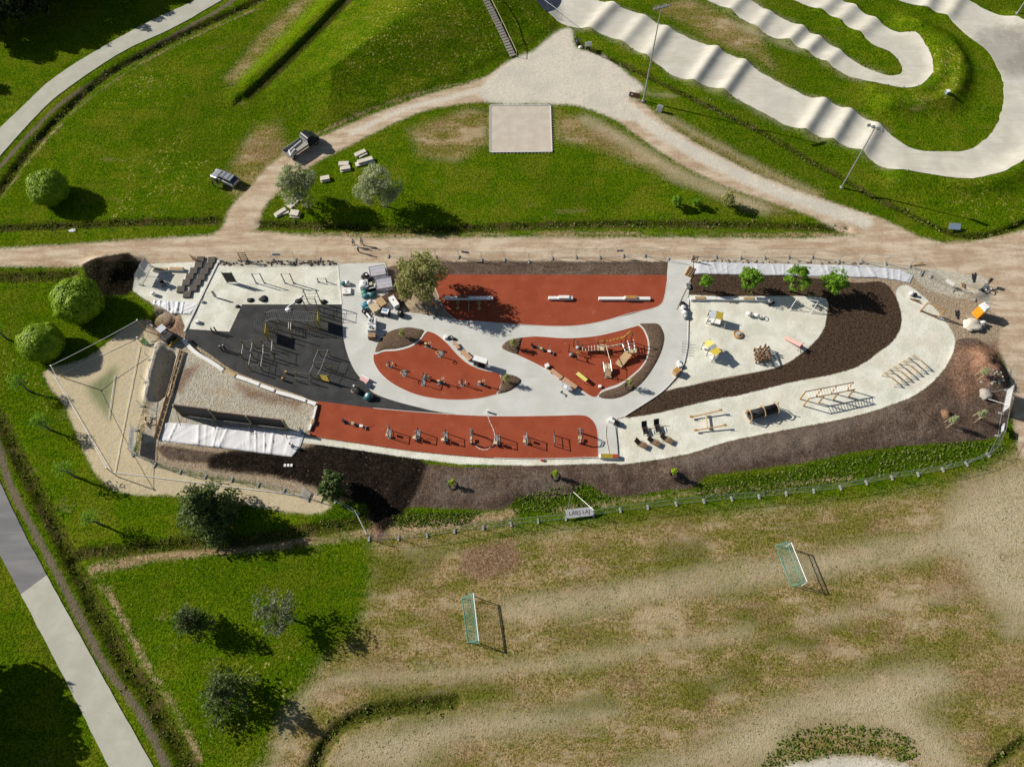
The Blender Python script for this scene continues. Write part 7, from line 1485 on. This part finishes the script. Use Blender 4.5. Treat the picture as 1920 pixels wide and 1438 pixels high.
for a, b in (((1295, 784), (1349, 773)), ((1303, 809), (1357, 801))):
    p, q = Vector(rel(T, *a, .35)), Vector(rel(T, *b, .6)); MB().beam(p, q, .12, .12).build('beam', 'wood_orange', T)
    for e_ in (p, q): MB().box(e_.x, e_.y, e_.z + .1, .45, .3, .06).build('seat', 'wood_orange', T); MB().tube((e_.x, e_.y, e_.z), (e_.x, e_.y, e_.z + .45), .03, 6).build('handle', 'black_metal', T)
    m_ = (p + q) / 2; MB().tube((m_.x, m_.y, 0), (m_.x, m_.y, .5), .08, 8).build('pivot', 'wood_brown', T)
T = thing('crawl_tunnel', 'black crawl tunnel held by three wooden frames', 'tunnel', at(1400, 784), ang((1400, 784), (1453, 770)))
Lt = dist((1400, 784), (1453, 770)); seg = 22; mbt = MB(); rr = .62
for xx in (.15, Lt - .15):
    for r_ in (rr, rr - .05):
        for k in range(seg): a = 2 * math.pi * k / seg; mbt.v.append((xx, r_ * math.cos(a), .85 + r_ * math.sin(a)))
for k in range(seg):
    k2 = (k + 1) % seg; mbt.f += [(k, 2 * seg + k, 2 * seg + k2, k2), (seg + k, seg + k2, 3 * seg + k2, 3 * seg + k), (k, k2, seg + k2, seg + k), (2 * seg + k, 3 * seg + k, 3 * seg + k2, 2 * seg + k2)]; mbt.mi += [0] * 4
mbt.build('tube', 'rubber_black', T, True)
for xx in (.1, Lt / 2, Lt - .1):
    hx = [(xx, .85 * math.cos(R(60 * k + 30)), .9 + .85 * math.sin(R(60 * k + 30))) for k in range(6)]
    for k in range(6): MB().beam(hx[k], hx[(k + 1) % 6], .1, .1).build('frame_beam', 'wood_light', T)
    for s in (-1, 1): MB().box(xx, s * .74, .3, .1, .1, .6).build('leg', 'wood_light', T)
    MB().box(xx, .2, 1.95, .1, .1, .4).build('top_post', 'wood_brown', T)
T = thing('ladder_bridge', 'wooden overhead ladder on slanting orange posts', 'climbing frame', at(1500, 748), 0)
ra = [rel(T, 1500, 748, 2.2), rel(T, 1588, 731, 2.2)]; rb = [rel(T, 1506, 761, 2.2), rel(T, 1590, 744, 2.2)]
for r_ in (ra, rb): MB().beam(*r_, .1, .12).build('rail', 'wood_brown', T)
for k in range(16): s = (k + .5) / 16; MB().tube(Vector(ra[0]).lerp(Vector(ra[1]), s), Vector(rb[0]).lerp(Vector(rb[1]), s), .03, 6).build('rung', 'white_paint', T)
for s in (0, .34, .66, 1):
    for r_ in (ra, rb): q = Vector(r_[0]).lerp(Vector(r_[1]), s); MB().box(q.x, q.y, 1.15, .13, .13, 2.3).build('post', 'wood_orange', T)
T = thing('trestle_row', 'row of seven wooden trestles near the soil bank', 'trestles', at(1655, 703), 0)
for i in range(7):
    s = i / 6; a = rel(T, 1655 + 53 * s, 703 - 33 * s, .75); b = rel(T, 1678 + 55 * s, 723 - 31 * s, .75); MB().beam(a, b, .1, .1).build('beam', 'wood_brown' if i % 2 else 'wood_light', T)
    for e_, k in ((a, 1), (b, -1)):
        d = (Vector(b) - Vector(a)).normalized(); sd = Vector((-d.y, d.x, 0))
        for s2 in (-1, 1): MB().beam(e_, (e_[0] + sd.x * .3 * s2, e_[1] + sd.y * .3 * s2, 0), .07, .07).build('leg', 'wood_light', T)
T = thing('net_frame', 'orange timber climbing frame with rope net near the toilet cabin', 'climbing frame', at(1725, 584), 0)
e = [(0, 0), rel(T, 1757, 598)[:2]]
for q in e: MB().box(q[0], q[1], 1.15, .13, .13, 2.3).build('post', 'wood_orange', T)
for z in (.3, 2.25): MB().beam((0, 0, z), (e[1][0], e[1][1], z), .12, .12).build('crossbar', 'wood_orange' if z > 1 else 'wood_brown', T)
for k in range(7): s = (k + .5) / 7; MB().tube((e[1][0] * s, e[1][1] * s, .3), (e[1][0] * s, e[1][1] * s, 2.25), .018, 5).build('rope', 'wood_pale', T)
for k in range(4): z = .7 + k * .38; MB().tube((0, 0, z), (e[1][0], e[1][1], z), .018, 5).build('rope', 'wood_pale', T)
T = thing('toilet_cabin', 'orange portable toilet cabin with white roof', 'toilet cabin', at(1831, 591), R(28))
MB().box(0, 0, 1.1, 1.1, 1.15, 2.0).build('walls', 'orange_paint', T, bevel=.03); MB().box(0, 0, .06, 1.2, 1.25, .12).build('base', 'grey_metal', T)
o = MB().box(0, 0, 2.16, 1.18, 1.22, .12).box(0, 0, 2.28, 1.1, 1.14, .14, tap=.75).build('roof', 'white_paint', T); MB().tube((.35, .35, 2.3), (.35, .35, 2.6), .06, 8).build('vent_pipe', 'grey_metal', o)
o = MB().box(-.05, -.585, 1.1, .85, .03, 1.85).build('door', 'orange_paint', T); MB().box(.3, -.61, 1.1, .05, .03, .18).build('handle', 'black_metal', o); MB().box(-.05, -.61, 1.55, .35, .015, .4).build('notice', 'white_paint', o)
simple('cement_bag', 'white cement sack and black bucket on the sandy corner', 'sack', 1708, 554, .5, [('sack', 'white_cloth', 'blob', ((0, .1, .35), .35, .35, .4, 3, .2)), ('bucket', 'rubber_black', 'lathe', ([(.18, 0), (.24, .5), (.2, .52)], (.35, -.3, 0), 14))])
simple('lime_heap', 'round heap of pale sand beside the toilet cabin', 'sand heap', 1823, 609, 0, [('heap', 'stone_slab', 'blob', ((0, 0, -.05), 1.3, 1.15, .5, 7, .25, 3, True)), ('scoop', 'grey_metal', 'box', (1.3, -.1, .2, .35, .4, .3)), ('bag', 'white_cloth', 'blob', ((1.6, .3, .15), .4, .3, .25, 3, .3))])
simple('machine_wreck', 'heap of black and steel machine parts near the road', 'machine parts', 1845, 541, R(50), [('frame', 'black_metal', 'tube', ((-.8, 0, .2), (.9, .1, 1.3), .08)), ('frame', 'black_metal', 'tube', ((-.5, .3, .2), (.8, -.2, 1.0), .06)), ('motor', 'black_metal', 'box', (.8, 0, 1.2, .5, .4, .45)), ('coil', 'steel', 'ring', ((-.2, -.5, .5), .4, .06, 14, 5)), ('coil', 'galvanized', 'ring', ((.3, -.6, .4), .3, .05, 14, 5, 'X')), ('drum', 'rubber_black', 'lathe', ([(.3, 0), (.35, .4), (.3, .7)], (-1.1, .2, 0), 14)), ('foot', 'grey_metal', 'box', (0, 0, .1, 1.8, .6, .12))])
GJ = 'scraps on the sandy corner'
for i, (x, y, rz, L, m, lb) in enumerate(((1722, 497, .1, 1.9, 'wood_light', 'pale plank near the fence end'), (1728, 513, .9, 1.2, 'foot_concrete', 'stacked concrete feet at the fence end'), (1826, 521, 1.1, 1.9, 'black_metal', 'dark bar on the pale heap'), (1807, 536, 1.4, 1.0, 'wood_brown', 'short dark post beside the pale heap'), (1795, 590, 1.2, 1.6, 'black_metal', 'dark crooked stick in the sand'), (1716, 565, -.5, 1.6, 'wood_brown', 'thin brown bar left of the net frame'))):
    T = thing('scrap', lb, 'scrap', at(x, y), rz, GJ); MB().box(0, 0, .12, L, .16, .1, ry=R(3)).box(.1, .25, .07, L * .6, .14, .1, rz=.2).build('bar', m, T)
RB = [MB(), MB(), MB()]                             # rubble left by the trenching
for i in range(150):
    s = rng.random(); k = 0 if i < 80 else 1 if i < 125 else 2
    x, y = ((412 + s * 218, 493 + rng.uniform(-4, 5)), (1305 + s * 330, 490 + s * 3 + rng.uniform(-1.5, 2.5)), (1860 + rng.uniform(-22, 22), 706 + rng.uniform(-14, 14)))[k]
    RB[k].blob(at(x, y, .04), rng.uniform(.1, .3), rng.uniform(.1, .26), rng.uniform(.08, .18), i, .35, 1)
for mb, m in zip(RB, ('soil_clod', 'stone_tan', 'grey_board')):
    if m not in M: mk(m, (.14, .105, .08) if m == 'soil_clod' else (.36, .29, .21), .95, var=.35, bump=.4)
    tag(mb.build('rubble', m), kind='stuff')
simple('boulder', 'dark boulder beside the green heap in the right corner', 'boulder', 1846, 741, 0, [('stone', 'grey_board', 'blob', ((0, 0, .3), .75, .9, .5, 5, .25, 3))])
simple('boulder', 'brown boulder left of the two staked trees', 'boulder', 1772, 778, 0, [('stone', 'wood_brown', 'blob', ((0, 0, .2), .6, .8, .4, 6, .25, 3))])

# ================================================================ football goals
def goal(label, p1, p2, b1, b2, h, top_back):
    T = thing('football_goal', label, 'goal', at(*p1), 0, 'small football goals on the worn field'); a, b, c, d = Vector((0, 0, 0)), Vector(rel(T, *p2)), Vector(rel(T, *b1)), Vector(rel(T, *b2)); up = Vector((0, 0, h))
    MB().tube(a, a + up, .05, 8).build('post', 'white_paint', T); MB().tube(b, b + up, .05, 8).build('post', 'white_paint', T); MB().tube(a + up, b + up, .055, 8).build('crossbar', 'white_paint', T)
    MB().tube(c, d, .045, 8).build('ground_bar', 'net_green', T); MB().tube(a, c, .04, 8).build('side_bar', 'net_green', T); MB().tube(b, d, .04, 8).build('side_bar', 'net_green', T)
    ta, tb = a + up + (c - a) * top_back, b + up + (d - b) * top_back
    MB().tube(a + up, ta, .04, 6).tube(ta, c, .04, 6).build('stay', 'net_green', T); MB().tube(b + up, tb, .04, 6).tube(tb, d, .04, 6).build('stay', 'net_green', T); MB().tube(ta, tb, .04, 6).build('rear_bar', 'net_green', T)
    net = MB()
    for k in range(1, 34):
        s = k / 34; net.path([(a + up).lerp(b + up, s), ta.lerp(tb, s), c.lerp(d, s)], .005, 3)
    for k in range(1, 16):
        s = k / 16; net.tube(ta.lerp(c, s), tb.lerp(d, s), .005, 3)
    for k in range(1, 8): s = k / 8; net.tube((a + up).lerp(ta, s), (b + up).lerp(tb, s), .005, 3)
    for x0, y0, z0 in ((a, ta, c), (b, tb, d)):
        for k in range(1, 10): s = k / 10; net.tube((x0 + up).lerp(x0, s), y0.lerp(z0, s), .005, 3)
    net.build('net', 'net_green', T)
goal('green netted goal lower on the worn field', (889, 1118), (899, 1206), (866, 1122), (877, 1204), 1.95, .15); goal('green netted goal upper right on the worn field', (1474, 1025), (1503, 1098), (1454, 1023), (1484, 1099), 1.95, .45)
